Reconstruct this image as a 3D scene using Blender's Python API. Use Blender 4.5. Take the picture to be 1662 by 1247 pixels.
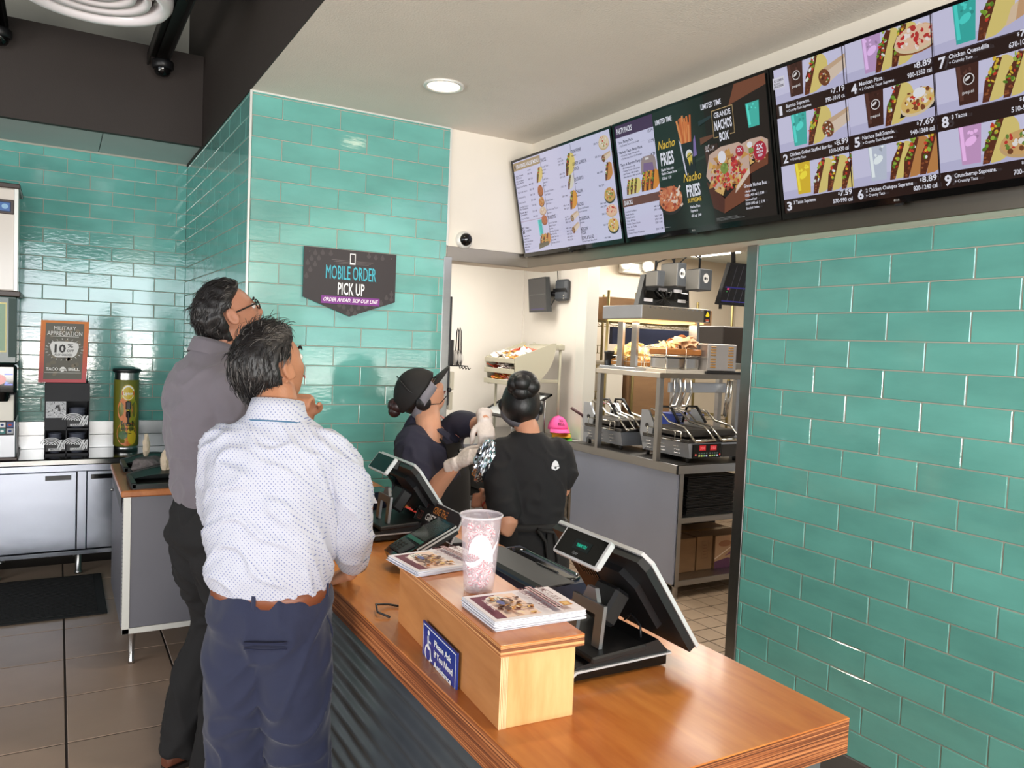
import bpy, bmesh, math, random
import numpy as np
from mathutils import Vector, Matrix, noise as mnoise
for _o in list(bpy.data.objects): bpy.data.objects.remove(_o)
random.seed(7); RNG = np.random.default_rng(7)
PI = math.pi
SC = bpy.context.scene
COL = SC.collection
# ------------------------------------------------------------------ camera
CAM_H = 1.68
YAW, PIT, ROL, FPX = math.radians(30.1926), math.radians(-2.9265), math.radians(-2.3865), 1270.84
def cam_axes():
    f = np.array([math.sin(YAW)*math.cos(PIT), math.cos(YAW)*math.cos(PIT), math.sin(PIT)])
    r = np.array([math.cos(YAW), -math.sin(YAW), 0.0]); d = np.cross(f, r)
    c, s = math.cos(ROL), math.sin(ROL)
    return c*r+s*d, -s*r+c*d, f
CR, CD, CF = cam_axes()
cd = bpy.data.cameras.new('camera'); cam = bpy.data.objects.new('camera', cd); COL.objects.link(cam)
cam.matrix_world = Matrix(((CR[0], -CD[0], -CF[0], 0), (CR[1], -CD[1], -CF[1], 0), (CR[2], -CD[2], -CF[2], CAM_H), (0, 0, 0, 1)))
cd.sensor_fit = 'HORIZONTAL'; cd.sensor_width = 36.0; cd.lens = FPX/1662*36.0
cd.clip_start = 0.05; cd.clip_end = 100
SC.camera = cam
# ------------------------------------------------------------------ world, big lights, exposure
SC.view_settings.view_transform = 'Standard'
try: SC.view_settings.look = 'None'
except Exception: pass
SC.view_settings.gamma = 1.0; SC.view_settings.use_curve_mapping = False
SC.view_settings.exposure = -0.20
w = bpy.data.worlds.new('daylight'); SC.world = w; w.use_nodes = True
bg = w.node_tree.nodes['Background']; bg.inputs[0].default_value = (0.75, 0.86, 1.0, 1); bg.inputs[1].default_value = 1.0
def area(name, loc, aim, sx, sy, power, color, shape='RECTANGLE', spread=PI):
    l = bpy.data.lights.new(name, 'AREA'); l.shape = shape; l.size = sx
    if shape in ('RECTANGLE', 'ELLIPSE'): l.size_y = sy
    l.energy = power; l.color = color; l.spread = spread
    o = bpy.data.objects.new(name, l); COL.objects.link(o); o.location = loc
    o.rotation_euler = (Vector(aim)-Vector(loc)).to_track_quat('-Z', 'Y').to_euler()
    return o
# sky daylight through the storefront glazing behind the camera and at its left
area('sky_light_storefront', (-0.2, -4.9, 2.15), (-0.2, 5, 1.8), 5.6, 1.6, 270, (0.90, 0.95, 1.0))
area('ceiling_fill_storefront', (-0.2, -4.9, 1.0), (0.6, 1.2, 4.6), 5.6, 0.8, 470, (1.0, 0.95, 0.88))  # low fill light added here, tilted up to brighten the ceiling
area('sky_light_side', (-3.3, 1.6, 2.15), (1, 1.9, 1.5), 3.8, 1.4, 40, (0.90, 0.95, 1.0))
area('ceiling_fill_side', (-3.3, 1.6, 1.10), (0.4, 2.0, 3.8), 3.8, 0.8, 110, (1.0, 0.95, 0.88))  # second added fill, aimed upward from the side to lift the ceiling
# ------------------------------------------------------------------ object helpers
ORG = {}
def at(x, y, X=None, Y=None, Z=None, D=None):
    """the world point seen at photo pixel (x, y) that lies on the plane X=, Y= or Z= or at depth D"""
    d = CR*((x-831)/FPX)+CD*((y-623.5)/FPX)+CF
    if X is not None: k = X/d[0]
    elif Y is not None: k = Y/d[1]
    elif Z is not None: k = (Z-CAM_H)/d[2]
    else: k = D
    return np.array([d[0]*k, d[1]*k, CAM_H+d[2]*k])
def tag(o, label=None, cat=None, group=None, kind=None):
    if label: o['label'] = label
    if cat: o['category'] = cat
    if group: o['group'] = group
    if kind: o['kind'] = kind
    return o
def thing(name, loc, label, cat, group=None, rz=0.0):
    o = bpy.data.objects.new(name, None); COL.objects.link(o)
    o.location = loc; o.rotation_euler = (0, 0, rz); o.empty_display_size = 0.05
    ORG[o.name] = np.array(loc, float)
    return tag(o, label, cat, group)
def copy_tree(o, parent=None):
    c = o.copy(); COL.objects.link(c)
    if parent is not None:
        c.parent = parent
    for ch in list(o.children): copy_tree(ch, c)
    return c
def rotm(rx=0, ry=0, rz=0):
    return np.array(Matrix.Rotation(rz, 3, 'Z') @ Matrix.Rotation(ry, 3, 'Y') @ Matrix.Rotation(rx, 3, 'X'))
def unit(v): v = np.asarray(v, float); return v/np.linalg.norm(v)
class MB:
    """collects polygons, builds ONE mesh object"""
    def __init__(s): s.v = []; s.f = []; s.m = []; s.sm = []; s.n = 0
    def add(s, verts, faces, mat=0, smooth=False):
        verts = np.asarray(verts, float).reshape(-1, 3)
        s.v.append(verts)
        for fc in faces:
            s.f.append([i+s.n for i in fc]); s.m.append(mat); s.sm.append(smooth)
        s.n += len(verts); return s
    def box(s, c, size, rot=None, bev=0.0, mat=0):
        h = np.array(size, float)/2; c = np.array(c, float)
        if bev <= 0:
            vs = np.array([[x, y, z] for x in (-1, 1) for y in (-1, 1) for z in (-1, 1)])*h
            fs = [(0, 1, 3, 2), (4, 6, 7, 5), (0, 4, 5, 1), (2, 3, 7, 6), (0, 2, 6, 4), (1, 5, 7, 3)]
        else:
            bev = min(bev, min(h)*0.98)
            vs = []; idx = {}
            for sx in (-1, 1):
                for sy in (-1, 1):
                    for sz in (-1, 1):
                        for a in range(3):
                            p = np.array([sx, sy, sz])*(h-bev); p[a] = (sx, sy, sz)[a]*h[a]
                            idx[(sx, sy, sz, a)] = len(vs); vs.append(p)
            vs = np.array(vs); fs = []
            for a in range(3):
                b, d = (a+1) % 3, (a+2) % 3
                for sg in (-1, 1):
                    q = []
                    for (u, v) in ((-1, -1), (1, -1), (1, 1), (-1, 1)):
                        k = [0, 0, 0]; k[a] = sg; k[b] = u; k[d] = v; q.append(idx[(*k, a)])
                    fs.append(q if sg > 0 else q[::-1])
                for u in (-1, 1):
                    for v in (-1, 1):   # edge along axis a
                        k0 = [0, 0, 0]; k1 = [0, 0, 0]; k0[a] = -1; k1[a] = 1
                        for k in (k0, k1): k[b] = u; k[d] = v
                        q = [idx[(*k0, b)], idx[(*k1, b)], idx[(*k1, d)], idx[(*k0, d)]]
                        fs.append(q if u*v < 0 else q[::-1])
            for sx in (-1, 1):
                for sy in (-1, 1):
                    for sz in (-1, 1):
                        q = [idx[(sx, sy, sz, a)] for a in range(3)]
                        fs.append(q if sx*sy*sz > 0 else q[::-1])
        if rot is not None: vs = vs @ np.asarray(rot).T
        return s.add(vs+c, fs, mat)
    def bx(s, x0, x1, y0, y1, z0, z1, bev=0.0, mat=0):
        return s.box(((x0+x1)/2, (y0+y1)/2, (z0+z1)/2), (abs(x1-x0), abs(y1-y0), abs(z1-z0)), None, bev, mat)
    def rings(s, rr, cap=True, mat=0, smooth=True, closed=True):
        rr = [np.asarray(r, float) for r in rr]; n = len(rr[0]); vs = np.vstack(rr); fs = []
        for i in range(len(rr)-1):
            for j in range(n if closed else n-1):
                k = (j+1) % n
                fs.append((i*n+j, i*n+k, (i+1)*n+k, (i+1)*n+j))
        s.add(vs, fs, mat, smooth)
        if cap:
            base = s.n-len(vs)
            s.f.append([base+j for j in range(n)][::-1]); s.m.append(mat); s.sm.append(False)
            s.f.append([base+(len(rr)-1)*n+j for j in range(n)]); s.m.append(mat); s.sm.append(False)
        return s
    def cyl(s, p0, p1, r0, r1=None, n=12, mat=0, cap=True, smooth=True):
        p0 = np.array(p0, float); p1 = np.array(p1, float); r1 = r0 if r1 is None else r1
        a = unit(p1-p0); u = unit(np.cross(a, [0, 0, 1] if abs(a[2]) < .9 else [1, 0, 0])); v = np.cross(a, u)
        t = np.arange(n)*2*PI/n; c = np.cos(t)[:, None]*u+np.sin(t)[:, None]*v
        return s.rings([p0+c*r0, p1+c*r1], cap, mat, smooth)
    def tube(s, pts, r, n=8, mat=0, cap=True, smooth=True):
        pts = np.array(pts, float); m = len(pts)
        rad = np.full(m, r) if np.isscalar(r) else np.array(r, float)
        tn = np.gradient(pts, axis=0); tn /= np.linalg.norm(tn, axis=1)[:, None]+1e-12
        u = np.cross(tn[0], [0, 0, 1]);
        if np.linalg.norm(u) < 1e-3: u = np.cross(tn[0], [1, 0, 0])
        u = unit(u); t = np.arange(n)*2*PI/n; rr = []
        for i in range(m):
            u = unit(u-tn[i]*(u@tn[i])); v = np.cross(tn[i], u)
            rr.append(pts[i]+(np.cos(t)[:, None]*u+np.sin(t)[:, None]*v)*rad[i])
        return s.rings(rr, cap, mat, smooth)
    def lathe(s, prof, c=(0, 0, 0), n=24, mat=0, smooth=True, axis=None):
        t = np.arange(n)*2*PI/n; c = np.array(c, float); rr = []
        if axis is None: u, v, a = np.eye(3)
        else:
            a = unit(axis); u = unit(np.cross(a, [0, 0, 1] if abs(a[2]) < .9 else [1, 0, 0])); v = np.cross(a, u)
        for r, z in prof:
            rr.append(c+(np.cos(t)[:, None]*u+np.sin(t)[:, None]*v)*max(r, 1e-5)+a*z)
        return s.rings(rr, False, mat, smooth)
    def prism(s, poly, o, u, v, th, mat=0, bev=0):
        """polygon in the plane (o, u, v) extruded by th along u x v"""
        o = np.array(o, float); u = np.array(u, float); v = np.array(v, float); w_ = unit(np.cross(u, v))*th
        P = np.array([o+a*u+b*v for a, b in poly]); n = len(P)
        fs = [list(range(n))[::-1], list(range(n, 2*n))]+[(j, (j+1) % n, n+(j+1) % n, n+j) for j in range(n)]
        return s.add(np.vstack([P, P+w_]), fs, mat)
    def sphere(s, c, r, n=12, m=8, mat=0, rot=None):
        rr = []
        r = np.array([r, r, r] if np.isscalar(r) else r, float)
        t = np.arange(n)*2*PI/n
        for i in range(m+1):
            ph = PI*i/m; q = np.c_[np.cos(t)*max(math.sin(ph), 1e-4), np.sin(t)*max(math.sin(ph), 1e-4), np.full(n, -math.cos(ph))]*r
            if rot is not None: q = q @ np.asarray(rot).T
            rr.append(q+np.array(c, float))
        return s.rings(rr, False, mat, True)
    def mesh(s, name, mats, off=(0, 0, 0)):
        me = bpy.data.meshes.new(name)
        V = (np.vstack(s.v)-np.asarray(off)).tolist()
        me.from_pydata(V, [], s.f)
        for m in (mats if isinstance(mats, (list, tuple)) else [mats]): me.materials.append(m)
        me.polygons.foreach_set('material_index', s.m); me.polygons.foreach_set('use_smooth', s.sm)
        me.update(); return me
    def build(s, name, mats, parent=None, label=None, cat=None, group=None, kind=None, local=False):
        if parent is None:
            V = np.vstack(s.v); lo, hi = V.min(0), V.max(0)
            off = np.array([(lo[0]+hi[0])/2, (lo[1]+hi[1])/2, lo[2]])
        else: off = np.zeros(3) if local else ORG[parent.name]
        o = bpy.data.objects.new(name, s.mesh(name, mats, off)); COL.objects.link(o)
        if parent is None: o.location = off
        else: o.parent = parent
        ORG[o.name] = off
        return tag(o, label, cat, group, kind)
def place(name, me, parent, loc, rot=(0, 0, 0)):
    o = bpy.data.objects.new(name, me); COL.objects.link(o)
    o.parent = parent; o.location = np.array(loc, float)-ORG[parent.name]; o.rotation_euler = rot
    return o
# ------------------------------------------------------------------ materials
def srgb(r, g, b):
    f = lambda c: ((c/255+0.055)/1.055)**2.4 if c > 10 else c/255/12.92
    return (f(r), f(g), f(b), 1.0)
MATS = {}
def mat(name, rgb, rough=0.5, metal=0.0, var=0.0, scale=6.0, bump=0.0, bscale=40.0, stretch=(1, 1, 1), rand=0.0, spec=0.5, emit=None, estr=0.0, trans=0.0, alpha=1.0, coat=0.0, rvar=0.0, ior=None, sheen=0.0):
    """procedural principled material: noise varied colour, optional bump, optional per object variation"""
    if name in MATS: return MATS[name]
    m = bpy.data.materials.new(name); m.use_nodes = True; nt = m.node_tree; N = nt.nodes; L = nt.links
    b = N['Principled BSDF']; col = srgb(*rgb)
    b.inputs['Base Color'].default_value = col; b.inputs['Roughness'].default_value = rough; b.inputs['Metallic'].default_value = metal
    b.inputs['Specular IOR Level'].default_value = spec
    if coat: b.inputs['Coat Weight'].default_value = coat; b.inputs['Coat Roughness'].default_value = 0.08
    if sheen: b.inputs['Sheen Weight'].default_value = sheen
    if trans: b.inputs['Transmission Weight'].default_value = trans
    if ior: b.inputs['IOR'].default_value = ior
    if alpha < 1: b.inputs['Alpha'].default_value = alpha
    if emit: b.inputs['Emission Color'].default_value = srgb(*emit); b.inputs['Emission Strength'].default_value = estr
    src = None
    if var or bump or rvar:
        tc = N.new('ShaderNodeTexCoord'); mp = N.new('ShaderNodeMapping'); mp.inputs['Scale'].default_value = stretch
        L.new(tc.outputs['Object'], mp.inputs['Vector'])
        if rand:
            oi = N.new('ShaderNodeObjectInfo'); ml = N.new('ShaderNodeVectorMath'); ml.operation = 'SCALE'; ml.inputs[0].default_value = (37, 91, 53)
            L.new(oi.outputs['Random'], ml.inputs['Scale']); ad = N.new('ShaderNodeVectorMath'); ad.operation = 'ADD'
            L.new(tc.outputs['Object'], ad.inputs[0]); L.new(ml.outputs[0], ad.inputs[1]); L.new(ad.outputs[0], mp.inputs['Vector'])
    if var:
        nz = N.new('ShaderNodeTexNoise'); nz.inputs['Scale'].default_value = scale; nz.inputs['Detail'].default_value = 6
        L.new(mp.outputs[0], nz.inputs['Vector'])
        hs = N.new('ShaderNodeHueSaturation'); hs.inputs['Color'].default_value = col
        mr = N.new('ShaderNodeMapRange'); mr.inputs['From Min'].default_value = .25; mr.inputs['From Max'].default_value = .75
        mr.inputs['To Min'].default_value = 1-var; mr.inputs['To Max'].default_value = 1+var
        L.new(nz.outputs['Fac'], mr.inputs['Value']); L.new(mr.outputs[0], hs.inputs['Value']); src = hs
    if rand:
        oi2 = N.new('ShaderNodeObjectInfo'); h2 = N.new('ShaderNodeHueSaturation')
        mr2 = N.new('ShaderNodeMapRange'); mr2.inputs['To Min'].default_value = 1-rand; mr2.inputs['To Max'].default_value = 1+rand
        L.new(oi2.outputs['Random'], mr2.inputs['Value']); L.new(mr2.outputs[0], h2.inputs['Value'])
        if src: L.new(src.outputs[0], h2.inputs['Color'])
        else: h2.inputs['Color'].default_value = col
        src = h2
    if src: L.new(src.outputs[0], b.inputs['Base Color'])
    if rvar:
        n3 = N.new('ShaderNodeTexNoise'); n3.inputs['Scale'].default_value = scale*0.7; L.new(mp.outputs[0], n3.inputs['Vector'])
        m3 = N.new('ShaderNodeMapRange'); m3.inputs['To Min'].default_value = max(0.02, rough-rvar); m3.inputs['To Max'].default_value = rough+rvar
        L.new(n3.outputs['Fac'], m3.inputs['Value']); L.new(m3.outputs[0], b.inputs['Roughness'])
    if bump:
        n2 = N.new('ShaderNodeTexNoise'); n2.inputs['Scale'].default_value = bscale; n2.inputs['Detail'].default_value = 3
        L.new(mp.outputs[0], n2.inputs['Vector'])
        bp = N.new('ShaderNodeBump'); bp.inputs['Strength'].default_value = 1.0; bp.inputs['Distance'].default_value = bump
        L.new(n2.outputs['Fac'], bp.inputs['Height']); L.new(bp.outputs[0], b.inputs['Normal'])
    MATS[name] = m; return m
def wood(name, c0, c1, along='Y', rough=0.3, scale=3.0, coat=0.3):
    if name in MATS: return MATS[name]
    m = bpy.data.materials.new(name); m.use_nodes = True; nt = m.node_tree; N = nt.nodes; L = nt.links
    b = N['Principled BSDF']; b.inputs['Roughness'].default_value = rough; b.inputs['Coat Weight'].default_value = coat; b.inputs['Coat Roughness'].default_value = .12
    tc = N.new('ShaderNodeTexCoord'); mp = N.new('ShaderNodeMapping')
    st = {'X': (.35, 2.2, 2.2), 'Y': (2.2, .35, 2.2), 'Z': (2.2, 2.2, .35)}[along]; mp.inputs['Scale'].default_value = st
    L.new(tc.outputs['Object'], mp.inputs[0])
    n1 = N.new('ShaderNodeTexNoise'); n1.inputs['Scale'].default_value = scale; n1.inputs['Detail'].default_value = 8; n1.inputs['Distortion'].default_value = 1.6
    n2 = N.new('ShaderNodeTexNoise'); n2.inputs['Scale'].default_value = scale*14; n2.inputs['Detail'].default_value = 4
    L.new(mp.outputs[0], n1.inputs[0]); L.new(mp.outputs[0], n2.inputs[0])
    mx = N.new('ShaderNodeMath'); mx.operation = 'MULTIPLY_ADD'; mx.inputs[1].default_value = .35
    L.new(n2.outputs['Fac'], mx.inputs[0]); L.new(n1.outputs['Fac'], mx.inputs[2])
    cr = N.new('ShaderNodeValToRGB'); cr.color_ramp.elements[0].position = .42; cr.color_ramp.elements[1].position = .9
    cr.color_ramp.elements[0].color = srgb(*c0); cr.color_ramp.elements[1].color = srgb(*c1)
    L.new(mx.outputs[0], cr.inputs[0]); L.new(cr.outputs[0], b.inputs['Base Color'])
    MATS[name] = m; return m
def plyedge(name, c0, c1, c2, freq=150.0, rough=.5):
    """thin laminated veneers seen on a sawn plywood edge (stripes in z)"""
    if name in MATS: return MATS[name]
    m = bpy.data.materials.new(name); m.use_nodes = True; nt = m.node_tree; N = nt.nodes; L = nt.links
    b = N['Principled BSDF']; b.inputs['Roughness'].default_value = rough
    tc = N.new('ShaderNodeTexCoord'); mp = N.new('ShaderNodeMapping'); mp.inputs['Scale'].default_value = (1.5, 1.5, freq)
    L.new(tc.outputs['Object'], mp.inputs[0])
    n1 = N.new('ShaderNodeTexNoise'); n1.inputs['Scale'].default_value = 1.0; n1.inputs['Detail'].default_value = 3; L.new(mp.outputs[0], n1.inputs[0])
    cr = N.new('ShaderNodeValToRGB'); e = cr.color_ramp.elements
    e[0].position = .38; e[0].color = srgb(*c0); e[1].position = .62; e[1].color = srgb(*c2); k = e.new(.5); k.color = srgb(*c1)
    L.new(n1.outputs['Fac'], cr.inputs[0]); L.new(cr.outputs[0], b.inputs['Base Color'])
    MATS[name] = m; return m
def printmat(name, emission=0.0, rough=.5, coat=0.0):
    """flat print: colour comes from the coloured shapes of the print"""
    if name in MATS: return MATS[name]
    m = bpy.data.materials.new(name); m.use_nodes = True; nt = m.node_tree; N = nt.nodes; L = nt.links
    b = N['Principled BSDF']; b.inputs['Roughness'].default_value = rough; b.inputs['Coat Weight'].default_value = coat
    a = N.new('ShaderNodeVertexColor'); a.layer_name = 'ink'
    if emission:
        b.inputs['Base Color'].default_value = (0.004, 0.004, 0.004, 1); b.inputs['Emission Strength'].default_value = emission
        L.new(a.outputs[0], b.inputs['Emission Color'])
    else: L.new(a.outputs[0], b.inputs['Base Color'])
    MATS[name] = m; return m
# ------------------------------------------------------------------ flat printing (signs, screens, labels)
_TX = {}
def text_polys(body, bold=0.0):
    key = (body, bold)
    if key in _TX: return _TX[key]
    cu = bpy.data.curves.new('t', 'FONT'); cu.body = body; cu.size = 1.0; cu.resolution_u = 2; cu.offset = bold; cu.fill_mode = 'FRONT'
    ob = bpy.data.objects.new('t', cu); me = ob.to_mesh()
    V = np.array([v.co[:2] for v in me.vertices]).reshape(-1, 2); F = [list(p.vertices) for p in me.polygons]
    ob.to_mesh_clear(); bpy.data.objects.remove(ob); bpy.data.curves.remove(cu)
    if len(V): lo, hi = V.min(0), V.max(0)
    else: lo = hi = np.zeros(2)
    _TX[key] = (V, F, lo, hi); return _TX[key]
class Canvas:
    """coloured flat shapes on the plane o + a*u + b*v (metres); each later shape lies a hair proud of the one before"""
    def __init__(s, o, u, v, step=0.00012):
        s.o = np.array(o, float); s.u = unit(u); s.v = unit(v); s.n = unit(np.cross(s.u, s.v)); s.V = []; s.F = []; s.C = []; s.clip = None; s.step = step; s.lay = 0
    def poly(s, pts, rgb, same=False):
        if not same: s.lay += 1
        pts = [(float(a), float(b)) for a, b in pts]
        if s.clip:
            for ax, lim, sg in ((0, s.clip[0], 1), (0, s.clip[2], -1), (1, s.clip[1], 1), (1, s.clip[3], -1)):
                q = []
                for i in range(len(pts)):
                    p0, p1 = pts[i-1], pts[i]; d0, d1 = (p0[ax]-lim)*sg, (p1[ax]-lim)*sg
                    if (d0 >= 0) != (d1 >= 0): t_ = d0/(d0-d1); q.append((p0[0]+(p1[0]-p0[0])*t_, p0[1]+(p1[1]-p0[1])*t_))
                    if d1 >= 0: q.append(p1)
                pts = q
                if len(pts) < 3: return s
        ar = sum(pts[i][0]*pts[(i+1) % len(pts)][1]-pts[(i+1) % len(pts)][0]*pts[i][1] for i in range(len(pts)))
        if ar < 0: pts = pts[::-1]
        b0 = len(s.V)
        for a, b in pts: s.V.append(s.o+a*s.u+b*s.v+s.n*s.step*s.lay)
        s.F.append(list(range(b0, len(s.V)))); s.C.append(srgb(*rgb)); return s
    def rect(s, x0, y0, x1, y1, rgb, same=False): return s.poly([(x0, y0), (x1, y0), (x1, y1), (x0, y1)], rgb, same)
    def ell(s, cx, cy, rx, ry, rgb, n=16, rot=0.0, same=False, a0=0, a1=2*PI):
        t = np.linspace(a0, a1, n, endpoint=(a1-a0) < 6.28); c, q = math.cos(rot), math.sin(rot)
        return s.poly([(cx+rx*math.cos(k)*c-ry*math.sin(k)*q, cy+rx*math.cos(k)*q+ry*math.sin(k)*c) for k in t], rgb, same)
    def line(s, x0, y0, x1, y1, w_, rgb, same=False):
        d = np.array([x1-x0, y1-y0]); n = np.array([-d[1], d[0]])/(np.linalg.norm(d)+1e-9)*w_/2
        return s.poly([(x0+n[0], y0+n[1]), (x1+n[0], y1+n[1]), (x1-n[0], y1-n[1]), (x0-n[0], y0-n[1])], rgb, same)
    def text(s, body, x, y, h, rgb, width=None, bold=0.02, align='L', shear=0.0, rot=0.0):
        V, F, lo, hi = text_polys(body, bold)
        if not len(V): return s
        s.lay += 1
        ref = text_polys('H', bold); sc = h/(ref[3][1]-ref[2][1])
        sx = sc if width is None else width/max(hi[0]-lo[0], 1e-6)
        W_ = (hi[0]-lo[0])*sx; x0 = x if align == 'L' else (x-W_/2 if align == 'C' else x-W_)
        b0 = len(s.V); c, q = math.cos(rot), math.sin(rot)
        for a, b in V:
            px, py = (a-lo[0])*sx+shear*b*sc, b*sc
            if rot: px, py = px*c-py*q, px*q+py*c
            s.V.append(s.o+(x0+px)*s.u+(y+py)*s.v+s.n*s.step*s.lay)
        for f in F: s.F.append([b0+i for i in f]); s.C.append(srgb(*rgb))
        return s
    def build(s, name, m, parent, label=None):
        me = bpy.data.meshes.new(name); off = ORG[parent.name]
        me.from_pydata((np.array(s.V)-off).tolist(), [], s.F)
        ca = me.color_attributes.new('ink', 'FLOAT_COLOR', 'CORNER')
        buf = np.concatenate([np.tile(c, len(f)) for c, f in zip(s.C, s.F)]).astype(np.float32)
        ca.data.foreach_set('color', buf); me.materials.append(m); me.update()
        o = bpy.data.objects.new(name, me); COL.objects.link(o); o.parent = parent; ORG[o.name] = off
        return tag(o, label)
# ================================================================== SETTING
M_grout = mat('grout', (172, 170, 158), .8, bump=.0006, bscale=200)
M_tile = mat('teal_glazed_tile', (104, 172, 163), .085, var=.15, scale=6, bump=.00042, bscale=40, stretch=(.55, .55, 1.5), rand=.05, coat=.0, spec=.95)
M_white = mat('white_wall_paint', (232, 224, 210), .6, var=.015, bump=.0004, bscale=150)
M_frp = mat('white_wall_panel', (222, 217, 210), .35, var=.015, bump=.0003, bscale=60)
M_ceil = mat('ceiling_texture_paint', (226, 219, 208), .9, var=.03, scale=3, bump=.0025, bscale=120)
M_black = mat('black_ceiling_paint', (9, 8, 8), .95, var=.1, spec=.1)
M_fascia = mat('dark_brown_paint', (52, 44, 40), .7, var=.05, bump=.0008, bscale=150)
M_steel = mat('brushed_steel', (168, 168, 168), .28, 1.0, var=.05, scale=2, bump=.0002, bscale=90, stretch=(1, 1, 12))
M_steelband = mat('brushed_steel_band', (150, 143, 133), .33, 1.0, var=.06, scale=3)
M_edge = mat('white_metal_edge', (220, 220, 214), .35, .2)
M_ftile = mat('brown_porcelain_floor_tile', (166, 142, 124), .36, var=.13, scale=2.2, bump=.0004, bscale=30, rand=.05)
M_fgrout = mat('dark_floor_grout', (48, 38, 33), .9)
M_quarry = mat('quarry_floor_tile', (146, 126, 106), .5, var=.12, scale=9, rand=.07, bump=.0004, bscale=60)
M_qgrout = mat('kitchen_floor_grout', (52, 44, 40), .9)
M_cove = mat('grey_cove_base', (88, 86, 84), .5, var=.06)
M_troffer = mat('lay_in_ceiling_panel', (190, 198, 196), .8, var=.02, bump=.0006, bscale=200)
M_lamp = mat('warm_lamp_lens', (255, 240, 215), .4, emit=(255, 236, 205), estr=9.0)
M_lampw = mat('white_lamp_lens', (255, 250, 240), .4, emit=(255, 244, 228), estr=7.0)

TW, TH, JT = 0.308, 0.10667, 0.0045
_tm = {}
def tile_mesh(w_, h, th=.010):
    k = (round(w_, 4), round(h, 4))
    if k not in _tm: _tm[k] = MB().box((0, th/2-.0, 0), (w_, th, h), None, .0022).mesh('tile', M_tile)
    return _tm[k]
def tile_wall(parent, p0, ax, nrm, length, ztop, zbot, z0, rowpar, a0, W_=TW, H_=TH, skip=None):
    """running bond tiles: p0 = start point of the wall face in plan, ax = direction along the wall, nrm = outward normal.
       rows are counted down from z0; joints of rows with parity rowpar lie at a0 + i*W, those of the others half a tile off"""
    ax = unit([ax[0], ax[1], 0]); nrm = unit([nrm[0], nrm[1], 0]); ang = math.atan2(-nrm[0]*-1, 0) if False else None
    # local box: x along wall, y = -outwards (front at -y .. 0), z up
    rz = math.atan2(ax[1], ax[0])
    flip = (-math.sin(rz)*nrm[0]+math.cos(rz)*nrm[1]) > 0
    if flip: rz += PI
    k0 = int(math.floor((z0-ztop)/H_))-1; k1 = int(math.ceil((z0-zbot)/H_))+1
    for k in range(k0, k1+1):
        zt, zb = min(z0-k*H_, ztop), max(z0-(k+1)*H_, zbot)
        if zt-zb < .012: continue
        off = a0+(0 if (k % 2) == rowpar else W_/2)
        i0 = int(math.floor((0-off)/W_))
        for i in range(i0, i0+int(length/W_)+3):
            s0, s1 = max(off+i*W_, 0), min(off+(i+1)*W_, length)
            if s1-s0 < .012: continue
            if skip and skip((s0+s1)/2, (zt+zb)/2): continue
            g = JT/2
            w_, h = s1-s0-2*g, zt-zb-2*g
            c = np.array([p0[0], p0[1], 0])+ax*((s0+s1)/2); c[2] = (zt+zb)/2
            c = c-nrm*.008+nrm*RNG.normal(0, .0004)
            place('tile', tile_mesh(w_, h), parent, c+nrm*.010, (RNG.normal(0, .003), 0, rz+RNG.normal(0, .002)))
def slab(name, x0, x1, y0, y1, z0, z1, m, parent=None):
    o = MB().bx(x0, x1, y0, y1, z0, z1).build(name, m, parent)
    if parent is None: o['kind'] = 'structure'
    return o
CEIL = 2.922; XR = 2.648; YP = 4.216; XS = 0.842; YB = 6.50; XM = 2.535; HEAD = 2.157; YJ = 2.468
# --- floor of the dining side: grout bed + tiles
fl = slab('floor', -3.6, 1.45, -5.2, YB+.02, -.05, -.003, M_fgrout)
PX, PY = 0.468, 0.4575
ft = MB().box((0, 0, -.004), (PX-.009, PY-.009, .008), None, .0018).mesh('tile', M_ftile)
for i in range(-5, 4):
    for j in range(-6, 6):
        cx, cy = .047+PX*(i+.5), 3.985+PY*(j+.5)
        if cx < 1.3 and cy+PY/2 < YB: place('tile', ft, fl, (cx, cy, 0))
# --- kitchen floor: quarry tiles
fk = slab('floor_kitchen', 1.45, 7.0, -5.2, 9.2, -.05, -.003, M_qgrout)
qt = MB().box((0, 0, -.004), (.146, .146, .008), None, .0015).mesh('tile', M_quarry)
for i in range(0, 15):
    for j in range(0, 19):
        place('tile', qt, fk, (1.53+.154*i, 2.42+.154*j, 0))
def tile_field(name, parent, xs, ys, sx, sy, m, skip):
    f = MB()
    for x in xs:
        for y in ys:
            if not skip(x, y): f.add([(x-sx, y-sy, -.004), (x+sx, y-sy, -.004), (x+sx, y+sy, -.004), (x-sx, y+sy, -.004), (x-sx+.002, y-sy+.002, 0), (x+sx-.002, y-sy+.002, 0), (x+sx-.002, y+sy-.002, 0), (x-sx+.002, y+sy-.002, 0)], [(4, 5, 6, 7), (0, 1, 5, 4), (1, 2, 6, 5), (2, 3, 7, 6), (3, 0, 4, 7)])
    return f.build(name, m, parent, kind='stuff')
tile_field('quarry_tiles', fk, [1.53+.154*i for i in range(34)], [2.42+.154*j for j in range(-48, 27)], .073, .073, M_quarry, lambda x, y: x < 1.53+.154*14.5 and 2.40 < y < 2.42+.154*18.5)
tile_field('floor_tiles', fl, [.047+PX*(i+.5) for i in range(-8, 3)], [3.985+PY*(j+.5) for j in range(-20, -6)], PX/2-.0045, PY/2-.0045, M_ftile, lambda x, y: False)
# --- pickup wall (teal tile) between the side wall and the opening
wp = slab('wall_center', XS+.01, 1.966, YP+.002, YP+.19, 0, CEIL+.3, M_grout)
tile_wall(wp, (XS+.004, YP), (1, 0), (0, -1), 1.970-XS-.004, CEIL, 0.0, 2.9046, 0, (1.0033-XS-.004) % TW)
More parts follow.
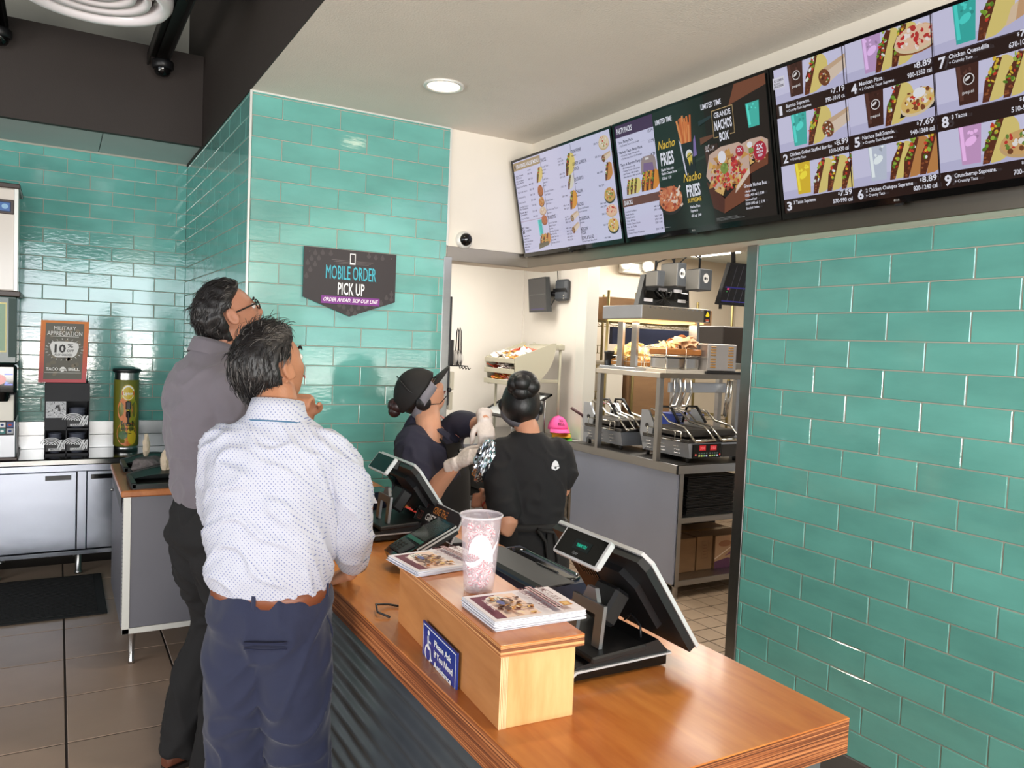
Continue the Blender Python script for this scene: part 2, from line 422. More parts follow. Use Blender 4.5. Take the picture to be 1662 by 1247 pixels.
# --- side wall running back to the drink station
wsd = slab('wall_left', XS+.002, XS+.16, YP+.19, YB+.02, 0, CEIL+.3, M_grout)
MB().bx(XS+.002, XS+.02, YP+.003, YP+.19, 0, CEIL).build('backing', M_grout, wsd)
tile_wall(wsd, (XS, YP+.004), (0, 1), (-1, 0), YB-YP-.004, CEIL, 0.0, 2.9046, 1, .10)
# --- drink station wall
wb = slab('wall_back', -3.6, XS+.02, YB+.002, YB+.15, 0, 4.6, M_grout)
sc_ = .94
def _vis(s, z): return z < .25 or s < 1.45
tile_wall(wb, (-1.75, YB), (1, 0), (0, -1), XS+1.75, 2.93, 0.25, 2.865, 0, .06, TW*sc_, TH*sc_)
# edge trims of the tile work
MB().bx(XS-.006, XS+.006, YP-.006, YP+.006, 0, CEIL, .002).build('trim_1', M_edge, None, kind='structure')
MB().bx(XS+.006, 1.966, YP-.003, YP+.006, CEIL-.008, CEIL, 0).build('trim_2', M_edge, None, kind='structure')
# --- right wall with the pass-through opening
wr = slab('wall_right', XR+.002, XR+.12, -5.2, YJ-.005, .15, HEAD+.02, M_grout)
tile_wall(wr, (XR, YJ-.012), (0, -1), (-1, 0), 3.9, HEAD, .15, 2.0673, 1, (YJ-.012-2.2782) % TW)
MB().bx(XR-.006, XR+.12, -5.2, YJ-.005, 0, .15, .004).build('baseboard_right', M_cove, None, kind='structure')
# steel guards of the opening
jr = MB().bx(XR-.004, XR+.125, YJ-.012, YJ+.05, 0, HEAD, .002).build('trim_3', M_steel, None, kind='structure')
MB().bx(1.955, 2.006, YP-.006, YP+.20, 0, HEAD+.02, .002).build('trim_4', M_steel, None, kind='structure')
# --- furred-out menu wall above, returns to the pickup wall
wm = MB().bx(XM, XR+.12, -5.2, YP+.19, HEAD+.002, CEIL+.3).build('wall_menu', M_white, None, kind='structure')
wu = MB().bx(1.974, XM, YP+.012, YP+.19, HEAD+.002, CEIL+.3).build('wall_upper', M_white, None, kind='structure')
MB().bx(XM-.006, XM+.002, -5.2, YP+.012, HEAD, HEAD+.095, .002).build('trim_5', M_steelband, None, kind='structure')
MB().bx(1.976, XM-.002, YP+.004, YP+.014, HEAD, HEAD+.085, .002).build('trim_6', M_steelband, None, kind='structure')
MB().bx(1.966, 1.980, YP-.002, YP+.02, HEAD+.085, CEIL, .002).build('trim_7', M_edge, None, kind='structure')
# --- ceilings: dropped one over the counter, black open one over the dining side
MB().bx(XS, XM+.02, -5.2, YP+.02, CEIL, CEIL+.12).build('ceiling', M_ceil, None, kind='structure')
MB().bx(XS-.006, XS, -5.2, YB, CEIL-.0, 4.6).build('wall_fascia', M_fascia, None, kind='structure')
MB().bx(-3.6, XS, -5.2, YB, 4.55, 4.7).build('ceiling_open', M_black, None, kind='structure')
sof = MB().bx(-3.6, XS-.008, 5.75, 5.80, 2.93, 3.53).bx(-3.6, XS-.008, 5.80, YB, 3.48, 3.53).build('wall_soffit', M_fascia, None, kind='structure')
cs = MB().bx(-3.6, XS-.002, 5.80, YB+.01, 2.955, 2.975).build('ceiling_back', M_fascia, None, kind='structure')
for x0 in (-1.85, -1.25, -.65, -.05, .25):
    pass
for x0, x1 in ((-2.1, -1.5), (-1.495, -.89), (-.885, .24), (.245, XS-.004)):
    MB().bx(x0, x1, 5.81, YB, 2.94, 2.956, .003).build('panel', M_troffer, cs)
# other room walls behind the camera with the storefront glazing
M_dwall = mat('dining_wall_paint', (120, 112, 104), .7, var=.03)
M_alu = mat('dark_aluminium_frame', (70, 68, 66), .4, .8)
M_glass = mat('window_glass', (255, 255, 255), .0, trans=1.0, alpha=.12, spec=.3)
wf = MB().bx(-3.6, 2.7, -5.3, -5.2, 0, .55).bx(-3.6, 2.7, -5.3, -5.2, 3.05, 4.6).bx(-3.6, -2.7, -5.3, -5.2, .55, 3.05).bx(2.3, 2.7, -5.3, -5.2, .55, 3.05).build('wall_front', M_dwall, None, kind='structure')
ww = MB().bx(-3.7, -3.6, -5.3, YB, 0, .55).bx(-3.7, -3.6, -5.3, YB, 3.05, 4.6).bx(-3.7, -3.6, -5.3, -.6, .55, 3.05).bx(-3.7, -3.6, 3.8, YB+.15, .55, 3.05).build('wall_side', M_dwall, None, kind='structure')
def glazing(name, p, q, n):
    p = np.array(p, float); q = np.array(q, float); d = (q-p)/n
    fr = MB(); h0, h1 = .55, 3.05
    for i in range(n+1): fr.box((*(p+d*i), (h0+h1)/2), (.06, .06, h1-h0), None, .004)
    L_ = np.linalg.norm(q-p); a = math.atan2(d[1], d[0])
    for z in (h0+.03, h1-.03): fr.box((*((p+q)/2), z), (L_, .06, .06), rotm(0, 0, a), .004)
    o = fr.build(name, M_alu, None, kind='structure')
    for i in range(n):
        MB().box((*(p+d*(i+.5)), (h0+h1)/2), (np.linalg.norm(d)-.06, .006, h1-h0-.12), rotm(0, 0, a)).build('pane', M_glass, o)
glazing('window_1', (-2.7, -5.25), (2.3, -5.25), 4)
glazing('window_2', (-3.65, -.6), (-3.65, 3.8), 4)
# --- kitchen shell
XB = 4.10; YA = 6.88
MB().bx(1.3, XB, YA, YA+.1, 0, 2.75).build('wall_kitchen_rear', M_frp, None, kind='structure')
wkb = MB().bx(XB, XB+.12, 5.78, YA+.1, 0, 2.75).build('wall_kitchen_side', M_frp, None, kind='structure')
MB().bx(XB-.006, XB+.126, 5.765, 5.80, 0, 2.75, .003).bx(XB-.012, XB-.0, 5.76, 5.90, 0, 2.75, .003).build('casing', M_edge, wkb)
MB().bx(XB-.004, XB, YA-.02, YA, 0, 2.75).build('corner_strip', M_frp, wkb)
M_beige = mat('beige_kitchen_wall', (196, 186, 170), .6, var=.02)
MB().bx(4.20, 6.8, 6.6, 6.7, 0, 2.75).build('wall_kitchen_far', M_beige, None, kind='structure')
MB().bx(6.8, 6.9, 2.0, 8.7, 0, 2.75).build('wall_kitchen_right', M_beige, None, kind='structure')
MB().bx(XR+.12, 6.9, 1.2, 1.3, 0, 2.75).build('wall_kitchen_near', M_beige, None, kind='structure')
ck = MB().bx(XR+.10, 6.9, 1.2, 8.7, 2.70, 2.78).bx(1.3, XR+.10, YP+.19, YA+.1, 2.70, 2.78).build('ceiling_kitchen', M_troffer, None, kind='structure')
MB().bx(1.2, 1.3, YP+.19, YA+.1, 0, 2.75).build('wall_kitchen_left', M_frp, None, kind='structure')
# ------------------------------------------------------------------ lamps the place has
def downlight(x, y, lab=None):
    t = thing('recessed_downlight', (x, y, CEIL-.012), lab, 'ceiling light', 'recessed downlights')
    MB().lathe([(.098, .012), (.100, .004), (.094, 0), (.080, .003), (.078, .010)], (x, y, CEIL-.012), 28).build('trim_ring', M_edge, t)
    MB().lathe([(.079, .0), (.0, .0)], (x, y, CEIL-.006), 28, smooth=False).build('lens', M_lamp, t, 'glowing warm white lens')
    l = bpy.data.lights.new('downlight_bulb', 'SPOT'); l.energy = 46; l.color = (1, .86, .70); l.spot_size = math.radians(125); l.spot_blend = .8; l.shadow_soft_size = .07
    o = bpy.data.objects.new('downlight_bulb', l); COL.objects.link(o); o.location = (x, y, CEIL-.03)
downlight(1.61, 3.545, lab='round lit downlight recessed in the grey dropped ceiling before the menu screens')
for x, y, w_ in ((1.25, 1.9, 'nearest to the viewer above the order counter'), (1.6, .5, 'beside the viewer, outside the picture'), (1.6, -1.2, 'behind the viewer near the storefront')):
    downlight(x, y, lab='round recessed downlight '+w_)
def troffer(x, y, sx, sy, p, w_=''):
    t = thing('fluorescent_troffer', (x, y, 2.66), 'bright fluorescent panel in the kitchen ceiling '+w_, 'ceiling light', 'kitchen ceiling panels')
    MB().bx(x-sx/2-.03, x+sx/2+.03, y-sy/2-.03, y+sy/2+.03, 2.675, 2.70, .004).build('frame', M_edge, t)
    MB().bx(x-sx/2, x+sx/2, y-sy/2, y+sy/2, 2.665, 2.68, .003).build('lens', M_lampw, t)
    a = area('troffer_tubes', (x, y, 2.655), (x, y, 0), sx, sy, p, (1, .95, .86))
troffer(4.9, 4.6, 1.2, .6, 42, 'above the kitchen counter'); troffer(3.4, 3.2, .6, 1.2, 32, 'just inside the opening'); troffer(2.9, 5.7, 1.2, .6, 38, 'over the prep corner'); troffer(5.2, 5.9, 1.2, .6, 30, 'over the wire shelving')
# ================================================================== ORDER COUNTER
ZC = .91
M_maple = wood('varnished_maple_veneer', (178, 94, 36), (212, 138, 68), 'Y', .34, 2.2, .18)
M_birch = wood('birch_plywood', (198, 148, 88), (232, 190, 132), 'Z', .45, 2.6, .15)
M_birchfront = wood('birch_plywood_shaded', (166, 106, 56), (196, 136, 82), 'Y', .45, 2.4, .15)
M_ply = plyedge('plywood_edge', (88, 44, 22), (150, 84, 44), (196, 128, 78), 330)
M_ply2 = plyedge('plywood_edge_light', (120, 66, 34), (178, 112, 62), (222, 168, 112), 520)
M_galv = mat('galvanised_sheet', (120, 126, 130), .38, .85, var=.14, scale=4, rvar=.1)
M_bolt = mat('bolt_zinc', (200, 200, 200), .25, 1.0)
M_blk = mat('black_plastic', (22, 22, 24), .42, spec=.5)
M_blkgloss = mat('black_gloss_plastic', (8, 8, 9), .06)
M_dgrey = mat('dark_grey_plastic', (52, 54, 56), .5)
M_silver = mat('silver_plastic', (205, 206, 208), .3, .3)
M_alu2 = mat('satin_aluminium', (150, 152, 156), .35, .8)
M_navy = mat('navy_plastic', (26, 38, 62), .35)
M_print = printmat('printed_ink', rough=.55)
M_printg = printmat('printed_ink_gloss', rough=.25, coat=.3)
M_screen = printmat('lit_screen', emission=1.0, rough=.2)
M_paper = mat('white_paper', (220, 220, 228), .8)

ct = thing('order_counter', (1.11, 2.6, 0), 'long order counter with orange maple plywood top and corrugated metal front', 'counter')
X0, X1, Y0, Y1 = .742, 1.478, 1.04, YP-.006
MB().bx(X0, X1, Y0, Y1, ZC-.004, ZC, .0015).build('countertop', M_maple, ct)
MB().bx(X0+.001, X1-.001, Y0+.001, Y1, ZC-.078, ZC-.004, 0).build('plywood_edge', M_ply, ct, 'laminated plywood edge')
for yy in (1.62, 2.84):
    MB().bx(X0+.001, X1-.001, yy-.0006, yy+.0006, ZC-.001, ZC+.0002).build('veneer_seam', M_ply, ct)
cg = MB(); zs = np.linspace(.10, ZC-.080, 120); pr_ = .785+.009*np.sin((zs-.10)*2*PI/.068)
V = [];
for y in (Y0+.05, Y1-.0): V += [(x, y, z) for x, z in zip(pr_, zs)]
V += [(x+.004, y, z) for y in (Y0+.05, Y1) for x, z in zip(pr_, zs)]
n = len(zs); F = []
for i in range(n-1): F += [(i, n+i, n+i+1, i+1)[::-1], (2*n+i, 3*n+i, 3*n+i+1, 2*n+i+1)]
F += [(0, 2*n, 3*n, n), (n-1, 2*n-1, 4*n-1, 3*n-1)]
cg.add(V, F, 0, True); cg.build('corrugated_front', M_galv, ct, 'corrugated galvanised steel sheet')
MB().bx(.81, X1-.05, Y0+.05, Y1, .10, ZC-.079).bx(.85, X1-.10, Y0+.1, Y1, 0, .10).build('carcass', M_cove, ct)
MB().bx(.775, X1-.04, Y0+.035, Y0+.05, .10, ZC-.079, .002).build('end_panel', M_alu2, ct)
for yy in (2.48, 3.3, 1.3):
    for z in (.725, .591, .460, .325, .19):
        MB().lathe([(.0075, 0), (.0075, .002), (.005, .003), (.0048, .007), (.0001, .008)], (.783, yy, z), 10, axis=(-1, 0, 0)).build('bolt', M_bolt, ct)

# ---- plywood riser boxes standing on the counter
def riser(name, cx, cy, lx, ly, rz, lab):
    t = thing(name, (cx, cy, ZC), lab, 'riser', 'plywood risers', rz)
    h = .149; th = .018
    MB().bx(-lx/2, -lx/2+th, -ly/2, ly/2, 0, h, .0008).build('front_panel', M_birchfront, t, local=True)
    MB().bx(-lx/2+.0175, lx/2, -ly/2, -ly/2+th, 0, h, .0008).build('end_panel', M_birch, t, local=True)
    MB().bx(-lx/2+.0175, lx/2, ly/2-th, ly/2, 0, h, .0008).build('end_panel', M_birch, t, local=True)
    MB().bx(lx/2-.006, lx/2, -ly/2+th, ly/2-th, 0, h, 0).build('back_panel', M_birch, t, local=True)
    e = MB()
    for k in range(5):   # sawn veneers of the front panel show at its end
        e.bx(-lx/2+.0005+k*.0035, -lx/2+.003+k*.0035, -ly/2-.0006, -ly/2+.001, 0, h)
    e.build('veneer_edge', mat('pale_veneer', (228, 196, 148), .5, var=.05), t, local=True)
    MB().bx(-lx/2-.004, lx/2+.018, -ly/2-.006, ly/2+.01, h, h+.022, .0008).build('lid_core', M_ply2, t, 'laminated plywood edge of the lid', local=True)
    MB().bx(-lx/2-.004, lx/2+.018, -ly/2-.006, ly/2+.01, h+.022, h+.025, .0006).build('lid', M_maple, t, local=True)
    return t
riser('plywood_riser', .8755, 1.633, .172, .645, math.radians(-4.0), 'near plywood riser box on the counter with the blue assistance sign on its front')
riser('plywood_riser', .895, 3.0, .172, .645, math.radians(-1.0), 'far plywood riser box on the counter, partly hidden behind the man in the white shirt')
ZR = ZC+.174
# ---- blue assistance sign on the front of the near riser
sg0 = np.array([.7745, 1.732, .884]); ru = unit([math.sin(math.radians(-4))*-1*-1*-1*-1, 0, 0]) if False else None
su = unit(np.array([-math.sin(math.radians(4)), -math.cos(math.radians(4)), 0])); sv = np.array([0, 0, 1.0]); sn = np.cross(su, sv)
t = thing('assistance_sign', tuple(sg0), 'blue plastic sign with white wheelchair symbol reading Please Ask If You Need Assistance', 'sign')
o0 = np.array([.7905, 1.735, .885])+sn*.001
SW, SH = .222, .108
MB().prism([(0, 0), (SW, 0), (SW, SH), (0, SH)], o0, su, sv, .004).build('plate', mat('blue_sign_plastic', (34, 56, 140), .3), t)
c = Canvas(o0+sn*.0042, su, sv); WH = (240, 244, 250); BL = (34, 56, 140)
c.rect(.005, .005, SW-.005, SH-.005, WH); c.rect(.0075, .0075, SW-.0075, SH-.0075, BL)
c.ell(.042, .090, .007, .0065, WH)                                   # wheelchair symbol: head
c.line(.041, .082, .044, .052, .007, WH); c.line(.0435, .070, .058, .070, .005, WH); c.line(.043, .0545, .059, .0545, .006, WH)
c.line(.058, .056, .066, .030, .006, WH); c.line(.065, .031, .073, .033, .005, WH)
c.ell(.043, .040, .022, .022, WH, 28); c.ell(.043, .040, .0165, .0165, BL, 28); c.poly([(.0445, .056), (.057, .056), (.068, .064), (.068, .034), (.060, .050), (.0445, .050)], BL)
c.line(.043, .0545, .059, .0545, .006, WH); c.line(.058, .056, .066, .030, .006, WH); c.line(.041, .082, .044, .052, .007, WH)
for i, (tx, yy) in enumerate((('Please Ask', .074), ('If You Need', .049), ('Assistance', .024))):
    c.text(tx, .085, yy, .0155, WH, width=(.108, .118, .112)[i], bold=.03)
c.build('lettering', M_printg, t)
# ---- flyer stacks
def flyers(name, cx, cy, z, rz, nst, lab, th=.020):
    t = thing(name, (cx, cy, z), lab, 'flyers', 'flyer stacks on the risers', rz)
    W_, H_ = .172, .222   # along the counter, across it
    st = MB(); k = 9
    for i in range(k):
        dx, dy, a = RNG.normal(0, .0022), RNG.normal(0, .0022), RNG.normal(0, .010)
        st.box((dx, dy, th*(i+.5)/k), (H_, W_, th/k-.0004), rotm(0, 0, a))
    st.build('paper_stack', M_paper, t, local=True)
    c = Canvas(np.array([cx, cy, z+th+.0003])+rotm(0, 0, rz) @ np.array([-H_/2, W_/2, 0]), rotm(0, 0, rz) @ np.array([0, -1, 0]), rotm(0, 0, rz) @ np.array([1, 0, 0]))
    # the canvas is drawn in world space, the thing is turned: undo the turn
    R_ = rotm(0, 0, -rz)
    MAR = (112, 40, 62); PEACH = (244, 214, 196); BR = (92, 52, 34)
    c.rect(0, 0, W_, H_, (240, 232, 236)); c.rect(.014, .022, W_-.014, .118, PEACH)
    c.rect(.014, .010, W_-.014, .034, MAR); c.rect(.014, .034, .04, .07, MAR)
    c.ell(.045, .062, .024, .024, (246, 240, 232), 18); 
    for i in range(4): c.rect(.030, .050+i*.007, .060-(i % 2)*.006, .053+i*.007, (90, 80, 78))
    for i in range(60):
        x, y = RNG.uniform(.05, W_-.02), RNG.uniform(.04, .115)
        c.ell(x, y, RNG.uniform(.003, .010), RNG.uniform(.002, .006), [(214, 150, 70), (228, 184, 110), BR, (250, 226, 190), (120, 64, 44), (200, 120, 60)][RNG.integers(6)], 8, RNG.uniform(0, 3))
    c.ell(.075, .075, .016, .010, BR, 12, .4); c.ell(.075, .072, .010, .005, PEACH, 10, .4); c.ell(.125, .052, .014, .008, BR, 12, -.3); c.ell(.088, .052, .016, .008, (90, 96, 150), 10)
    c.text('TACO', .060, .018, .009, (244, 230, 230), bold=.03); c.text('BELL', .105, .018, .009, (244, 230, 230), bold=.03)
    c.ell(.0965, .022, .006, .006, (244, 230, 230), 10)
    c.text('FRIDAY 21ST, 2019', .016, .126, .017, (120, 52, 64), width=W_-.032, bold=.01)
    c.rect(.012, .150, W_-.012, .168, MAR); c.rect(.012, .153, W_-.012, .165, (222, 190, 190))
    for i in range(16): c.rect(.016+i*.0092, .156, .022+i*.0092, .162, (120, 52, 64), True)
    c.text('COME TO OUR', .016, .176, .017, (110, 52, 56), width=.10, bold=.01)
    c.rect(.13, .174, .156, .196, (206, 140, 66)); c.rect(.134, .178, .152, .192, (236, 196, 130))
    V = (np.array(c.V)-np.array([cx, cy, 0])) @ R_.T + np.array([cx, cy, 0]); c.V = [v for v in V]
    c.build('printed_top_sheet', M_print, t)
    return t
flyers('flyer_stack', .905, 1.463, ZR, math.radians(-3), 1, 'stack of white and maroon event flyers at the near end of the near riser')
flyers('flyer_stack', .893, 1.880, ZR, math.radians(5), 1, 'stack of flyers on the near riser, behind the cup of mints', .014)
flyers('flyer_stack', .915, 2.77, ZR, math.radians(-14), 1, 'stack of flyers fanned on the near end of the far riser', .010)
flyers('flyer_stack', .880, 3.02, ZR, math.radians(20), 1, 'stack of flyers at the far end of the far riser', .012)

# ---- clear cups with candy
M_clear = mat('clear_cup_plastic', (244, 232, 240), .08, alpha=.22, spec=.6)
M_swirl = mat('white_cup_print', (246, 240, 248), .4)
M_mintw = mat('mint_white', (250, 240, 242), .35); M_mintr = mat('mint_red', (206, 64, 84), .35)
M_wrap = mat('candy_wrapper_film', (255, 250, 250), .05, alpha=.25, spec=.8)
def cup_r(z, h=.182): return .0365+(.0495-.0365)*z/h
def cup(name, x, y, z, lab, parent_group):
    t = thing(name, (x, y, z), lab, 'cup', parent_group)
    h = .182
    m = MB(); m.lathe([(.001, .003), (.030, .003), (.034, .0), (.0365, .006)]+[(cup_r(k*h/8, h), k*h/8) for k in range(1, 9)]+[(.052, h), (.0525, h+.003), (.0505, h+.004), (cup_r(h)-.0012, h)]+[(cup_r(k*h/8, h)-.0012, k*h/8) for k in range(7, 0, -1)]+[(.034, .0065), (.001, .006)], (0, 0, 0), 36)
    m.build('cup_wall', M_clear, t, local=True)
    MB().lathe([(.0510, h-.002), (.0528, h), (.0528, h+.003), (.0505, h+.0045), (.0495, h+.002)], (0, 0, 0), 36).build('rim', mat('cup_rim_plastic', (226, 222, 228), .15, alpha=.6), t, local=True)
    # white swirling bell printed round the wall: strips between a lower and an upper curve
    a0 = math.atan2(-y, -x)
    s = MB()
    def strip(f_lo, f_hi, u0, u1, n=18):
        V = []; F = []
        for i in range(n+1):
            u = u0+(u1-u0)*i/n; a = a0+u/.044
            for zz in (f_lo((u-u0)/(u1-u0)), f_hi((u-u0)/(u1-u0))):
                r = cup_r(zz)+.0007; V.append((r*math.cos(a), r*math.sin(a), zz))
        for i in range(n): F.append((2*i, 2*i+2, 2*i+3, 2*i+1))
        s.add(V, F, 0, True)
    bell_top = lambda q: .092+.060*math.sin(PI*min(max(q, .0), 1))**.55-.012*q
    bell_lo = lambda q: .098-.018*q+.004*math.sin(6*q)
    strip(bell_lo, bell_top, -.030, .036)
    strip(lambda q: .072+.018*q*q-.010*math.sin(PI*q), lambda q: .078+.022*q*q-.004*math.sin(PI*q), -.040, .012)
    strip(lambda q: .072+.052*q, lambda q: .080+.046*q+.012*math.sin(PI*q), .022, .048)
    strip(lambda q: .118+.03*q, lambda q: .126+.03*q, .045, .052, 6)
    s.build('swirl_print', M_swirl, t, 'white swirling bell logo', local=True)
    return t
cup('plastic_cup', .884, 1.639, ZR, 'tall clear plastic cup with white swirl filled with mints on the near riser', 'clear candy cups')
cup('plastic_cup', .93, 3.20, ZR, 'clear cup of red and white mints on the far riser beside a teal lidded tumbler', 'clear candy cups')
def mint_mesh():
    m = MB(); r, h, n = .0105, .0036, 12
    top = [(0, 0, h*1.15)]+[(.7*r*math.cos(i*2*PI/n+.3), .7*r*math.sin(i*2*PI/n+.3), h) for i in range(n)]+[(r*math.cos(i*2*PI/n), r*math.sin(i*2*PI/n), 0) for i in range(n)]+[(.7*r*math.cos(i*2*PI/n), .7*r*math.sin(i*2*PI/n), -h) for i in range(n)]+[(0, 0, -h)]
    F = []; MI = []
    for i in range(n):
        k = (i+1) % n
        for fc in ((0, 1+i, 1+k), (1+i, 1+n+i, 1+n+k, 1+k), (1+n+i, 1+2*n+i, 1+2*n+k, 1+n+k), (1+2*n+i, 1+3*n, 1+2*n+k)): F.append(fc); MI.append(i % 2)
    b = 0
    for fc, q in zip(F, MI):
        pass
    m.add(top, F, 0, False); m.m = MI; return m.mesh('mint', [M_mintw, M_mintr])
mm = mint_mesh(); wrapm = MB().prism([(-.021, -.006), (-.012, -.002), (.012, -.002), (.021, -.006), (.021, .006), (.012, .002), (-.012, .002), (-.021, .006)], (0, 0, -.001), (1, 0, 0), (0, 1, 0), .002).mesh('wrapper', M_wrap)
def mints(cx, cy, z, n, lab, group, zmax=.150):
    pts = []; tries = 0
    while len(pts) < n and tries < 9000:
        tries += 1
        zz = .014+zmax*(len(pts)/n)*.95; R_ = cup_r(zz)-.0150
        a = RNG.uniform(0, 2*PI); r = R_*math.sqrt(RNG.uniform(.25, 1))
        p = np.array([r*math.cos(a), r*math.sin(a), zz+RNG.uniform(-.004, .004)])
        if all(np.linalg.norm(p-q) > .0165 for q in pts[-16:]): pts.append(p)
    for p in pts:
        o = bpy.data.objects.new('peppermint', mm); COL.objects.link(o); o.location = p+np.array([cx, cy, z])
        d = np.array([p[0], p[1], 0]); q = Vector(d+np.array([0, 0, RNG.uniform(-.02, .03)])+RNG.normal(0, .006, 3)).to_track_quat('Z', 'Y'); o.rotation_euler = q.to_euler()
        tag(o, lab, 'candy', group); ORG[o.name] = np.array(o.location)
        wv = bpy.data.objects.new('wrapper', wrapm); COL.objects.link(wv); wv.parent = o; wv.rotation_euler = (0, 0, RNG.uniform(0, 3))
mints(.884, 1.639, ZR, 64, 'red and white striped peppermint inside the near clear cup', 'mints in the near cup')
mints(.93, 3.20, ZR, 24, 'red and white striped peppermint inside the far clear cup', 'mints in the far cup', .12)
# teal lidded tumbler and a tilted card on the far riser
M_teal = mat('teal_plastic', (20, 140, 150), .3)
t = thing('tumbler', (1.06, 3.46, ZC), 'translucent tumbler with teal lid behind the far riser', 'tumbler')
MB().lathe([(.032, 0), (.036, .01), (.044, .24), (.044, .242)], (1.06, 3.46, ZC), 24).build('body', mat('frosted_plastic', (150, 172, 186), .3, alpha=.7), t)
MB().lathe([(.0445, .235), (.046, .24), (.046, .262), (.042, .275), (.0, .278)], (1.06, 3.46, ZC), 24).build('lid', M_teal, t)
MB().box((1.06, 3.47, ZC+.30), (.05, .012, .05), rotm(0, .5, 0), .003).build('spout', M_teal, t)

# ---- point of sale register, screen towards the staff
def register(name, dx, dy, lab, words):
    org = np.array([1.15+dx, 1.58+dy, ZC])
    t = thing(name, tuple(org), lab, 'register', 'cash registers')
    P = lambda x, y, z: np.array([x+dx, y+dy, z])
    # base: black wedge on a silver trimmed skirt
    y0, y1 = 1.425+dy, 1.735+dy
    xz = lambda pts: [(a+dx, b) for a, b in pts]
    def side(poly, name_, m, ya, yb, lab_=None, par=t):
        return MB().prism(xz(poly), (0, yb, 0), (1, 0, 0), (0, 0, 1), yb-ya).build(name_, m, par, lab_)
    side([(1.005, .922), (1.300, .935), (1.300, .948), (1.27, .978), (1.14, .962), (1.03, .949)], 'base', M_blk, y0, y1)
    side([(.998, .914), (1.03, .920), (1.295, .915), (1.295, .937), (1.04, .937), (1.02, .932)], 'base_skirt', M_blkgloss, y0-.004, y1+.004)
    tr = MB().prism(xz([(.992, .918), (1.000, .916), (1.030, .9365), (1.31, .9385), (1.31, .9425), (1.026, .9415)]), (0, y0-.006+.008, 0), (1, 0, 0), (0, 0, 1), .008)
    tr.prism(xz([(.992, .918), (1.000, .916), (1.030, .9365), (1.31, .9385), (1.31, .9425), (1.026, .9415)]), (0, y1+.006, 0), (1, 0, 0), (0, 0, 1), .008)
    tr.bx(1.30+dx, 1.312+dx, y0, y1, .938, .943, .001)
    tr.build('silver_trim', M_silver, t, 'silver trim strip')
    ft_ = MB()
    for fx in (1.04, 1.27):
        for fy in (y0+.03, y1-.03): ft_.cyl((fx+dx, fy, ZC), (fx+dx, fy, ZC+.012), .008, n=10)
    ft_.build('feet', M_dgrey, t)
    # tray and hinge block on the base
    MB().box(P(1.135, 1.50, .9715), (.16, .20, .016), rotm(0, -.05, 0), .004).build('hinge_block', M_blk, t)
    # aluminium bridge-shaped bracket, facing the customers
    br = [(0, 0), (.030, 0), (.030, .073), (.096, .073), (.096, 0), (.126, 0), (.126, .100), (0, .100)]
    ub = np.array([0, -1.0, 0]); vb = unit([.10, 0, 1.0])
    MB().prism(br, P(1.105, 1.557, .978), ub, vb, .010).build('bracket', M_alu2, t)
    MB().prism([(0, 0), (.06, 0), (.045, .03), (.015, .03)], P(1.122, 1.524, 1.076), ub, vb, .012).build('hinge_tab', M_alu2, t)
    # tilted monitor
    top, bot = np.array([1.180, 0, 1.202]), np.array([1.349, 0, .962])
    dn = unit(bot-top); L_ = np.linalg.norm(bot-top); nr = np.array([-dn[2], 0, dn[0]])*1.0   # nr: away from the customers
    if nr[0] < 0: nr = -nr
    ym0, ym1 = 1.375, 1.760
    Wm = ym1-ym0
    O = P(top[0], ym1, top[2]); u = np.array([0, -1.0, 0]); v = dn; 
    ch = .012
    bez = [(ch, 0), (Wm-ch*2, 0), (Wm, ch*2), (Wm, L_), (0, L_), (0, ch)]
    MB().prism(bez, O, u, v, -.010 if np.cross(u, v)@nr < 0 else .010).build('bezel', M_silver, t, 'silver screen bezel')
    sgn = 1 if np.cross(u, v)@nr > 0 else -1
    b1 = [(.004, .006), (Wm-.02, .006), (Wm-.004, .03), (Wm-.004, L_-.003), (.004, L_-.003)]
    MB().prism(b1, O-nr*.020, u, v, .0205*sgn).build('back_shell', M_blk, t)
    b2 = [(.05, .05), (Wm-.10, .05), (Wm-.065, .09), (Wm-.065, L_-.07), (Wm-.10, L_-.045), (.05, L_-.045)]
    MB().prism(b2, O-nr*.038, u, v, .019*sgn).build('rear_housing', M_blk, t)
    MB().prism([(.012, .012), (Wm-.012, .012), (Wm-.012, L_-.012), (.012, L_-.012)], O+nr*.0105, u, v, .001*sgn).build('touch_screen', M_blkgloss, t)
    MB().box(P(1.17, 1.51, 1.055), (.05, .09, .09), rotm(0, .6, 0), .008).build('neck', M_blk, t)
    vt = MB()
    for k in range(7): vt.box(O+u*(.09+.012*k)+v*.09-nr*.0385, (.004, .005, .05), rotm(0, math.atan2(dn[0], dn[2]), 0))
    vt.build('vents', M_blkgloss, t)
    # customer display on the upper back corner
    a, b = np.array([1.122, 1.615, 1.229]), np.array([1.076, 1.615, 1.169])
    vv = unit(a-b); hh = np.linalg.norm(a-b); uu = np.array([0, -1.0, 0]); nn = np.cross(uu, vv)   # faces the customers
    wd = .182
    o_ = P(*b)
    if nn[0] > 0: nn = -nn
    s2 = 1 if np.cross(uu, vv)@nn > 0 else -1
    MB().prism([(0, .006), (.006, 0), (wd-.006, 0), (wd, .006), (wd, hh-.006), (wd-.006, hh), (.006, hh), (0, hh-.006)], o_, uu, vv, -.014*s2).build('display_frame', M_silver, t, 'silver frame of the customer display')
    MB().prism([(.006, .006), (wd-.008, .006), (wd-.008, hh-.005), (.006, hh-.005)], o_, uu, vv, .0008*s2).build('display_glass', M_blkgloss, t, 'black customer display glass')
    MB().box(P(1.135, 1.53, 1.195), (.05, .10, .04), rotm(0, .3, 0), .006).build('display_arm', M_blk, t)
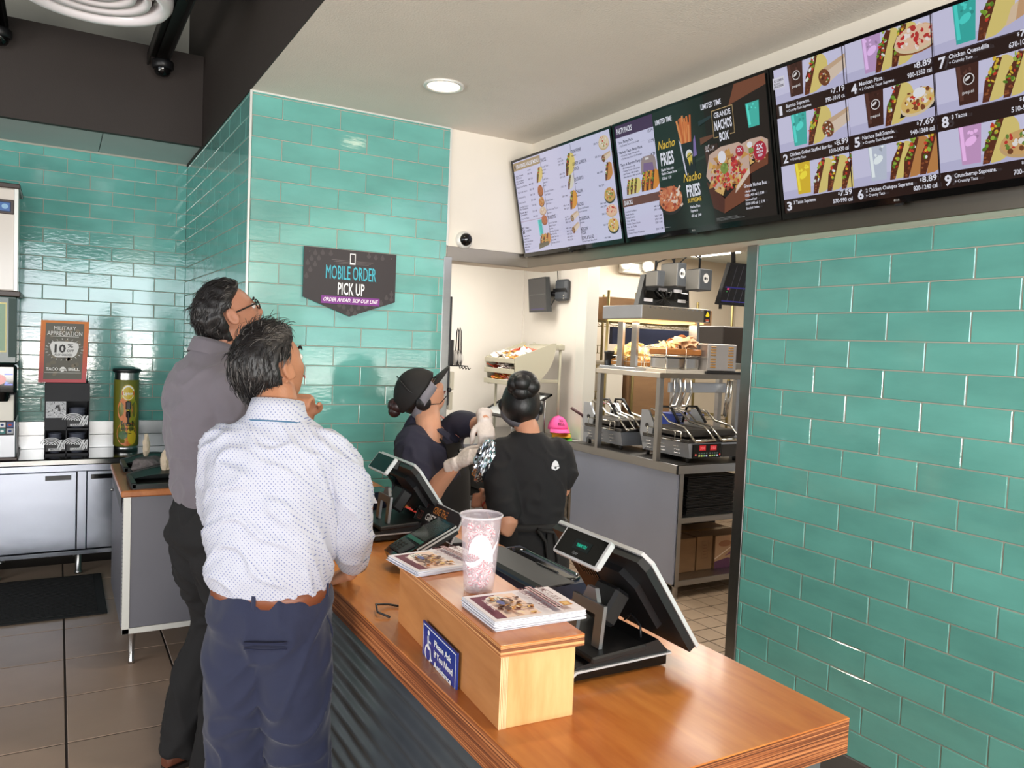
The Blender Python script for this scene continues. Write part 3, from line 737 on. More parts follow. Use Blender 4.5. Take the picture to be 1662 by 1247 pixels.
    if words:
        c = Canvas(o_+nn*.0012, uu if s2 > 0 else -uu, vv); 
        c.rect(.062, .026, .128, .052, (16, 26, 26)); c.text('THANK YOU', .074, .034, .0085, (40, 235, 190), width=.040, bold=.01)
        c.build('display_text', M_screen, t, 'green display text')
        c = Canvas(o_+nn*.0012, uu, vv); c.text('//par', .075, .013, .008, (120, 122, 124), bold=.0); c.build('maker_mark', M_print, t)
    # loose cable at the back
    MB().tube([P(1.24, 1.52, 1.0), P(1.245, 1.50, 1.02), P(1.25, 1.47, 1.0), P(1.245, 1.46, .97)], .003, 6).build('cable', M_blk, t)
    return t
register('cash_register', 0, 0, 'near black register with silver bezel, its small green customer display reading THANK YOU', True)
register('cash_register', -.005, 1.34, 'far black register with blank customer display beside the navy bin', False)

# ---- card terminal with label, between the registers
t = thing('payment_terminal', (1.09, 2.42, ZC), 'black card payment terminal on a slanted stand with silver side rim', 'terminal')
lo, hi = np.array([.965, 0, .962]), np.array([1.168, 0, 1.058])
du = unit(hi-lo); Lt = np.linalg.norm(hi-lo); nu = np.array([-du[2], 0, du[0]]); yA, yB = 2.485, 2.345
W_ = yA-yB; O = np.array([lo[0], yA, lo[2]]); U = du; V_ = np.array([0, -1.0, 0])
def slabp(poly, h0, h1, name_, m, lab_=None):
    MB().prism(poly, O+nu*h0, V_, U, -(h1-h0) if np.cross(V_, U)@nu < 0 else (h1-h0)).build(name_, m, t, lab_)
out = [(.015, 0), (W_-.02, .0), (W_-.004, .03), (W_, .09), (W_, Lt), (0, Lt), (0, .09), (.0, .03)]
slabp(out, -.030, -.012, 'lower_shell', M_blk)
slabp([(.0, .06), (W_+.002, .06), (W_+.002, Lt+.002), (0, Lt+.002)], -.016, -.009, 'rim', M_silver, 'silver rim')
slabp([(.0, .05), (W_+.0025, .05), (W_+.0025, Lt+.002), (0, Lt+.002)], -.009, -.004, 'seam', M_blk)
slabp([(.0, .07), (W_+.002, .07), (W_+.002, Lt+.002), (0, Lt+.002)], -.004, .001, 'upper_rim', M_silver, 'silver rim')
slabp(out, -.012, .004, 'upper_shell', M_blkgloss)
slabp([(.012, .11), (W_-.012, .11), (W_-.012, Lt-.012), (.012, Lt-.012)], .004, .005, 'screen', mat('grey_green_screen', (44, 52, 46), .12))
slabp([(.01, .09), (W_-.01, .09), (W_-.01, .105), (.01, .105)], .004, .0055, 'green_band', mat('green_band_plastic', (30, 92, 76), .3), 'green band below the screen')
slabp([(.02, .02), (W_-.03, .02), (W_-.02, .075), (.02, .08)], .004, .010, 'keypad_hood', M_dgrey)
for i in range(4):
    for j in range(3): MB().box(O+nu*.011+V_*(.03+.024*j)+U*(.025+.012*i), (.008, .016, .003), rotm(0, -math.atan2(du[2], du[0]), 0), .001).build('key', M_blk, t)
MB().bx(1.03, 1.15, 2.37, 2.46, ZC, ZC+.018, .004).box((1.10, 2.415, .965), (.05, .06, .09), rotm(0, .2, 0), .006).build('stand', M_blk, t)
c = Canvas(np.array([.985, yB-.0012, .940]), unit([du[0], 0, du[2]]), np.array([-du[2], 0, du[0]])); c.rect(.01, -.014, .11, .006, (214, 222, 240)); c.text('S/N: 262-703-001', .014, -.008, .008, (40, 44, 90), width=.09, bold=.0)
c.build('serial_label', M_print, t, 'white serial label')

# ---- gift sign standing behind the terminal
t = thing('gift_sign', (1.25, 2.68, ZC), 'black tilted counter sign with orange and white lettering GIVE THE GIFT', 'sign')
gu = np.array([0, -1.0, 0]); gv = unit([.05, 0, .1]); o0 = np.array([1.222, 2.85, .955])
MB().prism([(0, 0), (.36, 0), (.36, .115), (0, .115)], o0, gu, gv, -.006).build('board', M_silver, t)
MB().bx(1.23, 1.29, 2.50, 2.84, ZC, .955, .003).build('foot', M_blk, t)
c = Canvas(o0+np.cross(gu, gv)*.0006, gu, gv); c.rect(.004, .004, .356, .111, (30, 22, 26)); c.text('GIVE THE', .13, .072, .026, (232, 150, 66), width=.12, bold=.0); c.text('GIFT', .09, .036, .028, (236, 236, 236), width=.09, bold=.02)
for gx in (.03, .30): 
    for a_, b_, d_, e_ in ((0, 0, .03, 0), (.03, 0, .03, .03), (.03, .03, 0, .03), (0, .03, 0, 0), (.015, 0, .015, .03)): c.line(gx+a_, .03+b_, gx+d_, .03+e_, .003, (176, 84, 70))
for gx in (.07, .24): c.ell(gx, .09, .008, .008, (120, 60, 50), 10); c.ell(gx, .09, .0055, .0055, (30, 22, 26), 10)
c.build('lettering', M_print, t)
# pink and red cards and a cord behind the sign
t = thing('card_holder', (1.30, 2.47, ZC), 'pink and red gift cards in a small holder behind the cup of mints', 'card holder')
MB().box((1.31, 2.46, ZC+.055), (.004, .07, .11), rotm(0, .3, 0)).build('pink_card', mat('pink_card', (214, 44, 104), .4), t)
MB().box((1.28, 2.44, ZC+.025), (.004, .07, .05), rotm(0, .3, 0)).build('red_card', mat('red_card', (206, 48, 40), .4), t)
MB().bx(1.26, 1.33, 2.42, 2.50, ZC, ZC+.012, .002).build('base', M_blk, t)
MB().tube([(1.27, 2.43, ZC+.10), (1.25, 2.40, ZC+.08), (1.255, 2.39, ZC+.04), (1.28, 2.40, ZC+.004)], .003, 6).build('cord', M_blk, t)
# ---- low black and navy tray in the counter
t = thing('change_tray', (1.36, 2.15, ZC), 'low navy and black tray with a sloping front on the counter behind the mints', 'tray')
yb0, yb1 = 1.93, 2.38
MB().prism([(1.235, ZC), (1.45, ZC), (1.445, ZC+.048), (1.315, ZC+.044), (1.262, ZC+.050), (1.245, ZC+.036)], (0, yb1, 0), (1, 0, 0), (0, 0, 1), yb1-yb0).build('body', M_navy, t)
MB().prism([(1.243, ZC+.034), (1.262, ZC+.0505), (1.37, ZC+.0535), (1.37, ZC+.050), (1.263, ZC+.046)], (0, yb1+.003, 0), (1, 0, 0), (0, 0, 1), yb1-yb0+.006).build('front_cover', M_dgrey, t)
rm = [(math.cos(k)*.05+(.145 if math.cos(k) > 0 else -.145), math.sin(k)*.042) for k in np.linspace(0, 2*PI, 28, endpoint=False)]
rr = [np.array([1.395+b*1.0, 2.155+a*1.02, ZC+.052]) for a, b in rm]; ri = [np.array([1.395+b*.86, 2.155+a*.96, ZC+.053]) for a, b in rm]; rl = [np.array([1.395+b*.8, 2.155+a*.93, ZC+.047]) for a, b in rm]; rb_ = [p-np.array([0, 0, .008]) for p in rr]
MB().rings([rb_, rr, ri, rl], cap=True).build('recess', M_blkgloss, t, 'glossy black oblong recess')
MB().tube([(1.372, 2.02, ZC+.056), (1.368, 2.14, ZC+.056)], .003, 6).build('slot_bar', M_dgrey, t)
# ---- navy bin and red dish beyond the far register
t = thing('counter_bin', (1.20, 3.22, ZC), 'small navy open bin behind the far riser on the counter', 'bin')
MB().prism([(-.055, -.06), (.05, -.06), (.058, 0), (.05, .06), (-.055, .06)], (1.20, 3.22, ZC), (1, 0, 0), (0, 1, 0), .11).build('bin_body', M_navy, t)
MB().prism([(-.05, -.055), (.045, -.055), (.052, 0), (.045, .055), (-.05, .055)], (1.20, 3.22, ZC+.1095), (1, 0, 0), (0, 1, 0), .001).build('dark_opening', M_blkgloss, t)
t = thing('red_dish', (1.33, 3.2, ZC), 'round red and white dish lying on the counter behind the far register', 'dish')
MB().lathe([(.0, .004), (.035, .004), (.060, .006), (.072, .016), (.074, .016), (.070, .002), (.0, 0)], (1.335, 3.19, ZC), 28).build('dish', mat('red_plastic', (206, 58, 48), .35), t)
MB().lathe([(.040, .0055), (.0, .0055)], (1.335, 3.19, ZC), 24, smooth=False).build('white_centre', mat('cream_print', (214, 200, 186), .5), t)
# cable lying behind the near riser
MB().tube([(.80, 1.99, ZC+.004), (.775, 2.02, ZC+.012), (.785, 2.06, ZC+.02), (.83, 2.08, ZC+.008), (.87, 2.05, ZC+.004), (.90, 2.06, ZC+.004), (1.0, 2.2, ZC+.004), (1.04, 2.33, ZC+.004)], .0032, 6).build('power_cord', M_blk, None, 'thin black cord looping over the counter past the near riser', 'cord')
# ================================================================== DRINK STATION, LEFT SIDE, WALL SIGNS
M_mirror = mat('polished_steel', (158, 163, 174), .20, 1.0, var=.03, scale=1.5, bump=.004, bscale=2.2)
M_mirror2 = mat('polished_steel_top', (160, 160, 158), .12, 1.0, rvar=.05)
M_wave = printmat('wave_print', rough=.5)
t = thing('drink_counter', (-.6, 6.2, 0), 'stainless steel drink station counter with flat doors on short legs', 'counter')
dx0, dx1, yf, zc = -2.6, XS-.012, 5.95, .793
MB().bx(dx0, dx1, yf, YB-.02, zc-.045, zc, .008).build('countertop', M_mirror2, t)
MB().bx(dx0, dx1, yf+.02, YB-.02, .705, zc-.044, .002).build('apron', M_mirror, t)
MB().bx(dx0, dx1, YB-.022, YB-.006, zc, zc+.095, .002).bx(dx0, dx1, YB-.022, YB-.005, zc+.097, zc+.195, .002).build('backsplash', M_steel, t)
MB().bx(dx0, dx1, yf+.05, YB-.06, .17, .71).build('cabinet_body', mat('dark_steel_inside', (60, 60, 62), .5, .6), t)
MB().bx(dx0, dx1, yf+.012, yf+.06, .135, .168, .003).build('base_rail', M_mirror, t)
for xa, xb in ((-2.2, -1.25), (-1.16, -.345), (-.330, .118), (.182, .80)):
    d = MB().bx(xa, xb, yf+.018, yf+.05, .172, .702, .003).build('door', M_mirror, t)
    hx = (-.062, .088) if xa == -.330 else ((.205, .34) if xa == .182 else (xb-.25, xb-.1))
    MB().bx(hx[0], hx[1], yf+.0165, yf+.03, .648, .68, .001).build('handle_slot', M_blkgloss, d)
MB().bx(.124, .178, yf+.014, yf+.05, .172, .704, .002).build('stile', M_mirror, t)
for lx in (-2.2, -1.2, -.33+.0, .137, .75):
    for ly in (6.0, 6.42): MB().lathe([(.019, .14), (.019, .02), (.024, .016), (.024, .0), (.0, 0)], (lx, ly, 0), 14).build('leg', M_steel, t)
# beverage dispenser at the frame edge
t = thing('soda_dispenser', (-.55, 6.12, zc), 'tall white and brown soda dispenser with touch screen at the left edge', 'dispenser')
a, b = -.95, -.228
MB().bx(a, b, 5.98, 6.42, zc, 1.05, .006).build('base_cabinet', M_alu2, t)
MB().bx(a, b+.01, 5.96, 6.43, zc, zc+.02, .004).build('plinth', mat('brown_plastic', (58, 40, 32), .4), t)
MB().bx(a, b-.012, 5.965, 5.985, 1.05, 1.22, .004).build('drip_back', mat('cream_plastic', (226, 220, 208), .4), t)
MB().bx(a, b-.004, 6.06, 6.42, 1.05, 1.45, .006).build('recess', M_blk, t)
MB().bx(a, b+.006, 5.90, 6.10, 1.22, 1.42, .02).build('nozzle_head', M_blkgloss, t)
MB().lathe([(.030, 0), (.045, .04), (.05, .06)], (-.30, 5.93, 1.18), 18).build('nozzle', M_blkgloss, t)
c = Canvas((-.36, 5.898, 1.25), (1, 0, 0), (0, 0, 1)); c.ell(.03, .07, .05, .035, (205, 90, 90), 14); c.rect(.07, .10, .115, .108, (50, 90, 255)); c.rect(.07, .035, .115, .043, (50, 90, 255)); c.poly([(.075, .043), (.10, .05), (.075, .058)], (90, 140, 255))
c.build('lit_panel', M_screen, t, 'blue lit nozzle panel')
MB().bx(a, b-.002, 6.0, 6.42, 1.42, 1.85, .006).build('middle_panel', mat('dark_green_panel', (42, 70, 62), .25), t)
c = Canvas((-.36, 5.998, 1.44), (1, 0, 0), (0, 0, 1)); c.rect(.03, .05, .075, .37, (226, 214, 150)); c.rect(.03, .06, .068, .36, (150, 176, 150)); c.rect(.085, .02, .128, .40, (40, 66, 60)); c.build('side_art', M_print, t)
MB().bx(a, b+.018, 5.955, 6.43, 1.85, 1.885, .005).build('lower_trim', mat('brown_plastic', (58, 40, 32), .4), t)
MB().bx(a, b-.006, 5.97, 6.42, 1.885, 2.535, .008).build('upper_cabinet', mat('cream_panel_gloss', (232, 222, 212), .15), t)
MB().bx(b-.022, b+.004, 5.962, 5.99, 1.885, 2.535, .003).build('corner_trim', M_edge, t)
MB().bx(a, b+.012, 5.955, 6.43, 2.535, 2.565, .004).build('top_trim', mat('brown_plastic', (58, 40, 32), .4), t)
MB().bx(a, b-.022, 5.958, 5.975, 2.37, 2.46, .003).build('screen_band', mat('brown_plastic', (58, 40, 32), .4), t)
c = Canvas((-.32, 5.957, 2.375), (1, 0, 0), (0, 0, 1)); c.rect(-.02, .008, .055, .072, (20, 34, 66)); c.rect(-.01, .014, .048, .066, (70, 110, 170)); c.ell(.022, .042, .018, .016, (150, 190, 220), 14); c.build('small_screen', M_screen, t, 'small blue screen')
c = Canvas((-.345, 5.978, .955), (1, 0, 0), (0, 0, 1)); c.rect(-.05, 0, .105, .17, (20, 20, 24))
for i in range(3):
    for j in range(4):
        c.rect(-.02+i*.043, .012+j*.04, .016+i*.043, .045+j*.04, [(190, 196, 206), (60, 80, 140), (50, 120, 120), (150, 60, 60), (170, 172, 178), (230, 230, 232)][(i*2+j*3) % 6]); c.ell(-.002+i*.043, .028+j*.04, .010, .008, [(180, 60, 50), (240, 240, 240), (30, 60, 120)][(i+j) % 3], 8)
c.build('brand_buttons', M_print, t)
MB().prism([(0, 0), (.05, .03), (.05, .21), (0, .14)], (b+.008, 5.99, zc+.005), (0, 1, 0), (0, 0, 1), .004).build('tray_flap', M_blk, t)
# cup dispenser with compartments
cx0, cx1, y0c, y1c, ch_ = -.072, .196, 6.12, 6.44, .495
t = thing('cup_dispenser', (.06, 6.28, zc), 'black cardboard cup dispenser with four compartments and wavy white patterns', 'cup dispenser')
M_card = mat('black_card', (26, 26, 32), .6)
m = MB(); th = .006; xm = .057
for x in (cx0, xm-.003, cx1-th): m.bx(x, x+th, y0c, y1c, zc, zc+ch_-.02)
m.bx(cx0, cx1, y1c-th, y1c, zc, zc+ch_)
m.bx(cx0, cx1, y0c, y1c, zc, zc+.012).bx(cx0, cx1, y0c, y1c, zc+.172, zc+.186).bx(cx0, cx1, y0c, y1c, zc+.37, zc+.384)
m.build('shelving', M_card, t)
MB().bx(cx0, cx1, y0c-.002, y0c+.004, zc+.372, zc+ch_, .001).build('header_panel', M_card, t)
MB().bx(cx0, xm, y0c-.002, y0c+.004, zc+.175, zc+.255, .001).build('blank_panel', M_card, t)
c = Canvas((cx0+.008, y0c-.003, zc+.258), (1, 0, 0), (0, 0, 1)); c.rect(0, 0, .118, .112, (196, 196, 200))
for i in range(150):
    x, y = RNG.uniform(.003, .115), RNG.uniform(.003, .109); s_ = RNG.uniform(.001, .004)
    c.ell(x, y, s_, s_*RNG.uniform(.4, 1), [(90, 90, 96), (236, 236, 238), (40, 40, 46)][RNG.integers(3)], 6, RNG.uniform(0, 3), same=i > 0)
c.poly([(.05, .06), (.075, .07), (.082, .09), (.06, .085)], (50, 48, 54)); c.poly([(.072, .045), (.086, .05), (.08, .085), (.07, .08)], (60, 56, 60))
c.build('speckled_photo', M_print, t)
MB().bx(cx0+.006, xm-.002, y0c+.0, y0c+.004, zc+.256, zc+.372).build('photo_board', M_card, t)
def waves(x0, z0, wd, hg, word):
    c = Canvas((x0, y0c-.0042, z0), (1, 0, 0), (0, 0, 1)); W = (226, 226, 228); K = (24, 24, 28)
    c.rect(0, 0, wd, hg, K)
    for k in range(5):
        r = .012+.011*k
        c.poly([(wd*.28+r*math.cos(a_)*1.2, hg*.55+r*math.sin(a_)*.9) for a_ in np.linspace(.1-.1*k, 3.0, 12)]+[(wd*.28+(r-.0055)*math.cos(a_)*1.2, hg*.55+(r-.0055)*math.sin(a_)*.9) for a_ in np.linspace(3.0, .1-.1*k, 12)], W)
    for k in range(4): c.poly([(wd*.55+.014*k, hg*.16), (wd*.62+.014*k, hg*.16), (min(wd, wd*.86+.022*k), hg*.98), (min(wd, wd*.76+.022*k), hg*.98)], W)
    c.rect(wd*.14, hg*.06, wd*.80, hg*.26, (206, 206, 208)); c.text(word, wd*.47, hg*.10, hg*.12, K, width=wd*.5, align='C')
    return c
for x0, z0, wd, wo in ((cx0+.008, zc+.03, .115, 'SMALL/OVER'), (xm+.006, zc+.03, .125, 'LARGE'), (xm+.004, zc+.196, .128, 'X-LARGE')):
    MB().bx(x0, x0+wd, y0c-.004, y0c, z0, z0+.078, .001).build('retainer', M_card, t)
    waves(x0, z0, wd, .078, wo).build('wave_print', M_wave, t)
M_cupg = mat('grey_lid_plastic', (88, 92, 106), .3, alpha=.95)
for x, z, r, hh in ((-.010, zc+.013, .040, .15), (.122, zc+.013, .050, .15), (.122, zc+.187, .050, .17)):
    for k in range(3):
        q = MB().lathe([(r*.72, 0), (r*.98, .078), (r, .082), (r*1.04, .084), (r*1.04, .088), (r, .09)] if k else [(0, 0), (r*.72, .0), (r*.98, .08), (r*1.04, .084), (r*1.04, .09)], (x, y0c+.062+.10*k*.0, z+.022*k), 22)
        o = q.build('upturned_cup', M_cupg, None, None); 
        tag(o, 'grey cup stacked %s in the %s compartment of the black dispenser' % (('lowest', 'second', 'topmost')[k], 'lower left' if x < 0 else ('lower right' if z < zc+.1 else 'upper right')), 'cup', 'cups in the black dispenser')
# poster on top of the dispenser
t = thing('poster', (.035, 6.12, zc+.49), 'orange framed poster reading MILITARY APPRECIATION 10% OFF on top of the cup dispenser', 'poster')
p0 = np.array([-.111, 6.112, 1.292]); pu = unit([1, 0, .0]); pv = unit([.035, 0, 1.0]); PW, PH = .282, .418
MB().prism([(0, 0), (PW, 0), (PW, PH), (0, PH)], p0, pu, pv, -.005).build('frame_board', M_card, t)
c = Canvas(p0-np.array([0, .0008, 0]), pu, pv); n = 12
for i in range(n):
    q = i/(n-1); c.rect(0, PH*i/n, PW, PH*(i+1)/n+.0001, tuple(int(A+(B-A)*q) for A, B in zip((196, 84, 92), (216, 122, 44))), same=i > 0)
c.rect(.028, .022, PW-.028, PH-.016, (98, 94, 84))
for i in range(26):
    x, y = RNG.uniform(.05, PW-.05), RNG.uniform(.05, PH-.04); c.ell(x, y, RNG.uniform(.012, .022), RNG.uniform(.008, .016), [(112, 104, 88), (82, 80, 74), (124, 112, 94), (92, 92, 80)][RNG.integers(4)], 9, RNG.uniform(0, 3), same=i > 0)
WH = (232, 230, 226)
c.text('MILITARY', PW/2, .355, .026, WH, width=.130, align='C', bold=.0); c.text('APPRECIATION', PW/2, .319, .028, WH, width=.206, align='C', bold=.0)
c.rect(.06, .311, .225, .3135, WH)
bl = [(.056, .246), (.068, .274), (.11, .279), (.185, .278), (.222, .268), (.229, .24), (.215, .19), (.195, .172), (.10, .170), (.075, .185)]
c.poly(bl, (226, 224, 222))
for k in range(22):
    a_ = k*2*PI/22; r0 = np.array([math.cos(a_)*.098, math.sin(a_)*.066]); q = r0*1.16; c.line(.143+r0[0], .224+r0[1], .143+q[0], .224+q[1], .0028, WH, same=k > 0)
c.text('10', .085, .205, .055, (40, 36, 36), width=.066, bold=.03); c.text('%', .160, .238, .025, (40, 36, 36), width=.035); c.text('OFF', .158, .208, .018, (40, 36, 36), width=.042); c.text('ANY ORDER', .084, .181, .015, (40, 36, 36), width=.106, bold=.01)
c.text('TACO', .040, .082, .021, WH, width=.072, bold=.03); c.text('BELL', .172, .082, .021, WH, width=.068, bold=.03)
c.poly([(.120, .080), (.122, .094), (.130, .105), (.142, .108), (.154, .102), (.160, .090), (.164, .078), (.150, .084)], WH); c.ell(.140, .080, .014, .006, WH, 12, .5); c.line(.124, .086, .158, .092, .0025, (98, 94, 84)); c.ell(.152, .080, .004, .004, (98, 94, 84), 8)
c.rect(.034, .066, PW-.034, .068, WH)
c.build('printed_art', M_print, t)
# iced tea urn
t = thing('tea_urn', (.435, 6.3, zc), 'tall narrow tea urn with green and orange mango print and black spigot', 'drink urn')
r, hh, c0 = .084, .60, (.435, 6.29, zc)
MB().lathe([(0, 0), (r*.96, 0), (r*.96, .035), (r*.9, .038)], c0, 32).build('steel_base', M_steel, t)
MB().lathe([(r*.93, .036), (r, .045), (r, .51), (r*.97, .515)], c0, 36).build('wrap', mat('urn_wrap_green', (112, 112, 40), .35), t)
MB().lathe([(r*.97, .513), (r*.97, .575)], c0, 32).build('steel_neck', M_steel, t)
MB().lathe([(r*1.0, .565), (r*1.10, .572), (r*1.12, .585), (r*1.08, .592), (0, .596)], c0, 32).build('lid', M_blk, t, 'black lid')
art = MB(); MI = []; inks = [mat('urn_%d' % i, q, .4) for i, q in enumerate(((206, 176, 40), (206, 112, 44), (150, 150, 40), (226, 214, 180), (190, 40, 40), (236, 236, 230), (52, 96, 40), (30, 44, 24)))]
def patch(cu, cz, ru, rz_, ink, lay, pts=None, n=18):
    P = pts or [(cu+ru*math.cos(k), cz+rz_*math.sin(k)) for k in np.linspace(0, 2*PI, n, endpoint=False)]
    cc = np.mean(P, axis=0); Q = [cc]+P
    V = []
    for u, z in Q:
        a_ = -PI/2+.06+u/r; rr_ = r+.0006+.00025*lay; V.append((c0[0]+rr_*math.cos(a_), c0[1]+rr_*math.sin(a_), c0[2]+z))
    art.add(V, [(0, i+1, (i+1) % len(P)+1) for i in range(len(P))], ink, True)
patch(0, .27, .055, .20, 0, 0); patch(-.005, .13, .07, .09, 1, 1); patch(.02, .30, .05, .09, 2, 2); patch(0, .40, .058, .08, 6, 2); patch(-.02, .30, .05, .09, 1, 3); patch(.03, .10, .03, .05, 0, 4); patch(-.03, .12, .03, .03, 6, 5)
patch(0, .425, .045, .058, 0, 5); patch(0, .425, .040, .052, 5, 6); patch(0, .42, .035, .045, 0, 7); patch(0, .42, 0, 0, 4, 8, [(-.038, .404), (.038, .404), (.041, .42), (.038, .436), (-.038, .436), (-.041, .42)])
art.build('mango_print', inks, t)
def arc_text(body, cz, h, width, ink, lay, u0=0):
    V, F, lo, hi = text_polys(body, .02); ref = text_polys('H', .02); sc = h/(ref[3][1]-ref[2][1]); sx = width/(hi[0]-lo[0]); q = []
    for a_, b_ in V:
        u = (a_-lo[0])*sx-width/2+u0; an = -PI/2+.06+u/r; rr_ = r+.0006+.0003*lay; q.append((c0[0]+rr_*math.cos(an), c0[1]+rr_*math.sin(an), c0[2]+cz+b_*sc))
    return MB().add(q, F, 0).build('wrap_lettering', inks[ink], t)
arc_text('Lipton', .409, .022, .062, 5, 9); arc_text('fresh', .185, .040, .09, 7, 9); arc_text('BREWED', .155, .018, .085, 7, 9); arc_text('iced tea', .128, .012, .05, 7, 9)
MB().box((.440, 6.29-r-.02, zc+.27), (.026, .045, .05), None, .008).bx(.434, .446, 6.29-r-.05, 6.29-r-.03, zc+.20, zc+.28, .004).box((.440, 6.29-r-.03, zc+.335), (.034, .012, .06), None, .005).build('spigot', M_blk, t)
# black mat on the floor
mt = MB(); mt.bx(-2.4, .27, 5.07, 5.92, .0, .008, .003)
for i in range(34): mt.bx(-2.35, .22, 5.11+.0235*i, 5.122+.0235*i, .006, .0105)
mt.build('floor_mat', mat('black_rubber', (20, 18, 18), .75), None, 'long ribbed black rubber mat on the floor before the drink station', 'mat')
# ---- grey waste cabinet
t = thing('waste_cabinet', (.56, 4.63, 0), 'grey laminate waste cabinet with wooden top and two black disposal openings', 'trash cabinet')
a, b, ya, yb_ = .286, .735, 4.205, 5.06; M_lam = mat('grey_laminate', (104, 104, 112), .45, var=.02)
MB().bx(a+.012, b, ya+.012, yb_, .175, .855).build('carcass', M_lam, t)
MB().bx(a+.034, b, ya+.004, ya+.014, .20, .853, .001).build('front_panel', M_lam, t)
MB().bx(a, a+.034, ya, ya+.016, .17, .855, .002).bx(a, b, ya, ya+.016, .17, .198, .002).build('white_edging', M_edge, t, 'white edge strips')
dr = MB().bx(a-.002, a+.014, ya+.07, yb_-.005, .185, .85, .002).build('door', M_lam, t)
MB().cyl((a-.002, yb_-.12, .76), (a-.018, yb_-.12, .76), .008, n=12).build('lock', M_steel, dr)
MB().prism([(ya+.05, .86), (ya+.08, .86), (ya+.75, .845), (ya+.75, .80), (ya+.70, .80), (ya+.09, .76)], (a-.006, 0, 0), (0, 1, 0), (0, 0, 1), .004).build('finger_recess', M_blk, dr, 'dark tapered finger groove')
hg = MB()
for i in range(34): hg.bx(a+.0, a+.008, ya+.045, ya+.058, .20+.019*i, .211+.019*i, .001)
hg.build('piano_hinge', M_steel, t)
MB().bx(a-.012, b+.004, ya-.014, yb_+.01, .855, .888, .006).build('top', wood('oak_top', (150, 86, 46), (186, 120, 72), 'Y', .35, 3, .2), t, 'wooden top')
for lx in (a+.05, b-.06):
    for ly in (ya+.06, yb_-.06): MB().lathe([(.021, .18), (.021, .165), (.019, .16), (.012, .02), (.015, .016), (.015, 0), (0, 0)], (lx, ly, 0), 16).build('leg', M_bolt, t, 'tapered chrome leg')
M_bin = mat('black_green_plastic', (20, 28, 27), .35)
for y0_, in ((4.225,), (4.74,)):
    n = 12; xs = np.linspace(.325, .665, n); f = MB()
    arch = [(x, .888+.030+.038*math.sin(PI*(x-.325)/.34)) for x in xs]
    f.prism([(.325, .888)]+arch+[(.665, .888)], (0, y0_+.30, 0), (1, 0, 0), (0, 0, 1), .02)      # rear arch
    f.prism([(.325, .888), (.325, .91), (.665, .91), (.665, .888)], (0, y0_+.02, 0), (1, 0, 0), (0, 0, 1), .02)
    f.bx(.318, .345, y0_, y0_+.30, .888, .918, .004).bx(.645, .672, y0_, y0_+.30, .888, .918, .004)
    V = []; 
    for x, z in arch: V += [(x, y0_+.30, z), (x, y0_+.17, .893+.6*(z-.893))]
    f.add(V, [(2*i, 2*i+2, 2*i+3, 2*i+1) for i in range(n-1)], 0, True)
    f.build('disposal_hood', M_bin, t)
    MB().bx(.345, .645, y0_+.02, y0_+.29, .886, .8895).build('dark_opening', mat('bin_inside', (6, 6, 6), .8), t)
M_pap = mat('wrapper_paper', (196, 180, 158), .7, var=.14, scale=40); M_papd = mat('printed_wrapper', (92, 86, 86), .7, var=.45, scale=60)
def crumple(name, c, size, m, seed, lab, rot=0):
    r_ = np.random.default_rng(seed); bm = bmesh.new(); bmesh.ops.create_icosphere(bm, subdivisions=3, radius=1.0)
    V = np.array([v.co[:] for v in bm.verts]); F = [[v.index for v in f.verts] for f in bm.faces]; bm.free()
    for i, v in enumerate(V): V[i] = v*(1+.30*mnoise.noise(Vector(v*1.9+seed*3.1))+.22*abs(mnoise.noise(Vector(v*4.3+seed))))
    V = (V*np.array(size)) @ rotm(0, 0, rot).T; V[:, 2] -= V[:, 2].min()
    MB().add(V+np.array(c), F, 0, False).build(name, m, None, lab, 'wrapper', 'crumpled wrappers on the waste cabinet')
crumple('crumpled_wrapper', (.455, 4.635, .888), (.105, .06, .045), M_papd, 3, 'dark printed crumpled wrapper between the two disposal openings', .2)
crumple('crumpled_wrapper', (.625, 4.60, .888), (.10, .035, .040), M_pap, 5, 'pale crumpled wrapper at the right between the disposal openings', .4)
crumple('crumpled_wrapper', (.44, 4.84, .95), (.018, .014, .06), M_pap, 8, 'twisted tan wrapper sticking up from the rear disposal opening', .0)
crumple('crumpled_wrapper', (.50, 4.46, .92), (.026, .02, .055), M_pap, 11, 'tan strip of wrapper hanging over the front disposal hood', .3)
# ---- pick up sign on the pickup wall
t = thing('pickup_sign', (1.39, 4.205, 1.79), 'dark pennant shaped wall sign reading MOBILE ORDER PICK UP', 'sign')
o0 = np.array([1.129, 4.204, 1.793]); su, sv = (1, 0, 0), (0, 0, 1)
PG = [(0, .094), (.260, 0), (.522, .094), (.522, .362), (0, .362)]
MB().prism(PG, o0, su, sv, .008).build('board', mat('charcoal_sign', (44, 38, 40), .4), t)
c = Canvas(o0-np.array([0, .0085, 0]), su, sv); DK = (50, 44, 46); DR = (70, 64, 65)
c.poly(PG, DK)
for k, (x, y) in enumerate([(.06, .33), (.10, .335), (.145, .335), (.04, .30), (.08, .305), (.02, .275), (.06, .27), (.035, .24), (.015, .205), (.40, .335), (.44, .335), (.36, .34), (.50, .14), (.47, .115), (.50, .11), (.27, .04), (.31, .05), (.225, .05), (.25, .02), (.29, .02), (.35, .06), (.33, .085), (.40, .07), (.44, .085), (.27, .075), (.20, .06)]):
    c.poly([(x+.012*math.cos(a_)*(1 if math.sin(a_) < .3 else .55), y+.013*math.sin(a_)*(1 if math.sin(a_) < 0 else 1.5)) for a_ in np.linspace(0, 2*PI, 14, endpoint=False)], DR, same=k > 0)
for k in range(3): c.rect(.15+.012*k, .303-.008*k, .245, .3045-.008*k, (120, 112, 112)); c.rect(.29, .303-.008*k, .385-.012*k, .3045-.008*k, (120, 112, 112))
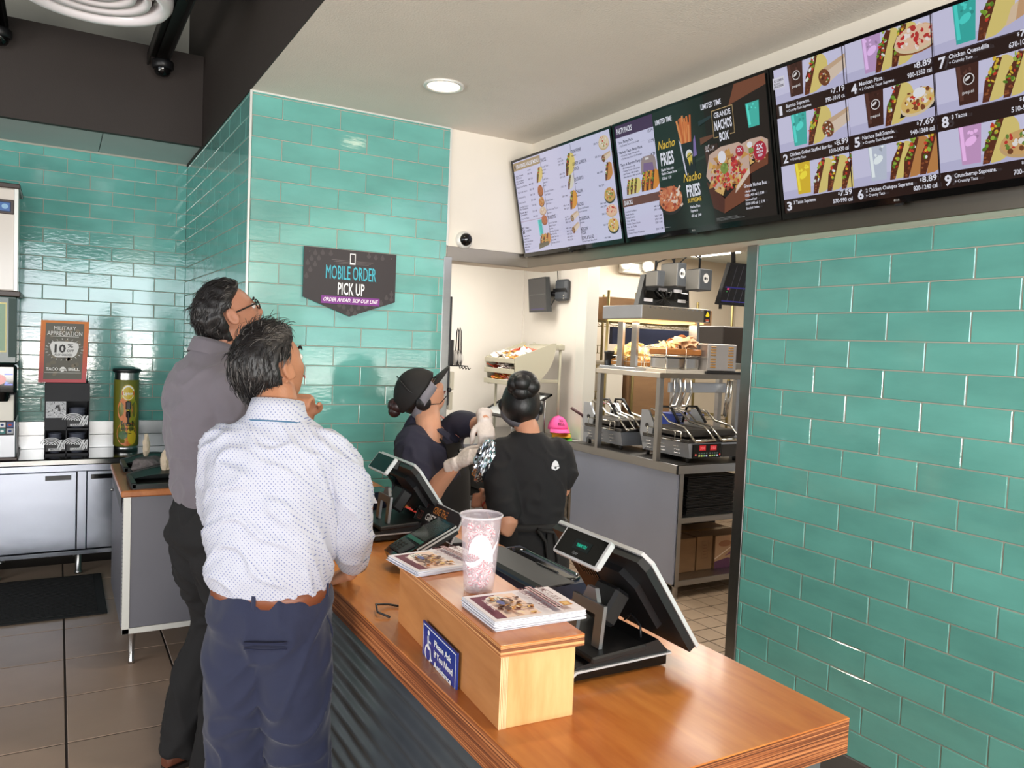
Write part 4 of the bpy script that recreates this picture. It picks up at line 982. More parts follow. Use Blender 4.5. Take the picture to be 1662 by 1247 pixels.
c.rect(.252, .285, .284, .345, (238, 238, 238)); c.rect(.256, .294, .280, .340, DK)
c.text('MOBILE ORDER', .2655, .198, .072, (30, 84, 92), width=.284, align='C', bold=.0)
c.text('MOBILE ORDER', .262, .201, .072, (70, 176, 196), width=.284, align='C', bold=.0)
c.text('PICK UP', .264, .118, .066, (244, 244, 244), width=.152, align='C', bold=.015)
c.poly([(.098, .066), (.430, .066), (.430, .108), (.098, .108)], (124, 52, 138))
c.text('ORDER AHEAD. SKIP OUR LINE.', .264, .078, .021, (246, 240, 246), width=.312, align='C', bold=.015, shear=.25)
c.build('lettering', M_print, t)
for x in (.030, .492): MB().lathe([(.004, 0), (.004, .002), (.0, .003)], o0+np.array([x, -.0085, .336]), 10, axis=(0, -1, 0)).build('screw', M_bolt, t)
# ---- ceiling fittings over the dining side
t = thing('ceiling_diffuser', (.115, 3.956, 3.06), 'white glossy round ceiling diffuser with swirling rings hanging from the black ceiling', 'air diffuser')
dc = (.115, 3.956, 3.10); M_wg = mat('white_gloss_metal', (236, 230, 232), .15, coat=.4)
MB().lathe([(.325, .05), (.322, .02), (.305, 0), (.28, .002), (.262, .018), (.255, .05), (.27, .09), (.31, .09)], dc, 48).build('outer_ring', M_wg, t)
for r0, z in ((.235, .02), (.175, .03), (.118, .038)):
    MB().lathe([(r0, .01+z), (r0-.006, z-.004), (r0-.032, z+.012), (r0-.046, z+.05), (r0-.02, z+.07)], dc, 44).build('ring', M_wg, t)
MB().lathe([(.066, .06), (.06, .044), (.03, .036), (0, .035)], dc, 32).build('centre_cap', M_wg, t)
MB().lathe([(.255, .085), (.0, .085)], dc, 32).build('throat', M_dgrey, t)
MB().lathe([(.10, .09), (.10, 1.45)], dc, 20).build('duct', M_black, t)
for x, y1_ in ((.545, 5.742), (-.335, 5.742)):
    MB().bx(x-.06, x+.06, -1.5, y1_, 3.46, 3.475, .002).bx(x-.06, x-.052, -1.5, y1_, 3.40, 3.475, .002).bx(x+.052, x+.06, -1.5, y1_, 3.40, 3.475, .002).bx(x-.01, x+.01, -1.5, y1_-.02, 3.44, 3.475).build('ceiling_beam', M_black if x < 0 else mat('black_steel', (30, 27, 25), .5), None, 'black steel channel under the open ceiling, %s of the round diffuser' % ('left' if x < 0 else 'right'), 'beam', 'ceiling channels')
    tt = thing('dome_camera', (x+.02, 5.60, 3.30), 'small black dome camera under the %s ceiling channel' % ('left' if x < 0 else 'right'), 'camera', 'dome cameras')
    q = (x+.02, 5.60, 3.30)
    MB().lathe([(0, .10), (.062, .10), (.066, .09), (.066, .055), (.055, .048)], q, 24).build('housing', M_blk, tt)
    MB().lathe([(.052, .052), (.048, .025), (.034, .008), (0, 0)], q, 24).build('dome', M_blkgloss, tt)
# ---- white dome camera beside the menu screens
t = thing('dome_camera', (2.08, 4.21, 2.28), 'white round security camera with black dome on the white wall by the screens', 'camera')
q = (2.082, 4.228, 2.284)
MB().lathe([(.052, 0), (.052, .018), (.046, .028), (.036, .032)], q, 28, axis=(0, -1, 0)).build('housing', M_edge, t)
MB().lathe([(.037, .031), (.034, .045), (.022, .056), (0, .060)], (q[0]+.004, q[1], q[2]+.003), 24, axis=(0, -1, 0)).build('dome', M_blkgloss, t)
# ================================================================== KITCHEN
M_card2 = wood('corrugated_cardboard', (122, 92, 64), (146, 112, 78), 'X', .85, 1.2, 0)
M_brz = mat('aged_brass_post', (120, 106, 66), .45, .7)
M_dkst = mat('dark_steel', (84, 82, 80), .4, .9)
M_alul = mat('light_aluminium_panel', (176, 182, 192), .34, .75, var=.05, scale=5)
M_inox = mat('kitchen_panel_steel', (164, 174, 198), .34, .55, var=.08, scale=1.6, bump=.003, bscale=1.8)
t = thing('kitchen_counter', (3.95, 4.55, 0), 'stainless kitchen work counter with a smooth dented side panel and open shelves at its end', 'counter')
kx0, kx1, ky0, ky1, kz = 3.575, 4.50, 3.91, 5.18, .918
MB().bx(kx0, kx1, ky0, ky1, kz-.006, kz, .002).build('countertop', M_dkst, t)
MB().bx(kx0, kx0+.012, ky0, ky1, kz-.062, kz+.0, .002).bx(kx0, kx1, ky0, ky0+.012, kz-.062, kz, .002).build('apron', M_steel, t)
MB().bx(kx0+.025, kx0+.04, ky0+.02, ky1-.01, .10, kz-.06, .003).build('side_panel', M_inox, t)
for xp in (kx0+.04, kx1-.035): MB().bx(xp, xp+.035, ky0+.012, ky0+.045, .08, kz-.06, .002).build('corner_post', M_steel, t)
MB().bx(kx0+.04, kx1, ky0+.01, ky1-.02, .515, .555, .003).build('middle_shelf', M_steel, t)
MB().bx(kx0+.04, kx1, ky0+.01, ky1-.02, .085, .125, .003).build('lower_shelf', M_steel, t)
MB().bx(kx0+.05, kx1, ky0+.55, ky0+.56, .12, kz-.06).build('rear_divider', mat('dark_inside', (30, 28, 28), .7), t)
for x in (kx0+.06, kx1-.05):
    for y in (ky0+.03, ky1-.06): MB().lathe([(.02, .09), (.02, .03), (.015, .02), (.022, .0)], (x, y, 0), 12).build('leg', M_steel, t)
# stack of black trays on the middle shelf
tm_ = MB(); tm_.bx(-.22, .22, -.16, .16, 0, .003).bx(-.225, .225, -.165, -.155, 0, .0085, .002).bx(-.225, .225, .155, .165, 0, .0085, .002).bx(-.225, -.215, -.165, .165, 0, .0085, .002).bx(.215, .225, -.165, .165, 0, .0085, .002)
tme = tm_.mesh('tray', M_blk)
for k in range(26):
    o = bpy.data.objects.new('serving_tray', tme); COL.objects.link(o); o.location = (3.94+RNG.normal(0, .003), 4.12+RNG.normal(0, .003), .5555+.0105*k); ORG[o.name] = np.array(o.location)
    tag(o, 'black serving tray in the tall stack on the middle shelf of the kitchen counter', 'tray', 'stacked black trays')
def carton(name, x0, x1, y0, y1, z0, z1, lab, group=None, m=None, printed=None):
    t = thing(name, ((x0+x1)/2, (y0+y1)/2, z0), lab, 'box', group)
    MB().bx(x0, x1, y0, y1, z0, z1, .003).build('carton', m or M_card2, t)
    MB().bx(x0+.002, x1-.002, (y0+y1)/2-.025, (y0+y1)/2+.025, z1-.0005, z1+.0008).build('packing_tape', mat('packing_tape', (178, 140, 96), .25), t)
    if printed:
        c = Canvas((x0, y0-.0008, z0), (1, 0, 0), (0, 0, 1)); printed(c, x1-x0, z1-z0); c.build('carton_print', M_print, t)
    return t
carton('cardboard_box', 3.70, 3.925, 4.06, 4.42, .125, .365, 'plain cardboard box at the left of the lower shelf under the trays', 'boxes on the lower shelf')
def pr1(c, w_, h):
    for k in ((.3, .35, .7, .36), (.3, .85, .7, .86), (.3, .35, .31, .86), (.69, .35, .70, .86)): c.rect(w_*k[0], h*k[1], w_*k[2], h*k[3], (96, 60, 34))
    for k in range(4): c.rect(w_*.38, h*(.45+.09*k), w_*.62, h*(.48+.09*k), (110, 70, 40))
carton('cardboard_box', 3.935, 4.085, 4.06, 4.42, .125, .368, 'narrow cardboard box with a printed panel in the middle of the lower shelf', 'boxes on the lower shelf', None, pr1)
def pr2(c, w_, h):
    c.rect(0, 0, w_, h, (176, 140, 108)); c.poly([(0, 0), (w_, 0), (w_, h*.1), (w_*.4, h*.3), (0, h*.22)], (94, 52, 84)); c.poly([(w_*.3, h*.35), (w_, h*.55), (w_, h*.8), (w_*.5, h*.5)], (110, 62, 92)); c.line(0, h*.3, w_, h*.95, .008, (226, 206, 190)); c.ell(w_*.3, h*.75, w_*.2, h*.1, (150, 100, 70), 14)
carton('cardboard_box', 4.10, 4.42, 4.05, 4.42, .125, .362, 'brown box with purple printed artwork at the right of the lower shelf', 'boxes on the lower shelf', None, pr2)
# ---- over shelf standing on the counter
oz = 1.49
t = thing('over_shelf', (3.93, 4.46, kz), 'steel over shelf on square posts standing on the kitchen counter', 'shelf')
ox0, ox1, oy0, oy1 = 3.545, 4.34, 4.095, 4.83
MB().bx(ox0, ox1, oy0, oy1, oz, oz+.036, .002).build('shelf_board', mat('warm_light_steel', (206, 200, 190), .35, .5), t)
MB().bx(ox0, ox1, oy0-.001, oy0+.004, oz+.0, oz+.035).build('shelf_edge', M_steelband, t)
for x, y in ((3.572, 4.122), (3.572, 4.80), (4.30, 4.122), (4.30, 4.80)): MB().bx(x-.019, x+.019, y-.019, y+.019, kz, oz, .002).build('post', M_steel, t)
MB().bx(3.66, 4.20, oy0+.03, oy0+.05, oz-.10, oz-.03, .002).build('utensil_rail', M_alul, t)
MB().bx(3.56, 3.95, 4.38, 4.815, oz+.036, oz+.058, .002).build('raised_tray', M_alul, t)
MB().bx(3.60, 4.20, oy0+.01, oy0+.22, oz+.036, oz+.060, .002).build('front_ledge', mat('warm_light_steel', (206, 200, 190), .35, .5), t)
sz = oz+.060
# wire baskets of chips
M_wire = mat('chrome_wire', (210, 208, 200), .2, 1.0); M_chip = mat('tortilla_chip', (236, 208, 140), .65, var=.18, scale=30, rand=.12); M_shell = mat('fried_shell', (230, 186, 146), .6, var=.2, scale=30, rand=.12)
M_liner = mat('amber_basket_liner', (190, 130, 60), .3, alpha=.85)
def wire_basket(x0, x1, y0, y1, z0, z1, lab):
    t = thing('wire_basket', ((x0+x1)/2, (y0+y1)/2, z0), lab, 'basket', 'wire baskets under the heat lamp')
    m = MB()
    for z in (z0+.004, z1, (z0+z1)/2): m.tube([(x0, y0, z), (x1, y0, z), (x1, y1, z), (x0, y1, z), (x0, y0, z)], .0025, 5)
    for i in range(5):
        x = x0+(x1-x0)*i/4
        for y in (y0, y1): m.cyl((x, y, z0+.004), (x, y, z1), .002, n=5)
    for i in range(4):
        y = y0+(y1-y0)*i/3
        for x in (x0, x1): m.cyl((x, y, z0+.004), (x, y, z1), .002, n=5)
    m.build('wire_frame', M_wire, t)
    MB().bx(x0+.004, x1-.004, y0+.004, y1-.004, z0+.004, z0+.75*(z1-z0), .01).build('liner', M_liner, t)
wire_basket(3.60, 3.78, 4.42, 4.78, oz+.06, oz+.135, 'low wire basket of yellow tortilla chips at the left of the over shelf')
chipm = MB().add([(-.034, -.028, 0), (.034, -.026, .006), (0, .038, .002), (0, 0, .015), (-.034, -.028, -.003), (.034, -.026, .003), (0, .038, -.001), (0, 0, .011)], [(0, 1, 3), (1, 2, 3), (2, 0, 3), (5, 4, 7), (6, 5, 7), (4, 6, 7), (0, 4, 5, 1), (1, 5, 6, 2), (2, 6, 4, 0)]).mesh('chip', M_chip)
shellm = MB().add([(r*math.cos(a_), w_, r*math.sin(a_)) for r in (.042, .04) for w_ in (-.03, 0, .03) for a_ in np.linspace(.25, PI-.25, 7)], [(7*j+i, 7*j+i+1, 7*j+i+8, 7*j+i+7) for j in (0, 1) for i in range(6)]+[(21+7*j+i, 21+7*j+i+7, 21+7*j+i+8, 21+7*j+i+1) for j in (0, 1) for i in range(6)], 0, True).mesh('shell', M_shell)
def heap(n, x0, x1, y0, y1, z0, dz, me, nm, lab, cat, group):
    for k in range(n):
        o = bpy.data.objects.new(nm, me); COL.objects.link(o)
        o.location = (RNG.uniform(x0, x1), RNG.uniform(y0, y1), z0+dz*k/n+RNG.uniform(0, .01)); o.rotation_euler = (RNG.uniform(-.9, .9), RNG.uniform(-.9, .9), RNG.uniform(0, 6.3)); s_ = RNG.uniform(.8, 1.25); o.scale = (s_, s_, s_)
        ORG[o.name] = np.array(o.location); tag(o, lab, cat, group)
heap(70, 3.62, 3.76, 4.44, 4.76, oz+.115, .065, chipm, 'tortilla_chip', 'yellow tortilla chip heaped in the low wire basket on the over shelf', 'chip', 'chips in the low basket')
heap(5, 3.66, 3.72, 4.54, 4.66, oz+.19, .04, chipm, 'tortilla_chip', 'tortilla chip at the top of the heap in the low wire basket', 'chip', 'chips on top of the heap')
# raised rack with a shell basket
t = thing('wire_rack', (3.77, 4.2, sz), 'tall wire rack holding the basket of fried shells over the steel pans', 'rack')
m = MB()
for x in (3.62, 3.80, 4.0):
    for y in (4.13, 4.36): m.cyl((x, y, sz), (x, y, sz+.155), .0035, n=6)
for y in (4.13, 4.36): m.tube([(3.61, y, sz+.095), (4.01, y, sz+.095)], .003, 6)
for k in range(9): m.tube([(3.62+.0475*k, 4.13, sz+.095), (3.62+.0475*k, 4.36, sz+.095)], .0022, 5)
m.tube([(3.62, 4.13, sz+.155), (3.62, 4.36, sz+.155), (3.70, 4.36, sz+.165), (3.78, 4.36, sz+.165)], .003, 6)
m.build('wire_frame', M_wire, t)
t = thing('shell_basket', (3.80, 4.24, sz+.098), 'brown basket of fried shells and folded tortillas on the wire rack', 'basket')
MB().bx(3.64, 3.96, 4.14, 4.34, sz+.099, sz+.145, .008).build('basket_body', mat('brown_tray', (150, 96, 48), .5, var=.2, scale=12), t)
heap(26, 3.80, 3.94, 4.16, 4.32, sz+.155, .03, shellm, 'fried_shell', 'golden fried shell standing in the brown basket on the wire rack', 'shell', 'fried shells on the rack')
heap(8, 3.68, 3.76, 4.16, 4.32, sz+.150, .02, chipm, 'tortilla_piece', 'pale folded tortilla piece at the left of the brown basket', 'tortilla', 'tortillas on the rack')
for x, lab, r in ((3.72, 'left of the two', 0), (3.90, 'right of the two', 1)):
    t = thing('steel_pan', (x, 4.25, sz), 'stainless steel insert pan under the wire rack, '+lab, 'pan', 'pans under the wire rack')
    MB().bx(x-.07, x+.06, 4.16, 4.34, sz, sz+.085, .01).build('pan_body', M_bolt, t)
    MB().bx(x-.078, x+.068, 4.152, 4.348, sz+.083, sz+.088, .002).build('pan_rim', M_steel, t)
# vented steel warmer
t = thing('vented_warmer', (4.10, 4.25, sz-.02), 'square stainless warmer box with two columns of louvre slots', 'warmer')
MB().bx(3.915+.06, 4.26, 4.10, 4.46, sz-.005, sz+.19, .006).build('housing', mat('brushed_warm_steel', (196, 190, 186), .3, .8), t)
for cx in (4.03, 4.20):
    for k in range(4):
        for zz in (sz+.02, sz+.105): MB().bx(cx-.024, cx+.024, 4.094, 4.104, zz+.019*k, zz+.010+.019*k, .002).build('louvre', mat('warm_louvre', (206, 160, 96), .35, .6), t)
MB().bx(3.96, 4.34, 4.09, 4.47, sz-.024, sz-.004, .003).build('base_plate', M_blk, t)
# ---- heat lamp above, on two pairs of legs
t = thing('heat_lamp_unit', (3.7, 4.3, oz+.05), 'long stainless heat lamp hood on flat legs above the baskets', 'heat lamp')
hx0, hx1, hy0, hy1, hz0, hz1 = 3.43, 4.05, 4.18, 4.62, 1.888, 1.985
MB().bx(hx0, hx1, hy0, hy1, hz0, hz1, .004).build('hood', mat('hood_steel', (150, 142, 130), .35, .8), t)
MB().bx(hx0-.004, hx0+.006, hy0+.002, hy1, hz0+.003, hz1-.002, .002).build('end_cap', M_alul, t)
MB().bx(hx1-.055, hx1+.004, hy0-.004, hy0+.01, hz0+.002, hz1-.004, .002).build('control_plate', M_blk, t)
c = Canvas((hx1-.055, hy0-.0045, hz0), (1, 0, 0), (0, 0, 1)); c.poly([(.012, .050), (.03, .082), (.048, .060), (.046, .045), (.02, .042)], (236, 214, 40)); c.rect(.014, .018, .046, .024, (206, 90, 60)); c.rect(.018, .008, .042, .013, (220, 190, 180)); c.ell(.03, .09, .003, .003, (150, 110, 200), 8); c.build('warning_label', M_print, t)
for k in range(12): MB().bx(hx0+.06+.043*k, hx0+.078+.043*k, hy0-.002, hy0+.004, hz1-.018, hz1-.010).build('slot', M_bolt, t)
MB().bx(hx0+.02, hx1-.02, hy0+.03, hy1-.03, hz0-.012, hz0, .003).build('heater_strip', mat('warm_heater', (255, 214, 150), .4, emit=(255, 210, 140), estr=1.6), t)
for x, y in ((3.575, 4.66-.08), (3.575, 4.66-.24), (3.955, 4.215), (4.01, 4.30)):
    MB().bx(x-.012, x+.012, y-.03, y+.03, oz+.036, hz0+.004, .002).build('leg', M_steel, t)
l = bpy.data.lights.new('heat_lamp', 'AREA'); l.shape = 'RECTANGLE'; l.size = .5; l.size_y = .3; l.energy = 5; l.color = (1, .84, .62)
o = bpy.data.objects.new('heat_lamp', l); COL.objects.link(o); o.location = (3.74, 4.4, hz0-.02)
# ---- contact grills
def grill(name, x0, x1, y0, y1, z0, lab, led):
    t = thing(name, ((x0+x1)/2, (y0+y1)/2, z0), lab, 'grill', 'contact grills')
    m = MB()
    for fx in (x0+.04, x1-.04):
        for fy in (y0+.04, y1-.04): m.cyl((fx, fy, z0), (fx, fy, z0+.04), .013, n=10)
    m.build('feet', M_blk, t)
    zb, zt = z0+.035, z0+.135
    # body with slanted side walls
    MB().prism([(x0+.02, zb), (x1-.01, zb), (x1, zt), (x0, zt)], (0, y1, 0), (1, 0, 0), (0, 0, 1), y1-y0).build('body', M_alul, t)
    for k in range(3):
        for j in range(3):
            yy = y0+.12+(y1-y0-.2)*j/2.0; zz = zb+.022+.024*k
            MB().box((x0+.020-.2*(zz-zb)-.002, yy, zz), (.008, .055, .008), None, .003).build('louvre', M_bolt, t)
    MB().bx(x0+.005, x1-.005, y0+.005, y1-.005, zt, zt+.025, .004).build('lower_plate', M_dkst, t)
    for k, (xa, xb) in enumerate(((x0+.02, (x0+x1)/2-.008), ((x0+x1)/2+.008, x1-.02))):
        MB().bx(xa, xb, y0+.05, y1-.04, zt+.035, zt+.085, .008).build('upper_plate', M_dkst, t)
    mm_ = MB()
    for zz in (zt+.01, zt+.075): mm_.tube([(x0-.012, y0+.06, zz), (x0-.014, (y0+y1)/2, zz), (x0-.012, y1-.08, zz)], .004, 6)
    for yy in (y0+.06, y0+.12, y1-.08): mm_.cyl((x0-.012, yy, zt+.01), (x0-.012, yy, zt+.075), .004, n=6)
    mm_.build('side_guard', M_wire, t)
    for k, (xa, xb) in enumerate(((x0+.04, (x0+x1)/2-.03), ((x0+x1)/2+.03, x1-.04))):
        h = MB()
        for x in (xa, xb):
            h.tube([(x, y1-.05, zt+.20), (x, y1-.16, zt+.185), (x, (y0+y1)/2, zt+.125), (x, y0+.09, zt+.105), (x, y0-.02, zt+.02)], .008, 8)
        h.tube([(xa, y0-.02, zt+.02), (xb, y0-.02, zt+.02)], .011, 10)
        h.build('handle', M_wire, t)
        hs = MB()
        hs.tube([(xa+.05, y1-.06, zt+.10), (xa+.05, y1-.10, zt+.22), (xa+.05, y1-.20, zt+.225), (xa+.05, y1-.30, zt+.12)], .010, 8)
        hs.build('power_hose', M_blk, t)
    for x in (x0+.01, x1-.03):
        MB().prism([(y1-.02, zb), (y1-.10, zb+.06), (y1-.12, zt+.10), (y1-.06, zt+.19), (y1+.02, zt+.19), (y1+.03, zt+.03)], (x, 0, 0), (0, 1, 0), (0, 0, 1), .014).build('hinge_plate', M_alul, t)
        MB().cyl((x-.006, y1-.05, zt+.08), (x+.02, y1-.05, zt+.08), .016, n=12).build('pivot', M_blk, t)
    if led:
        MB().bx(x0+.04, x0+.30, y0-.010, y0+.004, zb+.002, zt-.004, .002).build('control_panel', M_blkgloss, t)
        MB().bx(x0+.31, x1-.02, y0-.008, y0+.004, zb+.002, zt-.012, .002).build('drip_drawer', M_dkst, t)
        c = Canvas((x0+.04, y0-.0105, zb), (1, 0, 0), (0, 0, 1))
        for k in range(2):
            c.rect(.055+.10*k, .052, .115+.10*k, .088, (190, 16, 26)); c.text('350', .062+.10*k, .060, .020, (255, 120, 120), width=.045)
        for k in range(8):
            c.rect(.05+.022*k+(.01 if k > 3 else 0), .010, .064+.022*k+(.01 if k > 3 else 0), .022, [(190, 190, 120), (170, 190, 90), (120, 160, 110), (170, 180, 200)][k % 4]); c.rect(.05+.022*k+(.01 if k > 3 else 0), .028, .064+.022*k+(.01 if k > 3 else 0), .038, (70, 84, 74))
        c.ell(.022, .024, .008, .008, (210, 90, 80), 10); c.ell(.245, .022, .007, .007, (200, 30, 30), 10)
        c.build('control_print', M_screen, t, 'red lit digits and small buttons')
    return t
grill('contact_grill', 3.645, 3.95, 4.62, 5.10, kz, 'far contact grill with louvred side on the left end of the kitchen counter', False)
grill('contact_grill', 3.70, 4.22, 3.955, 4.45, kz, 'near double contact grill with a red lit control panel', True)
# spatula standing behind the far grill
t = thing('spatula', (3.66, 5.14, kz), 'spatula with dark handle leaning behind the far grill', 'spatula')
MB().box((3.68, 5.135, kz+.155), (.004, .05, .07), rotm(.2, 0, 0)).build('blade', M_bolt, t)
MB().tube([(3.685, 5.13, kz+.18), (3.66, 5.15, kz+.215), (3.60, 5.22, kz+.265)], .012, 8).build('handle', mat('maroon_handle', (70, 34, 40), .5), t)
MB().box((3.69, 5.13, kz+.06), (.012, .05, .12)).build('holder', M_alul, t)
# tongs hooked on the over shelf
for x, y, lab in ((3.68, 4.16, 'left'), (3.76, 4.14, 'right')):
    MB().tube([(x, y-.06, oz-.01), (x, y-.062, oz-.10), (x-.03, y-.062, oz-.19)], .008, 8).tube([(x+.05, y-.06, oz-.01), (x+.06, y-.062, oz-.09), (x+.02, y-.062, oz-.19), (x-.03, y-.062, oz-.19)], .010, 8).build('hanging_tongs', M_bolt, None, 'steel tongs hanging from the front of the over shelf, %s pair' % lab, 'tongs', 'tongs on the over shelf')
MB().tube([(4.18, 4.085, oz-.01), (4.16, 4.08, oz-.12), (4.15, 4.08, oz-.26)], .012, 8).tube([(4.21, 4.085, oz-.01), (4.20, 4.08, oz-.12), (4.16, 4.08, oz-.27)], .010, 8).build('hanging_scoop', M_bolt, None, 'long steel tongs hanging at the right end of the over shelf', 'tongs', 'tongs on the over shelf')
# blue glove box on a steel pan
t = thing('steel_bowl', (4.10, 4.62, kz), 'wide stainless pan with the blue glove box on it', 'pan')
MB().lathe([(0, 0), (.10, 0), (.13, .10), (.20, .17), (.205, .175), (.195, .175), (.12, .10), (0, .012)], (4.16, 4.66, kz), 24).build('bowl', M_bolt, t)
t = thing('glove_box', (4.2, 4.66, kz+.176), 'blue and white printed glove box on the steel pan', 'box')
gx0, gx1, gy0, gz0, gz1 = 4.10, 4.40, 4.54, kz+.178, kz+.275
MB().bx(gx0, gx1, gy0, 4.74, gz0, gz1, .002).build('carton', mat('blue_carton', (40, 66, 158), .45), t)
c = Canvas((gx0, gy0-.0008, gz0), (1, 0, 0), (0, 0, 1)); c.rect(.09, 0, .18, .097, (230, 228, 230)); c.text('SG100', .012, .066, .018, (236, 240, 246), width=.065); c.rect(.016, .052, .07, .056, (190, 206, 236)); c.rect(.016, .040, .07, .044, (190, 206, 236)); c.rect(.016, .022, .06, .026, (190, 206, 236)); c.text('HandGard', .097, .044, .014, (196, 40, 50), width=.076); c.rect(.21, .03, .29, .056, (196, 60, 60)); c.rect(.215, .034, .285, .052, (226, 206, 206)); c.build('carton_print', M_print, t)
crumple('plastic_glove', (4.22, 4.64, gz1), (.07, .04, .02), mat('clear_glove', (226, 220, 206), .4), 21, 'crumpled clear glove on top of the blue glove box')
# ---- order screens, speakers and bump boxes hung under the kitchen ceiling
t = thing('order_monitor', (3.77, 4.3, hz1), 'back of a dark order monitor with cables standing on the heat lamp hood', 'monitor')
MB().prism([(3.53, hz1+.002), (4.01, hz1+.002), (3.99, hz1+.225), (3.58, hz1+.225)], (0, 4.40, 0), (1, 0, 0), (0, 0, 1), .05).build('shell', M_dgrey, t)
MB().bx(3.58, 3.98, 4.335, 4.352, hz1+.055, hz1+.115, .004).build('connector_recess', M_blkgloss, t)
for xx, zz in ((3.70, .115), (3.84, .115), (3.57, .035), (3.88, .045)): MB().bx(xx, xx+.075, 4.332, 4.340, hz1+zz, hz1+zz+.022).build('label', M_paper, t)
for k in range(4): MB().tube([(3.66+.05*k, 4.33, hz1+.12), (3.70+.03*k, 4.315, hz1+.08), (3.80-.05*k, 4.32, hz1+.03), (3.74, 4.33, hz1+.004)], .005, 6).build('cable', M_blk, t)
M_spk = mat('grey_speaker', (70, 74, 80), .5); M_spk2 = mat('light_grey_panel', (128, 126, 122), .5)
def speaker(x0, x1, y0, y1, z0, z1, lab, logo=False):
    t = thing('speaker', ((x0+x1)/2, (y0+y1)/2, z0), lab, 'speaker', 'grey boxes over the heat lamp')
    MB().bx(x0, x1, y0, y1, z0, z1, .006).build('cabinet', M_spk, t)
    MB().bx(x0-.004, x0+.004, y0+.006, y1-.006, z0+.006, z1-.006, .002).build('side_plate', M_spk2, t)
    MB().cyl(((x0+x1)/2, (y0+y1)/2, z1), ((x0+x1)/2, (y0+y1)/2, 2.70), .008, n=8).build('hanger_rod', M_dgrey, t)
    if logo:
        c = Canvas(((x0+x1)/2, y0-.0008, (z0+z1)/2), (1, 0, 0), (0, 0, 1)); c.ell(0, .01, .026, .034, (206, 206, 206), 20); c.ell(-.008, .008, .009, .012, (40, 42, 46), 10); c.text('SR', .0, -.002, .018, (40, 42, 46), width=.02); c.build('round_badge', M_print, t)
    return t
speaker(3.545, 3.61, 4.17, 4.30, hz1+.13, hz1+.24, 'smaller grey box at the left of the speakers over the heat lamp')
speaker(3.66, 3.74, 4.10, 4.28, hz1+.135, hz1+.30, 'tall grey speaker in the middle over the heat lamp', True)
speaker(3.86, 3.98, 4.10, 4.24, hz1+.125, hz1+.275, 'dark speaker with a round white badge over the heat lamp', True)
MB().tube([(3.58, 4.24, hz1+.24), (3.58, 4.22, hz1+.30), (3.66, 4.18, hz1+.34), (3.70, 4.18, hz1+.30)], .005, 6).tube([(3.72, 4.16, hz1+.30), (3.78, 4.12, hz1+.37), (3.90, 4.14, hz1+.35), (3.92, 4.17, hz1+.275)], .005, 6).build('loose_cables', M_blk, None, 'black cables looping above the grey speakers', 'cable')
t = thing('order_screen', (4.16, 4.1, 2.0), 'black tilted kitchen order screen at the right of the opening', 'monitor')
u_ = unit([1, -.05, .0]); v_ = unit([.22, -.12, 1.0]); o0 = np.array([4.045, 4.10, 2.02])
MB().prism([(0, 0), (.30, 0), (.30, .31), (0, .31)], o0, u_, v_, -.035).build('housing', M_blk, t)
MB().cyl((4.22, 4.14, 2.30), (4.24, 4.2, 2.70), .016, n=10).build('ceiling_arm', M_blk, t)
MB().bx(4.06, 4.075, 4.09, 4.105, 1.99, 2.03).build('latch', M_blk, t)
c = Canvas(o0-np.cross(u_, v_)*-.0008, u_, v_); c.rect(.012, .012, .288, .298, (12, 10, 14))
for k in range(4): c.rect(.07+.06*k, .02, .0712+.06*k, .29, (120, 116, 124))
c.rect(.02, .125, .28, .135, (40, 36, 110)); c.rect(.02, .025, .26, .033, (50, 46, 120)); c.rect(.04, .112, .062, .124, (226, 70, 120)); c.rect(.04, .095, .05, .10, (60, 160, 80)); c.build('order_grid', M_screen, t)
# cartons and shelving behind the counter
for x0, x1, y0, y1, z0, z1, lab in ((4.60, 5.30, 5.75, 6.15, 1.06, 1.50, 'large cardboard carton in the dark row behind the kitchen counter'), (4.36, 4.92, 5.80, 6.10, 1.94, 2.15, 'flat cardboard carton on the top shelf behind the heat lamp'), (5.42, 5.75, 5.9, 6.2, 1.94, 2.10, 'cardboard carton at the right of the top shelf')):
    carton('cardboard_carton', x0, x1, y0, y1, z0, z1, lab, 'cartons on the wire shelving')
t = thing('wire_shelving', (5.0, 5.98, 0), 'brass coloured wire shelving unit behind the kitchen counter', 'shelf')
for x in (4.30, 4.62, 5.85):
    for y in (5.72, 6.22): MB().cyl((x, y, 0), (x, y, 2.2), .0135, n=10).build('post', M_brz, t)
for z in (.30, 1.05, 1.93):
    m = MB()
    for y in (5.72, 6.22):
        m.tube([(4.30, y, z), (5.85, y, z)], .005, 6); m.tube([(4.30, y, z-.04), (5.85, y, z-.04)], .004, 6)
        m.tube([(4.30+.0775*k, y, z if k % 2 else z-.04) for k in range(21)], .003, 5)
    for k in range(30): m.tube([(4.30+.0534*k, 5.72, z), (4.30+.0534*k, 6.22, z)], .003, 5)
    m.build('shelf', M_brz, t)
MB().bx(4.5, 5.8, 5.9, 5.95, 1.72, 1.88, .003).build('blue_carton', mat('navy_carton', (34, 42, 70), .6), None, 'long navy carton under the top wire shelf', 'box')
MB().bx(4.36, 4.56, 5.78, 5.98, 1.05, 1.56, .01).build('white_sack', mat('white_tub', (206, 200, 188), .5), None, 'white upright sack beside the shelving post', 'sack')
t = thing('microwave', (5.6, 5.0, 1.55), 'dark microwave with a silver panel behind the vented warmer', 'microwave')
MB().bx(4.72, 5.30, 4.70, 5.1, 1.60, 1.90, .008).build('case', mat('dark_microwave', (44, 38, 36), .3), t)
MB().bx(5.16, 5.32, 4.692, 4.71, 1.62, 1.88, .003).build('control_panel', M_dgrey, t)
